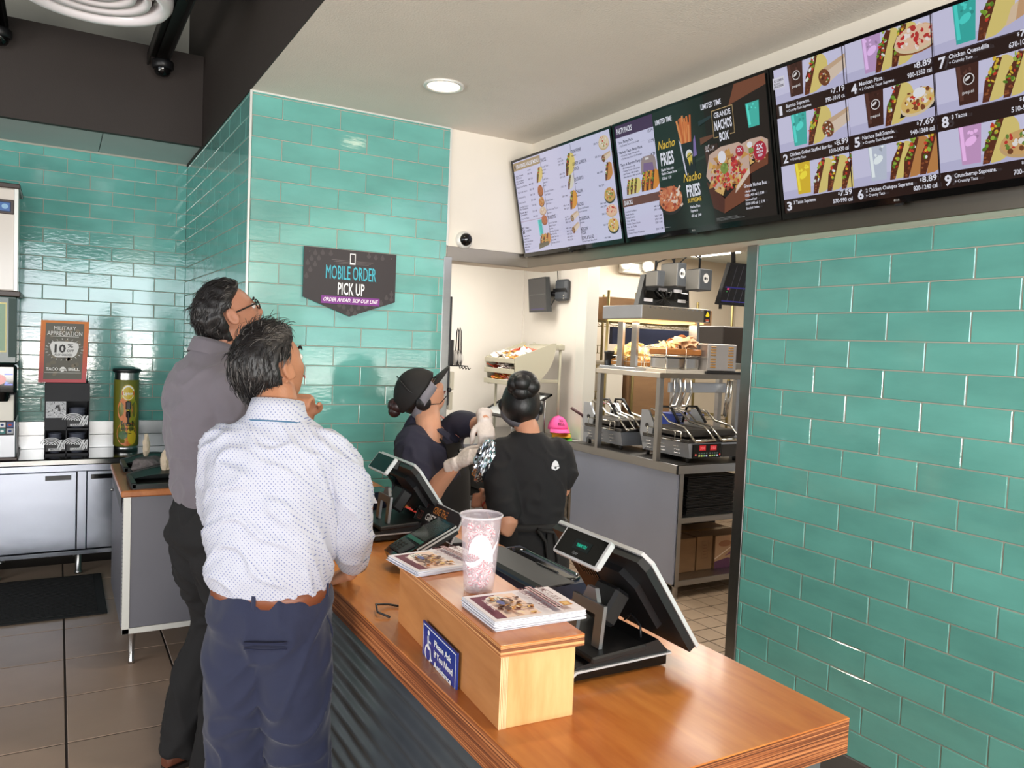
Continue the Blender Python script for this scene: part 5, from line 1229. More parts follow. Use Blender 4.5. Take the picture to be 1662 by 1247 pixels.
MB().bx(5.18, 5.31, 4.688, 4.70, 1.62, 1.71, .003).build('silver_panel', M_silver, t)
MB().bx(5.17, 5.31, 4.688, 4.70, 1.76, 1.83, .003).build('display', M_blkgloss, t)
MB().bx(5.10, 5.13, 4.67, 4.70, 1.64, 1.86, .006).build('door_handle', M_dkst, t)
MB().bx(4.6, 5.6, 4.6, 5.15, 1.55, 1.598, .003).bx(4.62, 4.66, 4.62, 4.66, kz-.92, 1.55).bx(5.54, 5.58, 4.62, 4.66, 0, 1.55).bx(4.62, 4.66, 5.09, 5.13, 0, 1.55).bx(5.54, 5.58, 5.09, 5.13, 0, 1.55).build('microwave_stand', M_steel, None, 'steel stand carrying the dark microwave', 'stand')
t = thing('lid_tub', (3.74, 4.92, oz+.036), 'short black cylindrical tub behind the left posts of the over shelf', 'tub')
MB().lathe([(0, 0), (.045, 0), (.05, .09), (.053, .095), (.053, .11), (0, .112)], (3.63, 4.765, oz+.058), 18).build('tub', M_blk, t)
# emergency light on the far wall
t = thing('emergency_light', (7.0, 6.55, 2.55), 'white twin head emergency light on the beige far wall', 'emergency light')
ex = 5.22; ez = 2.53
ORG[t.name] = np.array((ex, 6.55, ez)); t.location = (ex, 6.55, ez)
MB().bx(ex-.15, ex+.18, 6.53, 6.6, ez-.06, ez+.05, .01).build('case', M_edge, t)
for dx in (-.13, .16): MB().lathe([(.03, 0), (.065, .03), (.068, .06), (.05, .065), (0, .06)], (ex+dx, 6.53, ez+.03), 18, axis=(-.3, -1, -.1)).build('lamp_head', M_edge, t)
# brass hooks on the wall end
for z in (1.70, 1.52, 1.28): MB().tube([(4.235, 5.80, z), (4.30, 5.80, z)], .004, 6).tube([(4.262, 5.80, z), (4.262, 5.80, z-.07)], .004, 6).tube([(4.235, 5.80, z-.07), (4.30, 5.80, z-.07)], .004, 6).build('wall_hook', M_brz, None, 'brass coloured wire hook beside the wall end, at height %s' % {1.70: 'of the heat lamp', 1.52: 'of the over shelf', 1.28: 'above the grills'}[z], 'hook', 'brass hooks')
# ---- prep corner: table, sauce rack, tilted frame, caps
t = thing('prep_table', (3.5, 6.1, 0), 'stainless prep table in the white kitchen corner', 'table')
MB().bx(2.55, 4.085, 5.75, 6.86, .80, .84, .004).build('tabletop', M_steel, t)
MB().bx(2.60, 4.06, 5.80, 6.8, .35, .39, .004).build('undershelf', M_dkst, t)
for x in (2.6, 4.03):
    for y in (5.8, 6.8): MB().cyl((x, y, 0), (x, y, .80), .02, n=12).build('leg', M_steel, t)
MB().bx(3.2, 4.0, 5.9, 6.7, .39, .72, .01).build('under_bins', M_dgrey, t)
M_rack = mat('putty_plastic', (178, 174, 156), .45)
t = thing('sauce_rack', (3.72, 6.2, .84), 'putty coloured tilted sauce packet rack with curved side panel on a stand', 'rack')
ry0, ry1 = 5.93, 6.47
side = [(3.47, 1.50), (3.47, 1.558), (3.86, 1.70), (3.90, 1.70)]+[(3.90-.43*math.sin(a_)*0+.0-.36*(1-math.cos(a_)), 1.70-.40*math.sin(a_)) for a_ in np.linspace(.3, 1.45, 7)]+[(3.50, 1.30)]
for y in (ry0, ry1-.012): MB().prism(side, (0, y+.012, 0), (1, 0, 0), (0, 0, 1), .012).build('side_panel', M_rack, t)
def shelf_(za, zb, xa, xb): return MB().prism([(xa, za), (xb, zb), (xb, zb+.012), (xa, za+.012)], (0, ry1-.012, 0), (1, 0, 0), (0, 0, 1), ry1-ry0-.024)
for za, xb, zb in ((1.52, 3.88, 1.665), (1.425, 3.80, 1.545), (1.325, 3.70, 1.41)):
    shelf_(za, zb, 3.47, xb).build('tray', M_rack, t)
    MB().bx(3.455, 3.468, ry0, ry1, za-.012, za+.032, .003).build('tray_lip', M_rack, t)
    MB().bx(3.47, xb, (ry0+ry1)/2-.004, (ry0+ry1)/2+.004, za, za+.03).build('divider', M_rack, t)
MB().cyl((3.97, 5.97, .84), (3.97, 5.97, 1.70), .014, n=10).cyl((3.97, 6.43, .84), (3.97, 6.43, 1.70), .014, n=10).cyl((3.55, 6.40, .84), (3.55, 6.40, 1.33), .012, n=10).bx(3.93, 4.0, 5.94, 6.46, 1.64, 1.69, .006).bx(3.60, 3.98, 5.965, 5.985, 1.34, 1.37, .003).build('stand', M_rack, t)
pk = MB().box((0, 0, 0), (.055, .075, .008), None, .003)
pkts = [pk.mesh('packet_%d' % i, mat('packet_%d' % i, q, .35)) for i, q in enumerate(((196, 70, 44), (236, 226, 220), (222, 150, 60), (90, 70, 66), (240, 236, 236)))]
for tier, (za, xb, zb, nm) in enumerate(((1.53, 3.80, 1.63, 'top'), (1.435, 3.62, 1.50, 'middle'), (1.335, 3.60, 1.375, 'bottom'))):
    for k in range((44, 30, 30)[tier]):
        u = RNG.uniform(.04, .92); v = RNG.uniform(.08, .92)
        x = 3.48+(xb-3.48)*u; z = za+(zb-za)*u+.012+.010*RNG.integers(0, 3)
        y = ry0+(ry1-ry0)*v
        ci = (0 if v > .72 else (1 if RNG.random() < .6 else 3)) if tier else (0 if (u > .6 and RNG.random() < .6) else (1, 4, 1, 2)[RNG.integers(4)])
        if tier == 2: ci = (2, 0, 1, 0)[RNG.integers(4)]
        o = bpy.data.objects.new('sauce_packet', pkts[ci]); COL.objects.link(o); o.location = (x, y, z); o.rotation_euler = (RNG.normal(0, .35), -.3+RNG.normal(0, .3), RNG.uniform(0, 3.1)); ORG[o.name] = np.array(o.location)
        cn = ('red', 'white', 'orange', 'dark', 'white')[ci]
        tag(o, '%s sauce packet lying in the %s tray of the sauce rack' % (cn, nm), 'sauce packet', '%s packets in the %s tray' % (cn, nm))
t = thing('tilted_frame', (3.7, 6.0, .84), 'black framed glass panel tilted over the prep table behind the hair bun', 'glass panel')
fu = unit([0, -1, 0]); fv = unit([.62, 0, .34]); fo = np.array([3.42, 6.45, 1.02]); 
for a_, b_, c_, d_ in ((0, 0, .62, .03), (0, .42, .62, .45), (0, 0, .03, .45), (.59, 0, .62, .45)): MB().prism([(a_, b_), (c_, b_), (c_, d_), (a_, d_)], fo, fu, fv, .016).build('frame_bar', M_blk, t)
MB().prism([(.03, .03), (.59, .03), (.59, .42), (.03, .42)], fo, fu, fv, .006).build('pane', mat('pale_glass', (196, 202, 206), .1, spec=.6), t)
for y in (5.9, 6.4):
    for xs_, zs_ in ((3.78, 1.205), (3.45, 1.03)): MB().cyl((xs_, y, .84), (xs_, y, zs_), .01, n=8).build('support', M_steel, t)
def cap_thing(c, rz, m, lab, name='ball_cap', words=None, sc=1.0):
    t = thing(name, c, lab, 'cap', 'caps on the prep table', rz)
    k = MB(); rr = []
    n = 24
    for i in range(7):
        ph = i/6*PI/2*.98; rr.append([(.088*sc*math.cos(a_)*math.cos(ph), .10*sc*math.sin(a_)*math.cos(ph), .012+.115*sc*math.sin(ph)) for a_ in np.linspace(0, 2*PI, n, endpoint=False)])
    k.rings(rr, True); k.build('crown', m, t, local=True)
    V = []; F = []
    for i in range(11):
        a_ = -PI/2+(-1+2*i/10)*1.15
        V += [(.088*sc*math.cos(a_), .10*sc*math.sin(a_), .020), (.098*sc*math.cos(a_)*(1.0), -.10*sc*.2+.175*sc*math.sin(a_)*(.25+.75*abs(math.sin(a_)))*1.0, .004-.012*abs(math.cos(a_)))]
    V += [(x, y, z-.004) for x, y, z in V]
    F += [(2*i, 2*i+1, 2*i+3, 2*i+2) for i in range(10)]+[(22+2*i+2, 22+2*i+3, 22+2*i+1, 22+2*i) for i in range(10)]+[(2*i+1, 22+2*i+1, 22+2*i+3, 2*i+3) for i in range(10)]
    MB().add(V, F, 0, True).build('visor', m, t, local=True)
    MB().sphere((0, 0, .012+.115*sc), .007).build('button', m, t, local=True)
    if words:
        for wd, zz, wl in words:
            V, F, lo, hi = text_polys(wd, .02); sx = wl/(hi[0]-lo[0]); q = []
            for a_, b_ in V:
                u = (a_-lo[0])*sx-wl/2; an = -PI/2+u/.095; z = zz+b_*.030; ph = math.asin(min((z-.012)/(.115*sc), .98)); q.append((.091*sc*math.cos(an)*math.cos(ph), .103*sc*math.sin(an)*math.cos(ph), z))
            MB().add(q, F, 0).build('lettering', mat('dark_maroon_thread', (90, 20, 50), .7), t, local=True)
    return t
cap_thing((3.90, 5.85, .92), -.25, mat('hot_pink_fabric', (240, 90, 160), .75, bump=.0005, bscale=300), 'hot pink cap with dark lettering on top of the cap pile', words=(('TACO', .085, .05), ('BELL', .058, .07)), sc=1.05)
cap_thing((3.94, 5.87, .875), -.35, mat('yellow_fabric', (232, 176, 50), .8), 'yellow cap in the middle of the cap pile under the pink one')
cap_thing((3.96, 5.88, .842), -.3, mat('green_fabric', (90, 180, 60), .8), 'green cap at the bottom of the cap pile')
t = thing('wall_monitor', (4.0, 6.35, 2.0), 'small grey order monitor on a bracket on the white kitchen wall', 'monitor')
mu = unit([-.12, -1.0, 0]); mv = unit([-.06, 0, 1.0]); mo = np.array([3.99, 6.58, 1.995])
MB().prism([(0, 0), (.40, 0), (.36, .325), (-.02, .325)], mo, mu, mv, -.05).build('housing', M_dgrey, t)
c = Canvas(mo+np.cross(mu, mv)*.0009, mu, mv); c.rect(.016, .02, .375, .31, (104, 100, 98))
c.poly([(.012, .014), (.388, .014), (.350, .312), (-.006, .312)], (96, 93, 92))
for k in range(18): c.rect(.02+.0195*k, .03, .0212+.0195*k, .30, (112, 108, 106), same=k > 0)
c.rect(.01, .165, .37, .168, (196, 192, 186)); c.rect(.04, .022, .34, .034, (96, 78, 170)); c.build('screen', printmat('dim_screen', emission=.35, rough=.3), t)
MB().cyl((4.02, 6.33, 2.16), (4.10, 6.20, 2.18), .03, n=12).build('bracket', M_blk, t)
t = thing('wall_box', (4.07, 6.12, 2.1), 'dark grey control box on the white wall beside the small monitor', 'control box')
MB().bx(4.035, 4.098, 6.03, 6.22, 2.10, 2.30, .02).build('case', M_spk, t)
MB().bx(4.028, 4.036, 6.02, 6.23, 2.185, 2.215, .002).build('strap', M_blk, t)
for zz in (2.12, 2.145): MB().cyl((4.034, 6.05, zz), (4.028, 6.05, zz), .008, n=10).build('socket', M_bolt, t)
MB().tube([(4.06, 6.20, 2.30), (4.06, 6.22, 2.42), (4.085, 6.2, 2.6), (4.09, 6.18, 2.70)], .005, 6).tube([(4.05, 6.22, 2.13), (4.03, 6.26, 2.05), (4.02, 6.3, 2.10)], .006, 6).build('cable', M_blk, t)
# wire lid shelf on the steel jamb
t = thing('lid_shelf', (2.05, 4.25, 1.3), 'black wall rail with a wire shelf of clear lids beside the steel jamb', 'rack')
MB().bx(2.006, 2.018, 4.205, 4.235, 1.30, 1.945, .004).build('rail', M_blk, t)
MB().bx(2.018, 2.045, 4.22, 4.30, 1.54, 1.69, .003).build('back_plate', M_blk, t)
m = MB()
for y in (4.20, 4.24, 4.28, 4.32): m.tube([(2.018, y, 1.535), (2.13, y, 1.535), (2.14, y, 1.515), (2.15, y, 1.525)], .0035, 6)
m.tube([(2.13, 4.20, 1.535), (2.13, 4.32, 1.535)], .0035, 6); m.build('wire_shelf', M_blk, t)
m = MB()
for y in (4.23, 4.26): m.tube([(2.075, y, 1.54), (2.08, y, 1.74), (2.086, y, 1.765), (2.094, y, 1.74), (2.10, y, 1.54)], .0035, 6)
m.build('wire_loop', M_blk, t)
MB().bx(2.022, 2.05, 4.21, 4.30, 1.39, 1.50, .004).build('small_bin', mat('clear_bin', (206, 200, 180), .2, alpha=.6), t)
MB().bx(2.020, 2.045, 4.21, 4.30, 1.27, 1.38, .004).build('lower_bin', mat('clear_bin', (206, 200, 180), .2, alpha=.6), t)
for k in range(5): MB().lathe([(.0, 0), (.040, .0), (.044, .003), (.044, .007), (.038, .007)], (2.055+.012*k, 4.265, 1.585), 20, axis=(1, 0, .06)).build('cup_lid', mat('clear_lid', (236, 232, 226), .12, alpha=.55), t)
# ================================================================== MENU SCREENS
M_menu = printmat('menu_screen', emission=.85, rough=.12)
LAV = (214, 212, 240); INK = (52, 44, 70); WHT = (240, 240, 252)
def dots(c, x, y, rx, ry, n, cols, s0=.004, s1=.008, rot=0.0):
    q0, q1 = math.cos(rot), math.sin(rot)
    for k in range(n):
        a_, r = RNG.uniform(0, 2*PI), math.sqrt(RNG.uniform(0, 1)); px, py = rx*r*math.cos(a_), ry*r*math.sin(a_)
        s_ = RNG.uniform(s0, s1); c.ell(x+px*q0-py*q1, y+px*q1+py*q0, s_, s_*RNG.uniform(.5, 1), cols[RNG.integers(len(cols))], 7, RNG.uniform(0, 3), same=(k % 3 > 0))
LET = [(120, 160, 50), (160, 186, 70), (226, 190, 60), (200, 60, 44), (90, 130, 40)]; SUP = LET+[(236, 240, 236), (206, 70, 50)]; MEAT = [(110, 56, 34), (134, 74, 44), (86, 42, 26), (156, 92, 54)]; MIX = [(206, 160, 90), (226, 200, 150), (190, 70, 50), (120, 70, 44), (230, 226, 214), (110, 140, 60)]
def taco(c, x, y, s, shell=(222, 198, 110), fill=LET, lean=.35):
    """folded shell seen from its open side: lit half disc, filling along its left rim, meat at the foot"""
    def P(u, v): return (x+(u+lean*v)*s, y+v*s)
    arc = [(.10+.42*math.sin(a_), .5-.5*math.cos(a_)) for a_ in np.linspace(.25, PI, 12)]
    c.poly([P(u+.06, v) for u, v in [(0, 0)]+arc+[(-.02, .9)]], shell)
    c.poly([P(*q) for q in [(-.12, .0), (.04, 0), (.10, .45), (.16, .95), (.02, 1.0), (-.16, .5)]], (96, 48, 30))
    for k in range(18):
        v = RNG.uniform(.33, 1.0); u = -.10+.14*v+RNG.uniform(-.10, .08); c.ell(*P(u, v), s*RNG.uniform(.03, .07), s*RNG.uniform(.02, .05), fill[RNG.integers(len(fill))], 7, RNG.uniform(0, 3), same=(k % 3 > 0))
    for k in range(8): c.ell(*P(RNG.uniform(-.10, .03), RNG.uniform(.03, .30)), s*.035, s*.028, MEAT[RNG.integers(4)], 6, 0, same=k > 0)
def burrito(c, x, y, s, rot=.3, fill=MIX):
    q0, q1 = math.cos(rot), math.sin(rot)
    def P(u, v): return (x+(u*q0-v*q1)*s, y+(u*q1+v*q0)*s)
    c.poly([P(*p) for p in ((0, -.28), (1.05, -.20), (1.15, 0), (1.05, .24), (0, .30))], (226, 206, 186)); c.poly([P(*p) for p in ((.2, .12), (1.08, .10), (1.05, .24), (.1, .30))], (206, 176, 146))
    c.ell(*P(0, 0), s*.24, s*.31, (120, 72, 44), 14, rot); dots(c, *P(0, 0), s*.20, s*.26, 22, fill, s*.03, s*.06, rot)
def drink(c, x, y, w_, h, rgb, word=None, lid=None):
    c.poly([(x-w_*.40, y), (x+w_*.40, y), (x+w_*.5, y+h), (x-w_*.5, y+h)], rgb); lt = tuple(min(255, int(v*1.18+12)) for v in rgb)
    c.poly([(x-w_*.36, y+h*.1), (x-w_*.2, y+h*.1), (x-w_*.3, y+h*.95), (x-w_*.45, y+h*.95)], lt)
    dots(c, x, y+h*.75, w_*.4, h*.18, 6, [lt, tuple(int(v*.85) for v in rgb)], w_*.05, w_*.1)
    if word: c.ell(x+w_*.05, y+h*.58, w_*.24, w_*.24, (230, 226, 226), 14); c.ell(x+w_*.05, y+h*.58, w_*.2, w_*.2, tuple(int(v*.7) for v in rgb), 14); c.ell(x+w_*.0, y+h*.60, w_*.14, w_*.06, (230, 226, 226), 10, .6); c.text(word, x, y+h*.25, h*.08, (220, 216, 216), width=w_*.5, align='C')
    elif word is None: c.ell(x+.02*w_, y+h*.55, w_*.28, h*.10, lt, 10, .5)
def plate(c, x, y, rx, ry, cols, base=(60, 52, 50), n=46, rot=0):
    c.ell(x, y-ry*.25, rx*1.05, ry, base, 18, rot); c.ell(x, y, rx, ry, cols[0], 18, rot); dots(c, x, y+ry*.05, rx*.92, ry*.9, n, cols, rx*.07, rx*.15, rot)
def scr_frame(y_left, lab, cat='menu screen'):
    bl = np.array([2.490, y_left, 2.217]); tl = np.array([2.3655, y_left, 2.784]); v = unit(tl-bl); u = np.array([0, -1.0, 0]); n = np.cross(u, v)
    if n[0] > 0: n = -n
    W_, H_ = .988, np.linalg.norm(tl-bl)
    t = thing('menu_screen', (2.47, y_left-W_/2, 2.217), lab, cat, 'menu screens')
    sg = 1 if np.cross(u, v)@n > 0 else -1
    MB().prism([(.003, 0), (W_-.003, 0), (W_-.003, H_), (.003, H_)], bl-n*.001, u, v, -.030*sg).build('back_shell', M_blk, t)
    b = .013
    for nm, q in (('bezel', ((0, 0, W_, .024), (0, H_-b, W_, H_), (0, .024, b, H_-b), (W_-b, .024, W_, H_-b))),):
        m = MB()
        for x0, y0, x1, y1 in q: m.prism([(x0, y0), (x1, y0), (x1, y1), (x0, y1)], bl-n*.002, u, v, .006*sg)
        m.build(nm, M_blkgloss, t, 'glossy black bezel')
    MB().box(bl+u*W_/2+v*.35-n*.07, (.10, .30, .06), rotm(0, 0, 0), .004).build('wall_mount', M_blk, t)
    MB().prism([(W_/2-.015, -.008), (W_/2+.015, -.008), (W_/2+.012, .001), (W_/2-.012, .001)], bl, u, v, -.01*sg).build('sensor_tab', M_blk, t)
    lg = Canvas(bl+n*.0043, u, v); lg.ell(W_/2-.010, .012, .004, .004, (150, 150, 150), 10); lg.text('LG', W_/2-.004, .0085, .007, (170, 170, 170)); lg.build('maker_mark', M_print, t)
    c = Canvas(bl+n*.0005+u*b+v*.024, u, v, .00005)
    c.clip = (0, 0, W_-2*b, H_-.024-b); return t, c, W_-2*b, H_-.024-b
# ---- left screen: price list
t, c, W, H = scr_frame(4.185, 'leftmost menu screen, pale lavender price list in three columns beside the white corner')
c.rect(0, 0, W, H, LAV)
d1, d2 = .315*W, .635*W
c.rect(0, H-.052, d1-.004, H-.006, (176, 152, 116)); c.ell(.018, H-.03, .008, .013, INK, 10); c.text('CRAVINGS VALUE MENU', .032, H-.041, .022, WHT, width=d1-.05, bold=.02)
for x in (d1, d2): c.rect(x-.0014, .02, x+.0014, H-.004, INK)
c.rect(0, .188, d1, .190, (150, 90, 110))
c.text('cal  price', .155, H-.072, .009, INK, width=.034)
for k, (a_, p) in enumerate((('Spicy Potato Soft Taco', '240 / 1.00'), ('Cheesy Bean & Rice Burrito', '420 / 1.00'), ('Beefy Fritos Burrito', '440 / 1.00'), ('Triple Layer Nachos', '320 / 1.00'), ('Cheesy Roll Up', '180 / 1.00'), ('Spicy Tostada', '210 / 1.00'), ('Shredded Chicken Mini Quesadilla', '210 / 1.00'), ('Beefy Mini Quesadilla', '210 / 1.00'), ('Cinnamon Twists', '170 / 1.00'))):
    y = H-.098-.0305*k-(.004 if k > 6 else 0); wds = a_.split(' ')
    if len(a_) > 20: c.text(' '.join(wds[:2]), .012, y+.009, .0095, INK, bold=.01, width=.06+.004*len(' '.join(wds[:2]))*.6); c.text(' '.join(wds[2:]), .012, y-.004, .0095, INK, bold=.01, width=.03+.0042*len(' '.join(wds[2:])))
    else: c.text(a_, .012, y+.004, .0095, INK, bold=.01, width=.0058*len(a_))
    c.text(p, .150, y+.004, .010, INK, width=.048)
taco(c, d1-.055, H-.155, .085, (230, 204, 120)); plate(c, d1-.038, H-.200, .028, .030, [(186, 110, 60)]+MEAT, (130, 80, 50), 20); plate(c, d1-.040, H-.262, .028, .026, [(206, 140, 70)]+MIX, (120, 70, 40), 22); plate(c, d1-.038, H-.315, .034, .022, [(222, 196, 170), (200, 110, 90), (240, 226, 214)], (190, 150, 120), 18); plate(c, d1-.035, H-.368, .030, .026, [(190, 110, 70), (206, 130, 80), (160, 84, 50)], (150, 80, 50), 22)
c.text('$5', .010, .118, .040, INK, width=.026, bold=.02); c.text('Chalupa', .046, .145, .011, INK, bold=.02, width=.040); c.text('Cravings Box', .046, .128, .011, INK, bold=.02, width=.064)
for k, a_ in enumerate(('Chalupa Supreme', 'Crunchy Taco', 'Beefy 5-Layer Burrito', 'Cinnamon Twists', 'Medium Drink', '1640 cal')): c.text(a_, .012, .098-.0165*k, .008, INK, width=.0048*len(a_))
drink(c, d1-.085, .085, .044, .095, (70, 190, 186), False)
for k in range(3): taco(c, d1-.105+.033*k, .030, .068, (214, 150, 84), SUP, .25)
c.poly([(d1-.13, .012), (d1-.02, .028), (d1-.01, .05), (d1-.12, .045)], (112, 104, 84))
x0 = d1+.012
def items(c, x, xr, y, rows, dy, h=.0095):
    for k, (a_, p) in enumerate(rows):
        if a_: c.text(a_, x, y-dy*k, h, INK, bold=.01, width=min(.0058*len(a_), xr-x-.065))
        if p: c.text(p, xr, y-dy*k, h, INK, width=.050, align='R')
xr = d2-.075
c.text('TACOS', x0, H-.050, .020, INK, width=.056, bold=.02); c.text('cal  price', xr-.05, H-.066, .008, INK, width=.034)
items(c, x0, xr, H-.082, (('Crunchy Taco', '170 / 1.29'), ('Supreme', '190 / 1.79'), ('Beef', ''), ('', ''), ('Soft Taco', '180 / 1.29'), ('Supreme', '210 / 1.79'), ('Beef', ''), ('', ''), ('Shredded Chicken', '170 / 1.79'), ('Soft Taco', ''), ('', ''), ('Grilled Steak', '200 / 2.49'), ('Soft Taco', ''), ('', ''), ('Doritos Locos Tacos', '170 / 1.79'), ('Supreme', '190 / 2.19')), .0172)
taco(c, d2-.048, H-.165, .115, (232, 208, 120), LET, .25); taco(c, d2-.050, H-.238, .075, (226, 218, 200), LET, .3); taco(c, d2-.050, H-.345, .098, (226, 156, 60), LET, .2)
c.text('BURRITOS', x0, H-.372, .020, INK, width=.080, bold=.02); c.text('cal  price', xr-.05, H-.384, .008, INK, width=.034)
items(c, x0, xr, H-.398, (('Burrito Supreme', '390 / 3.19'), ('Beefy 5-Layer', '500 / 2.19'), ('Burrito', ''), ('Shredded Chicken', '400 / 1.49'), ('Bean Burrito', '350 / 1.29'), ('7-Layer Burrito', '430 / 2.69'), ('Quad Steak', '620 / 4.99'), ('Chicken Grilled', '730 / 5.19')), .0162)
burrito(c, d2-.055, .150, .062, .35); burrito(c, d2-.055, .085, .060, .45)
x0 = d2+.014; xr = W-.085
for a_, y, p, sub in (('CRUNCHWRAP', .505, '530 / 3.79', 'Supreme'), ('CHEESY GORDITA', .440, '500 / 3.29', None), ('CRUNCH', .414, '', None), ('QUESARITO', .360, '650 / 3.49', 'Beef'), ('CHALUPA', .294, '350 / 2.99', 'Supreme'), ('NACHOS', .226, '', None), ('QUESADILLA', .150, '500 / 3.69', 'Chicken'), ('MEXICAN', .094, '540 / 3.79', None), ('PIZZA', .074, '', None), ('BOWL & SALAD', .046, '', None)):
    c.text(a_, x0, y-.02, .018, INK, width=.0092*len(a_), bold=.02)
    if p: c.text(p, xr, y-.016, .0095, INK, width=.046, align='R')
    if sub: c.text(sub, x0, y-.036, .0075, INK, width=.006*len(sub))
items(c, x0, xr, .188, (('Nachos BellGrande', '740 / 3.99'), ('Nachos Supreme', '430 / 2.79')), .016, .0085); items(c, x0, xr, .012, (('Chicken Power Menu Bowl', '470 / 5.49'),), .015, .0085)
for k, (cols, base) in enumerate((([(226, 206, 176), (120, 150, 60), (200, 60, 50), (240, 236, 226)], (206, 180, 140)), None, None, (MIX, (90, 90, 80)), ([(236, 190, 160), (206, 70, 60), (244, 230, 220), (190, 60, 60)], (220, 190, 150)), ([(226, 190, 110), (206, 140, 70), (120, 160, 70), (200, 60, 50)], (50, 46, 44)))[0:0] if False else [([(226, 206, 176), (120, 150, 60), (200, 60, 50), (240, 236, 226)], (206, 180, 140))]): plate(c, W-.045, .490, .042, .032, cols, base, 30)
burrito(c, W-.062, .410, .060, .25); taco(c, W-.055, .300, .088, (206, 140, 70), SUP, .2); plate(c, W-.045, .228, .044, .036, MIX+[(226, 210, 120)], (60, 58, 54), 34); plate(c, W-.044, .150, .044, .028, [(236, 190, 160), (206, 70, 60), (244, 230, 220), (190, 60, 60)], (214, 180, 140), 30); plate(c, W-.044, .075, .044, .036, [(226, 190, 110), (206, 140, 70), (120, 160, 70), (200, 60, 50), (236, 230, 220)], (44, 40, 40), 34)
c.build('price_list', M_menu, t, 'lit price list with small food pictures')
# ---- middle screen: party packs, nacho fries, grande nachos box
t, c, W, H = scr_frame(3.183, 'middle menu screen with a pale party packs list and dark nacho pictures')
c.rect(0, 0, W, H, (20, 24, 22)); e1 = .300*W
c.rect(0, 0, e1, H, LAV); c.rect(0, H-.058, e1, H, (74, 44, 84)); c.text('PARTY PACKS', .012, H-.040, .026, WHT, width=.118, bold=.02)
for k, (a_, p, subs) in enumerate((('Taco Party Pack', '15.79', ('12 Crunchy Tacos / 170 cal each',)), ('Variety Taco Party Pack', '17.79', ('6 Crunchy Tacos / 170 cal each', '6 Doritos Locos Tacos / 170-190 cal each')), ('Taco & Burrito Party Pack', '14.79', ('Six Combination of 8:', 'Crunchy Tacos / 170 cal each', 'Soft Tacos / 180 cal each', 'Bean Burritos / 350 cal each')))):
    y = H-(.088, .135, .195)[k]; c.text(a_, .012, y, .013, INK, width=.0078*len(a_), bold=.02); c.text(p, e1-.012, y+.012, .013, INK, width=.036, align='R'); c.rect(.012, y+.028, e1-.01, y+.0285, (180, 176, 206))
    for j, s_ in enumerate(subs): c.text('- '+s_, .022, y-.015-.0145*j, .008, INK, width=min(.0048*len(s_), .16))
for k in range(3): taco(c, .045+.030*k, .205, .072, (226, 206, 124), LET, .2); taco(c, .165+.034*k, .206, .090, (222, 140, 50), LET, .2)
c.poly([(.165, .285), (.28, .285), (.275, .35), (.26, .365), (.19, .365), (.17, .34)], (160, 140, 140)); c.poly([(.18, .29), (.26, .29), (.255, .33), (.19, .335)], (132, 104, 146)); c.rect(.205, .348, .23, .358, (226, 220, 220))
for k in range(3): taco(c, .165+.034*k, .206, .090, (222, 140, 50), LET, .2)
c.poly([(.030, .195), (.13, .195), (.14, .206), (.035, .206)], (206, 206, 226)); c.rect(0, .150, e1, .190, (112, 66, 60)); c.text('SNACKS', .012, .159, .022, WHT, width=.066, bold=.02)
items(c, .014, e1-.010, .122, (('Loaded Grillers', '340 / 1.49'), ('Beefy Nacho', '370 / 1.49'), ('Spicy Potato', ''), ('Chips & Dips', '220 / 1.49'), ('Nacho Cheese Sauce', '170 / 1.69'), ('Pico de Gallo', '220 / 1.99'), ('Guacamole', ''), ('Cheesy Fiesta Potatoes', '230 / 1.59')), .0152, .0085)
# nacho fries
g0 = e1; g1 = .625*W
c.rect(g0, 0, g1+.02, H, (26, 34, 28)); c.poly([(g0, .23), (g1, .29), (g1, .30), (g0, .25)], (40, 54, 44))
c.text('LIMITED TIME', g0+.016, H-.058, .022, WHT, width=.112, bold=.02)
for k in range(15):
    x = g0+.175+.008*(k % 8)+RNG.uniform(-.003, .003); y = H-.175-(.006*(k//8)); c.line(x, y, x+RNG.uniform(-.014, .014)+(k % 8-3.5)*.004, y+RNG.uniform(.075, .125), .011, [(214, 120, 60), (196, 98, 44), (226, 146, 84)][k % 3])
c.poly([(g0+.165, H-.172), (g0+.252, H-.172), (g0+.245, H-.31), (g0+.185, H-.31)], (24, 24, 30)); c.poly([(g0+.158, H-.150), (g0+.170, H-.168), (g0+.190, H-.31), (g0+.182, H-.31)], (210, 208, 226)); c.poly([(g0+.262, H-.150), (g0+.250, H-.168), (g0+.240, H-.24), (g0+.262, H-.235)], (130, 110, 170))
c.ell(g0+.215, H-.225, .022, .022, (226, 226, 230), 14); c.ell(g0+.217, H-.232, .017, .016, (206, 186, 80), 12); c.line(g0+.197, H-.238, g0+.238, H-.222, .004, (24, 24, 30)); c.poly([(g0+.20, H-.24), (g0+.232, H-.24), (g0+.228, H-.27), (g0+.222, H-.25), (g0+.212, H-.275), (g0+.206, H-.25)], (226, 196, 70))
c.text('Nacho', g0+.018, H-.170, .038, (228, 190, 70), width=.112, bold=.01, shear=.25); c.text('FRIES', g0+.028, H-.242, .058, WHT, width=.088, bold=.03)
c.text('Nacho Fries with', g0+.024, H-.268, .012, WHT, width=.084); c.text('Nacho Cheese Sauce', g0+.024, H-.285, .012, WHT, width=.102); c.text('320 cal  1.29', g0+.024, H-.306, .012, WHT, width=.062)
plate(c, g0+.066, .145, .078, .058, [(206, 120, 80), (190, 96, 60), (224, 160, 120), (170, 70, 50), (236, 220, 206), (120, 60, 44)], (46, 44, 44), 70)
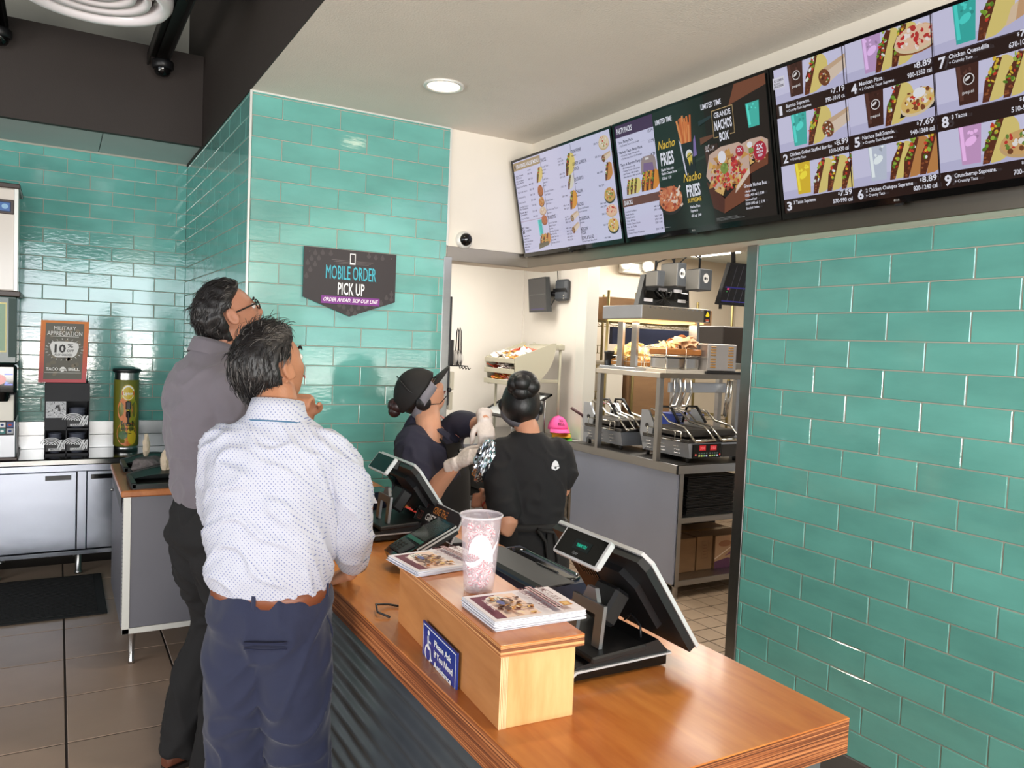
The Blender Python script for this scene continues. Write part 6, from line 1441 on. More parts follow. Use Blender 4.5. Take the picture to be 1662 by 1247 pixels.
for k in range(16): x, y = g0+.066+RNG.normal(0, .034), .145+RNG.normal(0, .022); c.line(x, y, x+RNG.normal(0, .022), y+RNG.normal(0, .014), .010, [(210, 124, 84), (196, 100, 66), (230, 206, 190)][k % 3])
c.text('Nacho', g0+.165, .205, .036, (228, 190, 70), width=.110, bold=.01, shear=.25); c.text('FRIES', g0+.178, .138, .054, WHT, width=.086, bold=.03); c.text('SUPREME', g0+.178, .112, .019, (228, 190, 70), width=.086, bold=.02); c.text('Nacho Fries', g0+.19, .086, .012, WHT, width=.062); c.text('Supreme', g0+.19, .069, .012, WHT, width=.046); c.text('420 cal  2.49', g0+.192, .046, .012, WHT, width=.062)
c.rect(g0+.012, .018, g0+.05, .0195, (170, 170, 170))
# grande nachos box
c.rect(g1+.02, 0, W, H, (30, 20, 18)); c.poly([(g1+.2, H), (W, H), (W, H-.04), (g1+.16, H-.075)], (122, 72, 50)); c.poly([(g1-.02, H-.20), (g1+.06, H-.18), (g1+.06, H-.17), (g1-.02, H-.17)], (110, 70, 52)); c.poly([(g1-.02, H-.12), (g1+.06, H-.10), (g1+.06, H-.09), (g1-.02, H-.10)], (40, 56, 60))
c.text('LIMITED TIME', g1+.004, H-.058, .022, WHT, width=.118, bold=.02)
for q in ((.062, .185, .182, .188), (.062, .075, .182, .078), (.062, .075, .0645, .188), (.1795, .075, .182, .188)): c.rect(g1+q[0], H-q[3], g1+q[2], H-q[1], (196, 166, 116))
c.rect(g1+.09, H-.20, g1+.155, H-.172, (30, 20, 18)); c.text('GRANDE', g1+.122, H-.108, .022, WHT, width=.094, align='C', bold=.02); c.text('NACHOS', g1+.122, H-.158, .040, WHT, width=.098, align='C', bold=.03); c.text('BOX', g1+.122, H-.205, .036, WHT, width=.054, align='C', bold=.03)
drink(c, g1+.040, H-.345, .080, .135, (58, 34, 28), 'pepsi'); dots(c, g1+.040, H-.222, .034, .014, 16, [(150, 140, 140), (96, 80, 76), (200, 196, 200)], .004, .008)
drink(c, W-.075, H-.185, .070, .095, (70, 190, 176), False)
def nbox(x, y, w_, h, n):
    c.poly([(x-w_*.5, y+h*.22), (x-w_*.38, y+h*.62), (x-w_*.1, y+h*.72), (x+w_*.3, y+h*.72), (x+w_*.5, y+h*.55), (x+w_*.48, y+h*.1), (x-w_*.3, y-h*.1)], (206, 176, 160)); c.poly([(x-w_*.5, y+h*.12), (x-w_*.40, y-h*.42), (x-w_*.16, y-h*.56), (x-w_*.12, y-h*.28)], (84, 40, 30)); c.poly([(x-w_*.12, y-h*.28), (x-w_*.16, y-h*.56), (x+w_*.44, y-h*.34), (x+w_*.48, y+h*.14)], (120, 66, 44))
    for k in range(30): a_ = RNG.uniform(0, 6.3); q = RNG.uniform(-.40, .42); px, py = x+q*w_, y+h*(.20+.10*q)+h*RNG.uniform(-.34, .40)*(1-1.2*q*q); s_ = w_*.10; c.poly([(px+s_*math.cos(a_+q), py+s_*.8*math.sin(a_+q)) for q in (0, 2.1, 4.2)], [(222, 180, 110), (206, 156, 84), (190, 136, 70)][k % 3])
    dots(c, x, y+h*.16, w_*.40, h*.30, int(n*1.4), [(206, 150, 70), (190, 50, 50), (120, 60, 40), (226, 196, 130), (210, 60, 60), (150, 80, 50)], w_*.02, w_*.045)
    c.ell(x-w_*.08, y+h*.52, w_*.09, h*.12, (236, 234, 240), 12); c.ell(x-w_*.05, y+h*.30, w_*.09, h*.11, (130, 150, 70), 12); dots(c, x-w_*.05, y+h*.30, w_*.07, h*.08, 6, [(110, 136, 60), (150, 170, 90)], w_*.015, w_*.03); dots(c, x+w_*.2, y+h*.36, w_*.12, h*.14, 14, [(196, 44, 56), (150, 40, 50), (236, 220, 214)], w_*.02, w_*.035)
    c.poly([(x+w_*.14, y-h*.22), (x+w_*.5, y+h*.10), (x+w_*.48, y+h*.20), (x+w_*.18, y-h*.10)], (226, 206, 190))
nbox(W-.092, H-.305, .160, .105, 40); nbox(g1+.125, .160, .250, .215, 90)
c.ell(W-.155, H-.265, .022, .022, (176, 40, 60), 16); c.text('2X', W-.155, H-.268, .016, WHT, width=.026, align='C', bold=.02)
c.ell(W-.050, .260, .034, .038, (176, 34, 60), 18); c.text('2X', W-.050, .266, .020, WHT, width=.036, align='C', bold=.03); c.text('MORE', W-.05, .252, .009, WHT, width=.034, align='C'); c.text('BEEF', W-.05, .238, .009, WHT, width=.024, align='C')
c.text('Grande Nachos Box', W-.150, .128, .014, WHT, width=.120, bold=.02)
for k, (a_, wd) in enumerate((('- Medium Drink', .058), ('1030-1410 cal  |  5.99', .100), ('Seasoned Beef', .060), ('1010-1390 cal  |  5.99', .100), ('Shredded Chicken', .068))): c.text(a_, W-.148, .108-.017*k, .011 if k in (1, 3) else .009, WHT, width=wd)
for k in range(3): c.rect(g1+.04, .012+.005*k, g1+.20-.02*k, .0135+.005*k, (130, 130, 130))
c.build('promotion_art', M_menu, t, 'lit nacho promotion art')
# ---- right screen: nine combos
t, c, W, H = scr_frame(2.190, 'rightmost menu screen showing nine numbered combo pictures in a grid, cut by the frame edge')
c.rect(0, 0, W, H, (44, 26, 22))
CB = [('1', 'Burrito Supreme.', '+ Crunchy Taco Supreme', '7.19', '590-1010 cal'), ('2', 'Chicken Grilled Stuffed Burrito', '+ Crunchy Taco', '8.99', '1010-1430 cal'), ('3', '3 Tacos Supreme', '', '7.59', '570-990 cal'), ('4', 'Mexican Pizza', '+ 2 Crunchy Tacos Supreme', '8.89', '930-1350 cal'), ('5', 'Nachos BellGrande.', '+ Crunchy Taco Supreme', '7.69', '940-1360 cal'), ('6', '2 Chicken Chalupas Supreme', '+ Crunchy Taco', '8.89', '820-1240 cal'), ('7', 'Chicken Quesadilla', '+ Crunchy Taco', '7.99', '670-1090 cal'), ('8', '3 Tacos', '', '6.59', '510-930 cal'), ('9', 'Crunchwrap Supreme.', '+ Crunchy Taco', '7.79', '700-1120 cal')]
YEL = (226, 206, 124); TOS = (196, 136, 78)
for k, (nu, a_, b_, p, cal) in enumerate(CB):
    ci, ri = k//3, k % 3; cw, rh = W/3, H/3; c.clip = (0, 0, W, H); x0 = ci*cw+.003; x1 = (ci+1)*cw-.003; yb = H-(ri+1)*rh; yt = yb+rh-.001; pb = yb+.052
    c.rect(x0, pb, x1, yt, (212, 210, 238)); c.poly([(x0, pb), (x1, pb), (x1, pb+.04), (x0, pb+.03)], (196, 194, 226))
    c.text(nu, x0+.012, yb+.010, .034, WHT, bold=.03, width=.014 if nu == '1' else .023); nm_w = min(.0068*len(a_), .19)
    c.text(a_, x0+.045, yb+.030, .013, WHT, width=nm_w, bold=.02)
    if b_: c.text(b_, x0+.045, yb+.014, .0095, WHT, width=.0052*len(b_))
    c.text('$', x1-.062, yb+.038, .009, WHT, align='R'); c.text(p, x1-.010, yb+.033, .019, WHT, width=.050, align='R', bold=.02); c.text(cal, x1-.010, yb+.010, .015, WHT, width=.082, align='R')
    c.clip = (x0, pb, x1, yt)
    dc = [(70, 40, 32), (70, 186, 176), (226, 190, 50), (196, 160, 206), (70, 40, 32), (196, 204, 222), (60, 180, 172), (70, 40, 32), (206, 160, 206)][k]
    drink(c, x0+.100, pb+.012, .072, .125, dc, 'pepsi' if k in (0, 4, 7) else None); fill = SUP if k in (0, 2, 3, 4) else LET
    if k in (2, 7):
        for j in range(3): taco(c, x0+.155+.062*j, pb+.004, .122, YEL, fill, .25)
    elif k == 5:
        taco(c, x0+.155, pb+.006, .118, YEL, LET, .25); taco(c, x0+.205, pb+.004, .128, TOS, SUP, .22); taco(c, x0+.265, pb+.006, .132, TOS, SUP, .22)
    elif k == 3:
        taco(c, x0+.125, pb+.004, .125, YEL, SUP, .25); taco(c, x0+.185, pb+.006, .125, YEL, SUP, .22); plate(c, x1-.055, pb+.075, .072, .040, [(230, 190, 150), (200, 50, 50), (244, 232, 226), (190, 60, 54)], (170, 100, 60), 46); c.ell(x1-.055, pb+.045, .07, .018, (140, 84, 50), 14); plate(c, x1-.055, pb+.075, .072, .036, [(236, 200, 170), (200, 50, 50), (244, 232, 226), (190, 60, 54)], (226, 206, 170), 46)
    elif k == 4:
        taco(c, x0+.150, pb+.004, .128, YEL, SUP, .25); c.poly([(x1-.125, pb+.018), (x1-.005, pb+.03), (x1, pb+.06), (x1-.12, pb+.035)], (30, 28, 30)); plate(c, x1-.060, pb+.062, .060, .036, [(226, 190, 110), (206, 60, 50), (240, 232, 220), (130, 74, 44), (226, 196, 140)], (226, 206, 170), 50, .25); c.ell(x1-.052, pb+.085, .022, .016, (240, 240, 246), 12)
    elif k in (0, 1):
        taco(c, x0+.150, pb+.004, .128, YEL, fill, .25); burrito(c, x0+.225, pb+.045, .100, .35, MEAT+MIX if k == 0 else MIX+[(236, 230, 220)])
    elif k == 6:
        taco(c, x0+.150, pb+.004, .132, YEL, LET, .25)
        for j in range(3): c.poly([(x0+.215+.03*j, pb+.02+.01*j), (x0+.245+.03*j, pb+.03+.01*j), (x0+.30+.008*j, pb+.105+.006*j), (x0+.235+.02*j, pb+.07+.012*j)], [(226, 200, 170), (206, 164, 124), (190, 140, 100)][j])
    else:
        taco(c, x0+.150, pb+.004, .132, YEL, LET, .25); plate(c, x1-.060, pb+.050, .066, .036, [(214, 170, 110), (110, 140, 60), (200, 60, 50), (240, 236, 230), (120, 70, 40)], (206, 170, 120), 46)
c.clip = (0, 0, W, H)
c.rect(W/3-.002, 0, W/3+.002, H, (36, 22, 30)); c.rect(2*W/3-.002, 0, 2*W/3+.002, H, (36, 22, 30))
c.rect(.012, H-.075, .066, H-.034, (226, 224, 236)); c.text('ALL COMBOS', .016, H-.050, .009, INK, width=.046); c.text('INCLUDE A', .016, H-.060, .006, INK, width=.030); c.text('LARGE DRINK', .016, H-.071, .009, INK, width=.046)
c.build('combo_pictures', M_menu, t, 'lit combo pictures with prices')
# ================================================================== PEOPLE
def skinmat(name, rgb):
    m = mat(name, rgb, .48, var=.06, scale=14, bump=.0006, bscale=160, spec=.4); b = m.node_tree.nodes['Principled BSDF']
    b.inputs['Subsurface Weight'].default_value = .08; b.inputs['Subsurface Radius'].default_value = (.012, .005, .003); return m
def az_axes(az): a = math.radians(az); return np.array([math.sin(a), math.cos(a), 0]), np.array([math.cos(a), -math.sin(a), 0])
def head_rot(az, pitch, roll=0):
    f, r = az_axes(az); p = math.radians(pitch); F = f*math.cos(p)+np.array([0, 0, 1])*math.sin(p); U = np.cross(r, F); 
    q = math.radians(roll); r2 = r*math.cos(q)+U*math.sin(q); U2 = np.cross(r2, F); return np.column_stack([r2, F, U2])
def gau(P, c, s): return np.exp(-(((P-np.array(c))/np.array(s))**2).sum(1))
def head_points(n=44, m=32, sc=1.0, extra=None, fem=False):
    """sculpted head in head axes (x right, y forward, z up), one row per latitude"""
    th = np.linspace(0, 2*PI, n, endpoint=False); D = []
    for i in range(m+1):
        ph = -PI/2+PI*i/m; c_ = max(math.cos(ph), 2e-3); D.append(np.c_[np.cos(th)*c_, np.sin(th)*c_, np.full(n, math.sin(ph))])
    D = np.vstack(D); P = D*np.array([.076, .098, .116])
    z = P[:, 2]; lo = np.clip(-z/.116, 0, 1)
    P[:, 0] *= 1-.30*lo**1.3; back = P[:, 1] < 0
    P[back, 1] *= 1-.34*lo[back]**1.2; P[~back, 1] *= 1-.02*lo[~back]
    P[:, 1] += np.where(P[:, 1] > 0, .020*lo**2, 0)
    P[:, 1] += .012*gau(P, (0, -.095, .035), (.06, .05, .05))*-1
    fr = P[:, 1] > .02
    def bump(c, s, dx=0, dy=0, dz=0):
        g = gau(P, c, s)*fr; P[:, 0] += dx*g*np.sign(P[:, 0]); P[:, 1] += dy*g; P[:, 2] += dz*g
    bump((0, .098, -.026), (.013, .035, .022), dy=.024); bump((0, .10, .000), (.009, .03, .024), dy=.012); bump((.013, .09, -.036), (.010, .03, .010), dy=.006); bump((-.013, .09, -.036), (.010, .03, .010), dy=.006)
    for s_ in (-1, 1):
        bump((s_*.031, .092, .006), (.018, .04, .012), dy=-.011); bump((s_*.030, .09, .026), (.024, .04, .009), dy=.005); bump((s_*.045, .07, -.025), (.022, .04, .02), dy=.004, dx=.003)
    bump((0, .095, -.056), (.022, .03, .006), dy=.007); bump((0, .093, -.067), (.018, .03, .006), dy=.007); bump((0, .093, -.0615), (.022, .03, .0022), dy=-.004); bump((0, .088, -.098), (.022, .03, .016), dy=.010)
    if fem: P[:, 0] *= .96
    if extra is not None:
        t_ = extra(D, P); P = P+D*t_[:, None]
    return P*sc, D, n, m
def grid_faces(n, m): return [(i*n+j, i*n+(j+1) % n, (i+1)*n+(j+1) % n, (i+1)*n+j) for i in range(m) for j in range(n)]
def ell_ring(c, u, v, a, b, n=24, p=2.3):
    t = np.linspace(0, 2*PI, n, endpoint=False); cs, sn = np.cos(t), np.sin(t)
    return np.array(c)+np.outer(np.sign(cs)*np.abs(cs)**(2/p)*a, u)+np.outer(np.sign(sn)*np.abs(sn)**(2/p)*b, v)
def smooth_path(pts, rad, k=6):
    pts = np.array(pts, float); rad = np.array(rad, float); n = len(pts); T = np.linspace(0, n-1, (n-1)*k+1); out = []; ro = []
    for t in T:
        i = min(int(t), n-2); q = t-i; p0 = pts[max(i-1, 0)]; p1 = pts[i]; p2 = pts[i+1]; p3 = pts[min(i+2, n-1)]
        out.append(.5*((2*p1)+(-p0+p2)*q+(2*p0-5*p1+4*p2-p3)*q*q+(-p0+3*p1-3*p2+p3)*q**3)); ro.append(rad[i]*(1-q)+rad[i+1]*q)
    return np.array(out), np.array(ro)
def limb(mb, pts, rad, n=16, k=5, cap=True):
    P, r = smooth_path(pts, rad, k)
    if cap:   # rounded ends
        d0 = unit(P[0]-P[1]); d1 = unit(P[-1]-P[-2]); e = [(.55, .84), (.9, .45)]
        P = np.vstack([[P[0]+d0*r[0]*a for a, b in e[::-1]], P, [P[-1]+d1*r[-1]*a for a, b in e]]); r = np.r_[[r[0]*b for a, b in e[::-1]], r, [r[-1]*b for a, b in e]]
    mb.tube(P, r, n)
def torso(mb, rings, base, az, n=28):
    F, R = az_axes(az); rr = []
    for z, r0, f0, a, b, *tl in rings: rr.append(ell_ring(np.array([base[0], base[1], z])+R*r0+F*f0, R, F-np.array([0, 0, tl[0] if tl else 0]), a, b, n))
    mb.rings(rr, True)
def fuse(name, mb, m, parent, voxel, iters=6, wr=None, label=None, fac=.5):
    """union of overlapping closed lofts into ONE continuous skin, smoothed, optionally creased"""
    me = bpy.data.meshes.new(name); me.from_pydata(np.vstack(mb.v).tolist(), [], mb.f); me.update()
    bm = bmesh.new(); bm.from_mesh(me); bmesh.ops.recalc_face_normals(bm, faces=bm.faces); bm.to_mesh(me); bm.free()
    o = bpy.data.objects.new(name, me); COL.objects.link(o)
    rm = o.modifiers.new('r', 'REMESH'); rm.mode = 'VOXEL'; rm.voxel_size = voxel
    sm = o.modifiers.new('s', 'SMOOTH'); sm.factor = fac; sm.iterations = iters
    dg = bpy.context.evaluated_depsgraph_get(); me2 = bpy.data.meshes.new_from_object(o.evaluated_get(dg))
    o.modifiers.clear(); o.data = me2; bpy.data.meshes.remove(me); me2.name = name
    n = len(me2.vertices); V = np.empty(n*3, np.float32); me2.vertices.foreach_get('co', V); V = V.reshape(-1, 3).astype(float)
    if wr is not None:
        N = np.empty(n*3, np.float32); me2.vertices.foreach_get('normal', N); N = N.reshape(-1, 3); V = V+N*(wr(V)[:, None]+.0015)
    off = ORG[parent.name]; me2.vertices.foreach_set('co', (V-off).astype(np.float32).ravel()); me2.update()
    me2.polygons.foreach_set('use_smooth', [True]*len(me2.polygons)); me2.materials.clear(); me2.materials.append(m)
    o.parent = parent; ORG[o.name] = off; return tag(o, label)
def nz3(V, s, seed=0): return np.array([mnoise.noise(Vector((v[0]*s[0]+seed, v[1]*s[1]+seed*2, v[2]*s[2]))) for v in V])
def cloth_wr(amp=.006, tilt=.0, seed=1, s=(9, 9, 22), calm=None):
    def f(V):
        W_ = V.copy(); W_[:, 2] = V[:, 2]+tilt*(V[:, 0]+V[:, 1]); a = nz3(W_, s, seed); b = nz3(W_, tuple(q*1.6 for q in s), seed+5)
        c = nz3(W_, (s[0]*1.3, s[1]*1.3, s[2]*.8), seed+9); k = 1.0 if calm is None else .12+.88*sstep(V[:, 2], calm[0], calm[0]+.09)*(1-sstep(V[:, 2], calm[1]-.08, calm[1])); return k*(amp*(1-2*np.abs(a))*.6+amp*.40*b+amp*1.1*np.clip(1-4.5*np.abs(c), 0, 1)**1.5-amp*.25)
    return f
def hand(mb, wrist, d, nrm, side, curl=.5, L=.185, thumb=1.0, spread=.06, wr=.026):
    """palm with four unequal bent fingers and a thumb from its side; d = wrist to knuckles, nrm = back of the hand, side = towards the thumb"""
    d = unit(d); side = unit(side-d*(np.dot(side, d))); nrm = unit(nrm-d*np.dot(nrm, d)-side*np.dot(nrm, side)); s = L/.185; w_ = np.array(wrist, float)
    rr = []
    for t_, a, b in ((-.015, wr, wr*.8), (.015, .030, .019), (.045, .039, .016), (.075, .041, .0145), (.094, .037, .012)): rr.append(ell_ring(w_+d*t_*s, side, nrm, a*s, b*s, 16, 2.4))
    mb.rings(rr, True)
    for i, (off, l) in enumerate(((.028, .072), (.009, .080), (-.010, .074), (-.028, .058))):
        p = w_+d*(.080*s)+side*off*s; dd = unit(d+side*spread*(1.2-i*.8)); pts = [p]; ang = 0
        for j, q in enumerate((.46, .31, .23)):
            ang += curl*(1.0 if j == 0 else .95); e = dd*math.cos(ang)-nrm*math.sin(ang); pts.append(pts[-1]+e*l*q*s)
        limb(mb, pts, [.0100*s, .0092*s, .0085*s, .0072*s], 10, 3)
    p = w_+d*.022*s+side*.026*s; e = unit(side*.75+d*.62-nrm*.25*thumb); q = unit(d*.9+side*.18-nrm*.42*thumb)
    limb(mb, [p, p+e*.040*s, p+e*.040*s+q*.032*s, p+e*.042*s+unit(q-nrm*.25)*.056*s], [.0150*s, .0120*s, .0108*s, .0082*s], 10, 3)
def ears(mb, H, C, sc, fem=False):
    for s_ in (-1, 1):
        rr = []
        for a, b, y in ((.004, .006, -.006), (.020, .032, -.002), (.021, .034, .003), (.016, .027, .006), (.003, .005, .001)):
            t = np.linspace(0, 2*PI, 16, endpoint=False)
            rr.append((np.c_[np.full(16, s_*(.071+.012+y*1.1)), -.008+a*np.cos(t)-.004*np.sin(t)-.006, -.006+b*np.sin(t)*(1+.12*np.sin(t))]*sc) @ H.T+C)
        mb.rings(rr, True)
def eyes(par, H, C, sc, brow=(30, 24, 22)):
    we = mat('eye_white', (224, 216, 210), .2); ir = mat('dark_iris', (40, 26, 18), .15); bw = mat('brow_%d' % brow[0], brow, .8)
    for s_ in (-1, 1):
        c = C+H @ (np.array([s_*.031, .081, .006])*sc); o = MB().sphere(c, .0122*sc, 14, 10).build('eye', we, par)
        d = H @ np.array([0, 1, 0.0]); MB().lathe([(.0062*sc, 0), (.005*sc, .0012), (0, .0016)], c+d*.0112*sc, 12, axis=d).build('iris', ir, o)
        pts = [C+H @ (np.array([s_*x, y, z])*sc) for x, y, z in ((.014, .100, .026), (.030, .0985, .033), (.047, .086, .027))]
        MB().tube(*[smooth_path(pts, [.0035, .004, .002], 4)[0], smooth_path(pts, [.0035, .004, .002], 4)[1]], n=6).build('eyebrow', bw, par)
    lp = mat('lip_colour', (150, 86, 78), .4)
    pts = [C+H @ (np.array([x, y, z])*sc) for x, y, z in ((-.022, .094, -.0615), (-.008, .1055, -.058), (0, .1065, -.0592), (.008, .1055, -.058), (.022, .094, -.0615))]
    MB().tube(*smooth_path(pts, [.0015, .003, .003, .003, .0015], 3), n=6).build('lips', lp, par)
def strands(par, H, C, sc, mask, flow, n, L, mats, seed, r=.0007, lift=.006, name='hair_strands'):
    rg = np.random.default_rng(seed); P, D, _, _ = head_points(sc=sc); k = 0; mbs = [MB() for _ in mats]; tries = 0
    while k < n and tries < n*20:
        tries += 1; d = unit(rg.normal(0, 1, 3))
        if mask(d) < .012: continue
        i = np.argmax(D @ d); p = P[i]+D[i]*mask(D[i])*.9+rg.normal(0, .002, 3); fl = flow(d); fl = fl-d*np.dot(fl, d)*.85; fl = unit(fl+rg.normal(0, .15, 3)); l = L*rg.uniform(.6, 1.3)
        pts = [p]; cur = rg.normal(0, .20, 3)
        for j in range(4): fl = unit(fl+cur*.35-unit(p)*.17*j); pts.append(pts[-1]+fl*l/4+d*lift*(.4 if j == 0 else -.1)*.6)
        w_ = mats and (1 if rg.random() < mats[1][1](d) else 0); mb = mbs[w_]
        pts = (np.array(pts) @ H.T)+C; mb.tube(pts, [r*1.1, r*1.2, r*1.1, r*.9, r*.3], 3, cap=False); k += 1
    for q, mb in enumerate(mbs):
        if mb.n: mb.build(name if q == 0 else 'grey_'+name, mats[q][0], par, None, kind='stuff')
def hair_cap(par, H, C, sc, thick, m, name='hair', seed=0, amp=.003, label=None, nf=60):
    def extra(D, P): t_ = thick(D); return t_+amp*nz3(P, (nf, nf, nf), seed)*(t_ > .004)
    P, D, n, m_ = head_points(72, 56, sc, extra); return MB().add(P @ H.T+C, grid_faces(n, m_), 0, True).build(name, m, par, label)
def strap(par, H, C, sc, zf, hgt, off, a_open, m, name, label):
    """a band lying on the head from temple to temple round the back"""
    P, D, _, _ = head_points(72, 56, sc); V = []; A = np.linspace(a_open, 2*PI-a_open, 40)
    for a in A:
        d = unit(np.array([math.sin(a), math.cos(a), zf(a)])); p = P[np.argmax(D @ d)]; o = unit(np.array([p[0], p[1], 0])); tl = np.array([0, 0, hgt/2])
        for q in (p+o*off-tl, p+o*(off-.002)+tl, p+o*(off-.010)+tl, p+o*(off-.010)-tl): V.append(q)
    V = np.array(V); 
    for k in range(4):
        w_ = V[k::4].copy()
        for _ in range(3): w_[1:-1] = (w_[:-2]+2*w_[1:-1]+w_[2:])/4
        V[k::4] = w_
    F_ = [(4*i+j, 4*i+(j+1) % 4, 4*i+4+(j+1) % 4, 4*i+4+j) for i in range(len(A)-1) for j in range(4)]
    return MB().add(V @ H.T+C, F_, 0, True).build(name, m, par, label)
def sstep(x, a, b): t_ = np.clip((x-a)/(b-a), 0, 1); return t_*t_*(3-2*t_)
def scalp_m(D, t0=.016, front=.30, nape=-.50):
    """short men's hair: covers the top, sides behind the ears and the nape"""
    D = np.atleast_2d(D); x, y, z = D[:, 0], D[:, 1], D[:, 2]; lim = np.where(y > .1, front+.55*(y-.1), np.where(y > -.15, front-.55*(1-sstep(-y, -.1, .15))*0-(.1-y)*1.4, nape+.10))
    lim = np.where(y < -.25, nape+.05*np.abs(x)*0, lim); k = sstep(z-lim, -.04, .10); return -.012+(t0+.012)*k
def footwear(par, heel, d, m, sole, L=.28):
    d = unit(np.array([d[0], d[1], 0])); s = np.array([-d[1], d[0], 0]); h = np.array([heel[0], heel[1], 0.0]); rr = []
    for t_, w_, hh in ((-.012, .022, .035), (.0, .034, .075), (.06, .038, .085), (.13, .041, .070), (.20, .047, .050), (.255, .040, .038), (.278, .020, .026)):
        rr.append(ell_ring(h+d*t_+np.array([0, 0, .018+hh*.5]), s, np.array([0, 0, 1.0]), w_, hh*.5, 16, 2.6))
    sh = MB().rings(rr, True).build('shoe', m, par); q = [(-.014, .018), (.0, .034), (.07, .036), (.14, .040), (.205, .050), (.262, .040), (.286, .014)]
    MB().prism([(t_, w_) for t_, w_ in q]+[(t_, -w_) for t_, w_ in q[::-1]], h+np.array([0, 0, .0]), d, s, .020).build('sole', sole, sh); return sh
# ------------------------------------------------------------------ materials
M_skin2 = skinmat('tan_skin', (176, 122, 92)); M_skin1 = skinmat('olive_skin', (180, 124, 98)); M_skinw = skinmat('warm_skin', (206, 152, 122)); M_skinw2 = skinmat('light_brown_skin', (198, 142, 114))
M_hairb = mat('black_hair', (26, 23, 23), .42, var=.3, scale=90, bump=.0012, bscale=260, stretch=(1, 1, .35), spec=.5); M_hairg = mat('grey_hair', (98, 93, 90), .45)
M_hairw = mat('glossy_black_hair', (14, 12, 13), .46, var=.3, scale=70, bump=.0010, bscale=240, stretch=(1, 1, .2), spec=.6)
M_greysh = mat('grey_shirt_cloth', (110, 104, 112), .85, var=.03, scale=20, bump=.0003, bscale=900, sheen=.2); M_blktr = mat('black_trouser_cloth', (18, 17, 19), .85, bump=.0003, bscale=600); M_navytr = mat('navy_chino_cloth', (27, 33, 60), .85, var=.04, scale=30, bump=.0004, bscale=700, sheen=.15)
M_leather = mat('brown_leather', (104, 60, 44), .35, var=.12, scale=14); M_sole = mat('dark_sole', (44, 36, 32), .7); M_blkcl = mat('black_jersey', (22, 21, 24), .85, bump=.0003, bscale=700); M_apron = mat('black_apron_cloth', (24, 22, 22), .8, var=.05, scale=30, bump=.0003, bscale=500); M_navysh = mat('navy_polo_cloth', (40, 40, 58), .85, var=.03, bump=.0003, bscale=700)
def dotted(name, base, dot):
    m = mat(name, base, .8, bump=.0002, bscale=700, sheen=.15); nt = m.node_tree; N = nt.nodes; L = nt.links; b = N['Principled BSDF']
    tc = N.new('ShaderNodeTexCoord'); sx = N.new('ShaderNodeSeparateXYZ'); L.new(tc.outputs['Object'], sx.inputs[0])
    def mth(op, a, b_=None, v=None):
        q = N.new('ShaderNodeMath'); q.operation = op; L.new(a, q.inputs[0])
        if b_ is not None: L.new(b_, q.inputs[1])
        if v is not None: q.inputs[1].default_value = v
        return q.outputs[0]
    h = mth('ADD', mth('MULTIPLY', sx.outputs[0], v=.92), mth('MULTIPLY', sx.outputs[1], v=-.62)); k = 2*PI/.0088
    a = mth('SINE', mth('MULTIPLY', mth('ADD', h, sx.outputs[2]), v=k*.70)); c_ = mth('SINE', mth('MULTIPLY', mth('SUBTRACT', h, sx.outputs[2]), v=k*.70))
    g = mth('GREATER_THAN', mth('MULTIPLY', a, c_), v=.50); g2 = mth('MULTIPLY', g, mth('GREATER_THAN', a, v=0.0))
    mx = N.new('ShaderNodeMix'); mx.data_type = 'RGBA'; mx.inputs[6].default_value = srgb(*base); mx.inputs[7].default_value = srgb(*dot); L.new(g2, mx.inputs[0]); L.new(mx.outputs[2], b.inputs['Base Color']); return m
M_dots = dotted('white_dotted_shirt_cloth', (188, 190, 202), (104, 114, 164))
M_glove = mat('clear_vinyl_glove', (232, 220, 212), .35, alpha=.88, var=.08, scale=30, bump=.0012, bscale=120)

# ------------------------------------------------------------------ man in the white dotted shirt
B = at(441, 942, D=2.20); az = 33; F, R = az_axes(az); Wp = lambda r, f, z: np.array([B[0], B[1], 0])+R*r+F*f+np.array([0, 0, z])
t = thing('person', (B[0], B[1], 0), 'man in white dotted shirt and navy trousers leaning one hand on the counter', 'person')
HC = at(440, 597, D=2.23); HR = head_rot(60, 17, 4); hs = 1.0
b = MB(); P, D, n, m_ = head_points(sc=hs); b.add(P @ HR.T+HC, grid_faces(n, m_)); b.f += [list(range(n))[::-1], [n*m_+j for j in range(n)]]; b.m += [0, 0]; b.sm += [True, True]
ears(b, HR, HC, hs)
limb(b, [Wp(0, -.01, 1.40), Wp(0, .005, 1.48), HC+HR @ np.array([0, -.015, -.05])], [.062, .058, .060])
torso(b, [(.80, 0, 0, .11, .085), (1.0, 0, 0, .128, .100), (1.2, 0, 0, .140, .100), (1.34, 0, 0, .140, .082), (1.42, 0, 0, .06, .05)], B, az)
wr = at(568, 924, Z=.968); el = at(567, 858, D=2.27); sh = Wp(.172, -.005, 1.372)
limb(b, [sh-R*.02-np.array([0, 0, .03]), (sh*.5+el*.5)+F*-.012, el, wr*.5+el*.5, wr], [.036, .040, .036, .032, .024])
hand(b, wr-np.array([0, 0, .014]), at(533, 934, Z=.928)-wr, np.array([-.1, -.1, 1.0]), np.array([.3, 1.0, 0]), curl=.20, L=.178)
sl = Wp(-.172, .0, 1.372); ell_ = Wp(-.20, .17, 1.13); wl = at(497, 676, D=2.50); limb(b, [sl+R*.02-np.array([0, 0, .03]), ell_, wl], [.036, .038, .027])
hand(b, wl, np.array([-.25, -.45, .80]), F, R, curl=1.1, L=.165)
for s_ in (-1, 1): limb(b, [Wp(s_*.075, -.005, .86), Wp(s_*.085, .01, .50), Wp(s_*.095, -.01, .08)], [.070, .052, .038])
fuse('body', b, M_skin2, t, .0055, 3)
eyes(t, HR, HC, hs)
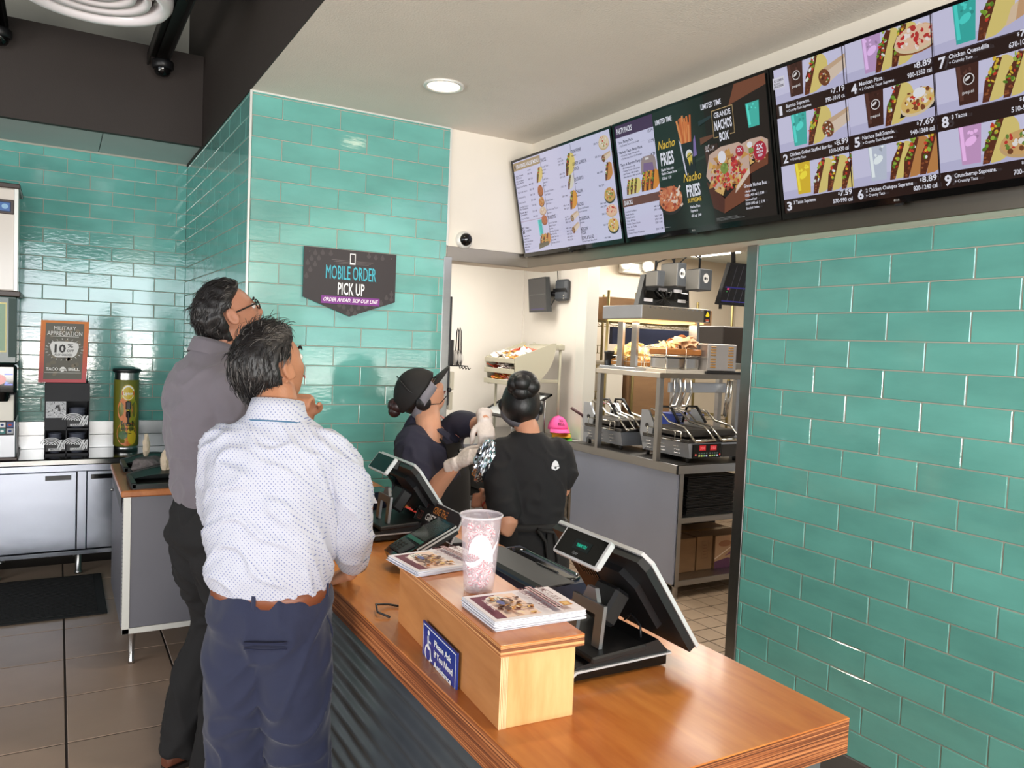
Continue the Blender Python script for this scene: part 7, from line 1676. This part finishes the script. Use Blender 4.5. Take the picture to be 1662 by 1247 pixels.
def thick2(D):
    k = scalp_m(D, .020, .34, -.62); x, y, z = D[:, 0], D[:, 1], D[:, 2]; side = (np.abs(x) > .7) & (y > -.40) & (y < .42) & (z < .22); k[side] = -.012; return k
hair_cap(t, HR, HC, hs, thick2, M_hairb, 'hair', 3, .006)
strands(t, HR, HC, hs, lambda d: float(thick2(np.atleast_2d(d))[0]), lambda d: np.array([.55*(-d[0]) if d[2] > .6 else .1*d[0], -.55 if d[2] < .75 else .35, -.9 if d[2] < .5 else -.05]), 2300, .040, [(M_hairb, None), (M_hairg, lambda d: .08+.34*(abs(d[0]) > .55)*(d[1] > -.3)+.12*(d[1] < -.6)*(d[2] > .1))], 5, .0008, .002)
s = MB(); torso(s, [(.945, 0, .0, .148, .118), (.975, 0, .0, .159, .130), (1.03, -.004, -.004, .167, .140), (1.12, -.004, -.006, .170, .140), (1.22, -.002, -.008, .172, .136), (1.30, 0, -.008, .178, .128), (1.355, 0, -.006, .182, .112), (1.398, 0, -.004, .152, .094), (1.432, 0, .0, .105, .080), (1.462, 0, .004, .072, .070)], B, az)
limb(s, [sh-R*.035-np.array([0, 0, .012]), (sh*.55+el*.45)+R*.008, el+np.array([.004, 0, -.006]), wr*.5+el*.5, wr+np.array([.006, -.012, .026])], [.066, .066, .060, .052, .043], 20)
limb(s, [sl+R*.035-np.array([0, 0, .012]), ell_, wl*.75+ell_*.25], [.066, .062, .046], 20)
cw = cloth_wr(.0110, .9, 2, (6, 6, 12), (.955, 1.46))
fuse('shirt', s, M_dots, t, .0075, 5, cw)
c_ = MB(); rr = [];
for z, a, b_, f0 in ((1.436, .090, .080, -.002), (1.472, .077, .073, .0), (1.497, .070, .069, .003), (1.494, .064, .063, .003), (1.44, .068, .064, 0)): rr.append(ell_ring(Wp(.004, f0-.0, z), R, F+np.array([0, 0, -.18]), a, b_, 28, 2.1))
c_.rings(rr, False); c_.build('collar', M_dots, t); MB().tube([Wp(.004, 0, 1.434)+R*.0925*math.cos(k)+F*.078*math.sin(k)-np.array([0, 0, .014*math.sin(k)]) for k in np.linspace(2.6, 5.9, 20)], .0026, 6).build('collar_piping', mat('teal_piping', (70, 110, 140), .7), t, 'thin teal piping under the collar')
cf = MB(); dv = unit(wr-el); uu_ = unit(np.cross(dv, [0, 0, 1])); vv_ = np.cross(dv, uu_); cp = wr+np.array([.006, -.012, .026])
cf.rings([ell_ring(cp-dv*.045, uu_, vv_, .047, .043, 20), ell_ring(cp-dv*.02, uu_, vv_, .0465, .042, 20), ell_ring(cp+dv*.012, uu_, vv_, .044, .038, 20), ell_ring(cp+dv*.010, uu_, vv_, .039, .033, 20), ell_ring(cp-dv*.03, uu_, vv_, .036, .032, 20)], False); cf.build('cuff', M_dots, t)
tr = MB(); torso(tr, [(.74, 0, -.0, .06, .05), (.80, 0, -.006, .135, .100), (.87, 0, -.010, .160, .130), (.93, 0, -.006, .160, .130), (.975, 0, 0, .157, .126)], B, az)
for s_ in (-1, 1): limb(tr, [Wp(s_*.066, -.014, .88), Wp(s_*.070, -.016, .79), Wp(s_*.080, -.008, .66), Wp(s_*.088, .014, .48), Wp(s_*.095, -.008, .28), Wp(s_*.102, -.01, .06)], [.090, .102, .096, .084, .080, .078], 20, cap=False)
fuse('trousers', tr, M_navytr, t, .0085, 16, cloth_wr(.0105, -.9, 8, (6, 6, 9)))
bl = MB(); bl.rings([ell_ring(Wp(0, 0, z), R, F, .1605+q, .1305+q, 40) for z, q in ((.948, -.004), (.950, .001), (.984, .001), (.986, -.004))], False); bl.build('belt', mat('tan_leather_belt', (120, 66, 40), .45), t)
for a_ in (-PI/2-.0, -PI/2+.85, -PI/2-.95, -PI/2+1.5): cs, sn = math.cos(a_), math.sin(a_); p_ = Wp(0, 0, .966)+R*cs*.163+F*sn*.133; MB().box(p_, (.012, .006, .052), rotm(0, 0, math.atan2(-R[0]*0+R[1], R[0])+a_+PI/2), .002).build('belt_loop', M_navytr, t)
pk_ = MB(); 
for zz, hh, pr2_ in ((.868, .0035, .0015), (.852, .002, .001)): pk_.tube([Wp(.040+.052*math.cos(0)*0+x_, -.013-.139*math.sqrt(max(1-(abs(.04+x_)/.176)**2.3, 0))-.003, zz-.02*abs(x_)*0) for x_ in np.linspace(-.055, .055, 9)], hh, 6)
pk_.build('back_pocket_welt', mat('navy_shadow_cloth', (24, 29, 56), .9), t)
pts = [Wp(.142, -.055, .952), Wp(.159, -.03, .92), Wp(.170, .0, .875), Wp(.170, .02, .83), Wp(.163, -.02, .80)]; MB().tube(*smooth_path(pts, [.004]*5, 4), n=6).build('side_pocket_edge', M_navytr, t)
for s_ in (-1, 1): footwear(t, Wp(s_*.10, -.06, 0), F+R*.12*s_, M_leather, M_sole)

# ------------------------------------------------------------------ man in the grey shirt, further along the counter
B = at(352, 830, D=2.95); az = 72; F, R = az_axes(az)
t = thing('person', (B[0], B[1], 0), 'man in grey shirt, black trousers and dark framed glasses, head tipped back', 'person')
HC = at(373, 513, D=2.92); HR = head_rot(84, 24, 3); hs = 1.02
b = MB(); P, D, n, m_ = head_points(sc=hs); b.add(P @ HR.T+HC, grid_faces(n, m_)); b.f += [list(range(n))[::-1], [n*m_+j for j in range(n)]]; b.m += [0, 0]; b.sm += [True, True]
ears(b, HR, HC, hs); limb(b, [Wp(0, -.04, 1.53), Wp(0, -.02, 1.60), HC+HR @ np.array([0, -.02, -.05])], [.066, .062, .064])
torso(b, [(.9, 0, 0, .15, .11), (1.1, 0, -.01, .155, .12), (1.3, 0, -.04, .16, .105), (1.46, 0, -.05, .155, .085), (1.53, 0, -.05, .06, .05)], B, az)
arms = []
for s_ in (-1, 1):
    sh = Wp(s_*.175, -.045, 1.47); el = Wp(s_*.215, .02, 1.16); wr = Wp(s_*.12, .19, 1.03); arms.append((sh, el, wr)); limb(b, [sh-np.array([0, 0, .025]), el, wr], [.042, .040, .026]); hand(b, wr, -R*s_*.8+F*.2-np.array([0, 0, .4]), F, np.array([0, 0, 1.0]), curl=.5, L=.17)
for s_ in (-1, 1): limb(b, [Wp(s_*.09, -.02, .93), Wp(s_*.10, .05, .52), Wp(s_*.11, .0, .08)], [.085, .058, .04])
fuse('body', b, M_skin1, t, .0055, 3); eyes(t, HR, HC, hs)
def thick1(D):
    k = scalp_m(D, .022, .42, -.66); x, y, z = D[:, 0], D[:, 1], D[:, 2]; side = (np.abs(x) > .7) & (y > -.40) & (y < .42) & (z < .22); k[side] = -.012; return k
hair_cap(t, HR, HC, hs, thick1, M_hairb, 'hair', 9, .011, None, 46)
strands(t, HR, HC, hs, lambda d: float(thick1(np.atleast_2d(d))[0]), lambda d: np.array([.2*d[0], -.8, -.5 if d[2] < .5 else .1]), 1300, .036, [(M_hairb, None), (M_hairg, lambda d: .06+.3*(abs(d[0]) > .6)*(d[1] > -.2))], 15, .0009, .006)
gm = MB(); gl = mat('dark_spectacle_frame', (26, 20, 20), .25)
for s_ in (-1, 1):
    ring_ = [HC+HR @ (np.array([s_*.031+.025*math.cos(k), .105-.25*abs(.031*s_+.025*math.cos(k))**1.0*.35, .006+.018*math.sin(k)])*hs) for k in np.linspace(0, 2*PI, 17)]; gm.tube(ring_, .0026, 6)
    gm.tube([HC+HR @ (np.array(q)*hs) for q in ((s_*.056, .098, .012), (s_*.074, .075, .012), (s_*.081, .0, .008), (s_*.079, -.02, -.004))], .003, 6)
gm.tube([HC+HR @ (np.array(q)*hs) for q in ((-.008, .110, .012), (0, .113, .013), (.008, .110, .012))], .0026, 6).build('glasses', gl, t, 'dark framed glasses')
s = MB(); torso(s, [(1.03, 0, .01, .165, .140), (1.07, 0, .012, .178, .155), (1.17, 0, .005, .184, .155), (1.28, 0, -.02, .19, .150), (1.40, 0, -.040, .196, .138), (1.49, 0, -.045, .190, .118), (1.545, 0, -.045, .152, .096), (1.585, 0, -.035, .100, .080), (1.612, 0, -.026, .078, .076)], B, az)
for s_, (sh, el, wr) in zip((-1, 1), arms): limb(s, [sh-R*s_*.02, sh*.5+el*.5+R*s_*.012, el, wr*.7+el*.3], [.076, .070, .060, .048], 20)
fuse('shirt', s, M_greysh, t, .008, 5, cloth_wr(.009, .6, 12, (6, 6, 10), (1.03, 1.60)))
c_ = MB(); rr = []
for z, a, b_, f0 in ((1.585, .088, .082, -.036), (1.625, .080, .079, -.024), (1.640, .076, .076, -.018), (1.636, .070, .070, -.018), (1.59, .072, .070, -.03)): rr.append(ell_ring(Wp(0, f0, z), R, F+np.array([0, 0, -.30]), a, b_, 28, 2.1))
c_.rings(rr, False).build('collar', M_greysh, t)
tr = MB(); torso(tr, [(.79, 0, -.01, .06, .05), (.84, 0, -.014, .140, .100), (.92, 0, -.024, .178, .140), (1.02, 0, .0, .170, .138), (1.065, 0, .01, .165, .135)], B, az)
for s_, kx in ((-1, -.03), (1, -.01)): limb(tr, [Wp(s_*.076, -.026, .93), Wp(s_*.082, -.016, .83), Wp(s_*.092, .024, .68), Wp(s_*.10, .045, .54), Wp(s_*.105, .0+kx, .30), Wp(s_*.11, -.04+kx, .06)], [.094, .106, .094, .082, .078, .078], 20, cap=False)
fuse('trousers', tr, M_blktr, t, .009, 12, cloth_wr(.009, -.5, 18, (6, 6, 9)))
for s_ in (-1, 1): footwear(t, Wp(s_*.11, -.12, 0), F+R*.15*s_, M_leather, M_sole)

# ------------------------------------------------------------------ woman in the black cap and apron
B = at(699, 780, D=4.04); az = 148; F, R = az_axes(az)
t = thing('person', (B[0], B[1], 0), 'woman in black cap, navy shirt, black apron and clear gloves looking up', 'person')
k_ = 3.98
HC = at(684, 642, D=4.0); HR = head_rot(114, 40, -8); hs = 1.02
b = MB(); P, D, n, m_ = head_points(sc=hs, fem=True); b.add(P @ HR.T+HC, grid_faces(n, m_)); b.f += [list(range(n))[::-1], [n*m_+j for j in range(n)]]; b.m += [0, 0]; b.sm += [True, True]
ears(b, HR, HC, hs); NB = at(696, 694, D=3.95); limb(b, [NB-np.array([0, 0, .09]), NB, HC+HR @ np.array([0, -.01, -.05])], [.072, .064, .064])
torso(b, [(.80, 0, 0, .15, .12), (.98, 0, 0, .15, .12), (1.10, 0, 0, .155, .11), (1.19, 0, 0, .14, .085), (1.24, 0, 0, .06, .05)], B, az)
shR = Wp(.165, -.015, 1.165); elR = at(688, 812, D=3.80); wrR = at(742, 752, D=3.66); shL = Wp(-.165, .0, 1.20); elL = at(774, 690, D=3.92); wrL = at(787, 684, D=3.74)
shL = at(744, 690, D=4.06)
limb(b, [shR, elR, elR*.5+wrR*.5, wrR], [.052, .047, .043, .027]); limb(b, [shL, elL, wrL+np.array([0, 0, .01])], [.05, .043, .028])
g = MB(); dR = at(768, 738, D=3.60)-wrR; hand(g, wrR, dR, np.array([-.2, -.5, .75]), np.array([.4, .2, .8]), curl=.55, L=.19, wr=.033)
dL = at(790, 712, D=3.68)-wrL; hand(g, wrL, dL, np.array([-.3, -.8, .3]), np.array([-.7, .2, -.1]), curl=.45, L=.19, wr=.033)
hand(b, wrR, dR, np.array([-.2, -.5, .75]), np.array([.4, .2, .8]), curl=.55, L=.176); hand(b, wrL, dL, np.array([-.3, -.8, .3]), np.array([-.7, .2, -.1]), curl=.45, L=.176)
for s_ in (-1, 1): limb(b, [Wp(s_*.09, 0, .80), Wp(s_*.09, .01, .45), Wp(s_*.09, 0, .08)], [.085, .058, .04])
fuse('body', b, M_skinw, t, .0055, 3); eyes(t, HR, HC, hs)
for q, (w_, d_) in enumerate(((wrR, dR), (wrL, dL))):
    u_ = unit(np.cross(d_, [0, 0, 1])); v_ = unit(np.cross(d_, u_)); e = unit(d_); g.rings([ell_ring(w_-e*.055, u_, v_, .040, .037, 16), ell_ring(w_-e*.03, u_, v_, .035, .032, 16), ell_ring(w_+e*.01, u_, v_, .034, .028, 16)], True)
fuse('gloves', g, M_glove, t, .006, 3, cloth_wr(.0022, .4, 31, (60, 60, 60)), 'clear vinyl gloves')
def thickw(D):
    x, y, z = D[:, 0], D[:, 1], D[:, 2]; k = sstep(z-np.where(y > .15, .25+.6*(y-.15), np.where(y > -.2, -.35+1.7*(y+.2), -.72)), -.05, .12); return -.012+.026*k
hair_cap(t, HR, HC, hs, thickw, M_hairw, 'hair', 21, .003); hb = C_ = HC+HR @ np.array([0, -.135, .035])
bn = MB()
for k in range(5): bn.sphere(hb+HR @ np.array([.012*math.cos(k*1.3), -.006*k+.004, .014*math.sin(k*1.3)]), (.034, .028, .034), 14, 10)
bn.build('hair_bun', mat('dark_red_brown_hair', (44, 24, 24), .4, var=.3, scale=80, bump=.001, bscale=200), t)
def capshell(D):
    x, y, z = D[:, 0], D[:, 1], D[:, 2]; k = sstep(z-(.10+.22*y), -.03, .06); return -.014+.043*k
hair_cap(t, HR, HC, hs, capshell, mat('black_cap_cloth', (22, 20, 20), .75), 'cap', 22, .0004)
V = []; Fc = []
for i in range(13):
    a_ = (-1+2*i/12)*1.05; x = math.sin(a_)*.086; yb_ = .118*math.cos(a_)-.004; V += [(x, yb_, .030-.018*(1-math.cos(a_))), (x*1.02, yb_+.088*math.cos(a_)**.6, .034-.040*(1-math.cos(a_)))]
V = np.array(V); V = np.vstack([V, V+np.array([0, 0, -.004])]); Fc = [(2*i, 2*i+1, 2*i+3, 2*i+2) for i in range(12)]+[(26+2*i+2, 26+2*i+3, 26+2*i+1, 26+2*i) for i in range(12)]+[(2*i+1, 26+2*i+1, 26+2*i+3, 2*i+3) for i in range(12)]
MB().add((V*hs) @ HR.T+HC, Fc, 0, True).build('cap_visor', mat('black_cap_cloth', (22, 20, 20), .75), t)
strap(t, HR, HC, hs, lambda a: -.02-.62*max(-math.cos(a), 0)+.25*max(math.cos(a), 0), .044, .034, .85, mat('grey_hair_band', (128, 126, 134), .75), 'hair_band', 'wide grey hair band')
e0 = HC+HR @ (np.array([.088, -.012, -.018])*hs); hd = MB().lathe([(0, .018), (.034, .016), (.040, .006), (.040, -.012), (.030, -.016)], e0, 20, axis=HR @ np.array([1, 0, 0.0])).build('headset', M_blk, t, 'black headset earpiece')
MB().tube([HC+HR @ (np.array(q)*hs) for q in ((.088, -.012, .02), (.098, -.03, .08), (.06, -.035, .135), (0, -.035, .15))], .004, 6).build('headset_band', M_blk, hd); MB().tube([HC+HR @ (np.array(q)*hs) for q in ((.086, .0, -.04), (.080, .05, -.075), (.05, .105, -.070), (.022, .125, -.062))], .0025, 6).build('microphone_boom', M_blk, hd); MB().sphere(HC+HR @ (np.array([.018, .126, -.060])*hs), (.013, .013, .013), 12, 8).build('microphone', M_blk, hd)
s = MB(); torso(s, [(.70, 0, 0, .20, .16), (.80, 0, .0, .205, .17), (.92, 0, .0, .20, .17), (1.02, 0, .0, .20, .168), (1.11, 0, -.005, .205, .150), (1.18, 0, -.012, .195, .124, .2), (1.225, 0, -.014, .150, .104, .45), (1.255, .0, -.014, .098, .090, .65)], B, az)
limb(s, [shR-R*.03, shR*.5+elR*.5+R*.01, shR*.10+elR*.90], [.094, .092, .082], 20); limb(s, [Wp(-.10, 0, 1.14), shL, shL*.25+elL*.75], [.085, .072, .060], 20)
fuse('shirt', s, M_navysh, t, .009, 5, cloth_wr(.008, .5, 33, (7, 7, 10), (.70, 1.26)))
co = MB(); cn = Wp(.0, .02, 1.272)
for s_, ink in ((-1, 'pink'), (1, 'navy')):
    p0, p1, p2, p3 = cn+R*s_*.072-F*.02+np.array([0, 0, .022]), cn+R*s_*.108+F*.045-np.array([0, 0, .020]), cn+R*s_*.062+F*.118-np.array([0, 0, .085]), cn+R*s_*.030+F*.105-np.array([0, 0, .062])
    nn = unit(np.cross(p1-p0, p2-p0)); 
    MB().add([p0, p1, p2, p3, p0+nn*.006, p1+nn*.006, p2+nn*.006, p3+nn*.006], [(0, 1, 2, 3), (7, 6, 5, 4), (0, 4, 5, 1), (1, 5, 6, 2), (2, 6, 7, 3), (3, 7, 4, 0)]).build('collar_flap', mat('pink_lining', (226, 150, 136), .7, var=.1, scale=60) if ink == 'pink' else M_navysh, t, 'pink lined collar flap' if ink == 'pink' else None)
ap = MB(); rows = [(1.165, .070, .118), (1.10, .082, .146), (1.0, .120, .166), (.92, .185, .170), (.80, .215, .172), (.66, .22, .170), (.50, .22, .168)]; nA = 14; V = []
for z, hw, dp in rows:
    for j in range(nA+1): u_ = -hw+2*hw*j/nA; ff = dp*max(1-(abs(u_)/.225)**2.3, 0)**(1/2.3)+.010; V.append(Wp(u_, ff, z))
V = np.array(V); nn = len(V); V2 = V+F*.004; q = [(i*(nA+1)+j, i*(nA+1)+j+1, (i+1)*(nA+1)+j+1, (i+1)*(nA+1)+j) for i in range(len(rows)-1) for j in range(nA)]
ap.add(np.vstack([V, V2]), [f[::-1] for f in q]+[tuple(k+nn for k in f) for f in q], 0, True); ap.build('apron', M_apron, t, 'black bib apron'); MB().tube([Wp(-.066, .122, 1.165), Wp(-.088, .04, 1.235), Wp(-.07, -.06, 1.26), Wp(.07, -.06, 1.26), Wp(.088, .04, 1.235), Wp(.066, .122, 1.165)], .006, 6).build('apron_strap', M_apron, t)
p0 = Wp(-.020, .153, 1.108); nt_ = unit(F*.95+np.array([0, 0, .3])); uu_ = unit(-R); MB().prism([(0, 0), (.058, .008), (.056, .034), (-.002, .026)], p0+nt_*.004, uu_, np.cross(nt_, uu_)*1.0, .003).build('name_tag', M_blk, t)
c = Canvas(p0+nt_*.0075, uu_, np.cross(nt_, uu_)); c.poly([(.003, .004), (.022, .007), (.020, .026), (.001, .022)], (226, 226, 226)); c.ell(.011, .016, .006, .005, (60, 56, 60), 10); c.rect(.026, .022, .050, .025, (206, 206, 206)); c.rect(.026, .015, .046, .018, (206, 206, 206)); c.build('tag_print', M_print, t)
tr = MB()
for s_ in (-1, 1): limb(tr, [Wp(s_*.088, 0, .74), Wp(s_*.09, .01, .45), Wp(s_*.092, 0, .06)], [.115, .085, .075], 18, cap=False)
fuse('trousers', tr, M_blktr, t, .012, 4)
for s_ in (-1, 1): footwear(t, Wp(s_*.092, -.06, 0), F, M_blk, M_sole, .25)
fx = at(786, 748, D=3.56)
def foil(c, size, seed):
    r_ = np.random.default_rng(seed); bm = bmesh.new(); bmesh.ops.create_icosphere(bm, subdivisions=4, radius=1.0); V = np.array([v.co[:] for v in bm.verts]); Fq = [[v.index for v in f.verts] for f in bm.faces]; bm.free()
    V = np.array([v*(1+.22*mnoise.noise(Vector(v*2.6+seed))+.20*abs(mnoise.noise(Vector(v*6.2+seed)))) for v in V])*np.array(size); return MB().add(V @ rotm(.2, .25, .5).T+c, Fq, 0, False)
foil(fx, (.045, .040, .095), 4).build('foil_bundle', mat('crinkled_foil', (206, 214, 226), .18, 1.0), None, 'crinkled silver foil bundle held in the gloved hands of the woman in the cap', 'foil')

# ------------------------------------------------------------------ woman in the black t-shirt, hair in a bun
B = at(856, 850, D=3.66); az = 22; F, R = az_axes(az)
t = thing('person', (B[0], B[1], 0), 'woman in black t-shirt with high hair bun, seen from behind', 'person')
HC = at(845, 658, D=3.68); HR = head_rot(26, 18, 0); hs = .99
b = MB(); P, D, n, m_ = head_points(sc=hs, fem=True); b.add(P @ HR.T+HC, grid_faces(n, m_)); b.f += [list(range(n))[::-1], [n*m_+j for j in range(n)]]; b.m += [0, 0]; b.sm += [True, True]
ears(b, HR, HC, hs); limb(b, [Wp(-.02, -.01, 1.20), Wp(-.015, 0, 1.28), HC+HR @ np.array([0, -.015, -.05])], [.064, .054, .056])
torso(b, [(.70, 0, 0, .14, .11), (.90, 0, 0, .14, .11), (1.05, 0, 0, .145, .10), (1.17, 0, 0, .14, .08), (1.25, 0, 0, .06, .05)], B, az)
shL = Wp(-.150, -.01, 1.18); elL = at(822, 850, D=3.50); wrL = at(789, 813, D=3.60); shR = Wp(.155, 0, 1.18); elR = at(912, 795, D=3.70); wrR = Wp(.14, .20, 1.06)
limb(b, [shL, elL, elL*.5+wrL*.5, wrL], [.050, .052, .046, .026]); limb(b, [shR-R*.02-np.array([0, 0, .02]), elR, wrR], [.040, .040, .026])
hand(b, wrL, at(765, 812, D=3.66)-wrL, np.array([-.3, -.8, .4]), np.array([.1, .6, .8]), curl=.55, L=.165); hand(b, wrR, F-R*.4, np.array([0, 0, 1.0]), -R, curl=.5, L=.165)
for s_ in (-1, 1): limb(b, [Wp(s_*.085, 0, .74), Wp(s_*.085, .01, .42), Wp(s_*.085, 0, .08)], [.08, .055, .04])
fuse('body', b, M_skinw2, t, .0055, 3); eyes(t, HR, HC, hs)
def thickb(D):
    x, y, z = D[:, 0], D[:, 1], D[:, 2]; k = sstep(z-np.where(y > .2, .30+.6*(y-.2), np.where(y > -.2, -.45+1.85*(y+.2), -.80)), -.05, .12); return -.012+.030*k
hair_cap(t, HR, HC, hs, thickb, M_hairw, 'hair', 41, .0012, None, 30)
hb = HC+HR @ np.array([0, -.055, .118]); bn = MB()
for k in range(7): bn.sphere(hb+HR @ np.array([.034*math.cos(k*.9), -.010+.014*math.sin(k*2.1), .022*math.sin(k*.9)+.004]), (.046, .040, .042), 16, 12)
bn.sphere(hb+HR @ np.array([0, .01, .016]), (.074, .056, .054), 18, 12); bn.build('hair_bun', M_hairw, t)
strap(t, HR, HC, hs, lambda a: -.30-.20*max(-math.cos(a), 0)+.25*max(math.cos(a), 0), .034, .026, 1.0, mat('dark_grey_band', (92, 90, 96), .7), 'hair_band', 'grey elastic visor band')
hx = HC+HR @ (np.array([.090, .0, -.01])*hs); MB().lathe([(0, .016), (.032, .014), (.036, .0), (.034, -.014)], hx, 18, axis=HR @ np.array([1, 0, 0.0])).build('headset', M_blk, t, 'black headset earpiece'); hx = HC+HR @ (np.array([-.088, .0, .0])*hs); MB().sphere(hx, (.018, .022, .030), 12, 8).build('headset_clip', M_blk, t)
s = MB(); torso(s, [(.80, 0, 0, .172, .135), (.90, 0, 0, .168, .130), (1.0, 0, -.004, .172, .130), (1.09, 0, -.006, .180, .122), (1.16, -.002, -.008, .176, .106), (1.205, -.008, -.008, .150, .094), (1.245, -.014, -.004, .104, .080), (1.275, -.015, 0, .070, .066)], B, az)
limb(s, [shL+R*.02, shL*.5+elL*.5-R*.006, shL*.22+elL*.78], [.070, .078, .074], 20); limb(s, [shR-R*.03, shR*.5+elR*.5, shR*.35+elR*.65], [.074, .070, .064], 20)
fuse('t_shirt', s, M_blkcl, t, .009, 5, cloth_wr(.007, .5, 47, (7, 7, 10), (.80, 1.27)))
tr = MB(); torso(tr, [(.58, 0, 0, .165, .13), (.68, 0, -.005, .182, .150), (.78, 0, -.004, .180, .146), (.84, 0, 0, .172, .136)], B, az)
for s_ in (-1, 1): limb(tr, [Wp(s_*.085, 0, .70), Wp(s_*.088, .01, .42), Wp(s_*.09, 0, .06)], [.110, .084, .075], 18, cap=False)
fuse('trousers', tr, M_blktr, t, .011, 5)
ap = MB(); rows = [(.86, .19, .150), (.80, .197, .158), (.65, .203, .165), (.50, .20, .165), (.42, .198, .165)]; V = []; nA = 26
for z, aa, bb in rows:
    for j in range(nA+1): a_ = -PI/2+.35+(2*PI-.7)*j/nA; V.append(Wp(aa*math.cos(a_), bb*math.sin(a_), z))
V = np.array(V); nn = len(V); C0 = np.array([B[0], B[1], 0]); V2 = np.array([v+unit(np.array([v[0]-C0[0], v[1]-C0[1], 0]))*.004 for v in V]); q = [(i*(nA+1)+j, i*(nA+1)+j+1, (i+1)*(nA+1)+j+1, (i+1)*(nA+1)+j) for i in range(len(rows)-1) for j in range(nA)]
ap.add(np.vstack([V, V2]), q+[tuple(k+nn for k in f) for f in q], 0, True).build('apron', M_apron, t, 'black waist apron'); MB().tube([Wp(.02, -.16, .855), Wp(.06, -.165, .80), Wp(.075, -.17, .70), Wp(.07, -.165, .58)], [.010, .008, .008, .006], 6).tube([Wp(.02, -.16, .855), Wp(.10, -.155, .84), Wp(.12, -.15, .72), Wp(.125, -.15, .60)], [.010, .008, .008, .006], 6).rings([ell_ring(Wp(0, 0, z), R, F, .176+q_, .140+q_, 30) for z, q_ in ((.838, .0), (.840, .012), (.870, .012), (.872, 0))], False).build('apron_ties', M_apron, t)
# white bell mark between the shoulders
c = Canvas(Wp(.078, -.118, 1.125), R, np.array([0, 0, 1.0])); c.poly([(.0, .0), (.004, .022), (.010, .034), (.019, .038), (.028, .032), (.034, .018), (.038, .004), (.020, -.008)], (226, 226, 230)); c.ell(.020, .004, .006, .005, (30, 28, 32), 10); c.line(.004, .012, .036, .010, .002, (30, 28, 32)); c.build('bell_print', M_print, t, 'small white bell print')
wv = unit(wrL-elL); u_ = unit(np.cross(wv, [0, 0, 1])); v_ = np.cross(wv, u_); MB().tube([wrL-wv*.02+u_*.033*math.cos(k)+v_*.031*math.sin(k) for k in np.linspace(0, 2*PI, 17)], .0035, 6).build('wristband', mat('red_band', (190, 50, 40), .5), t, 'thin red wristband')
for s_ in (-1, 1): footwear(t, Wp(s_*.09, -.06, 0), F, M_blk, M_sole, .25)
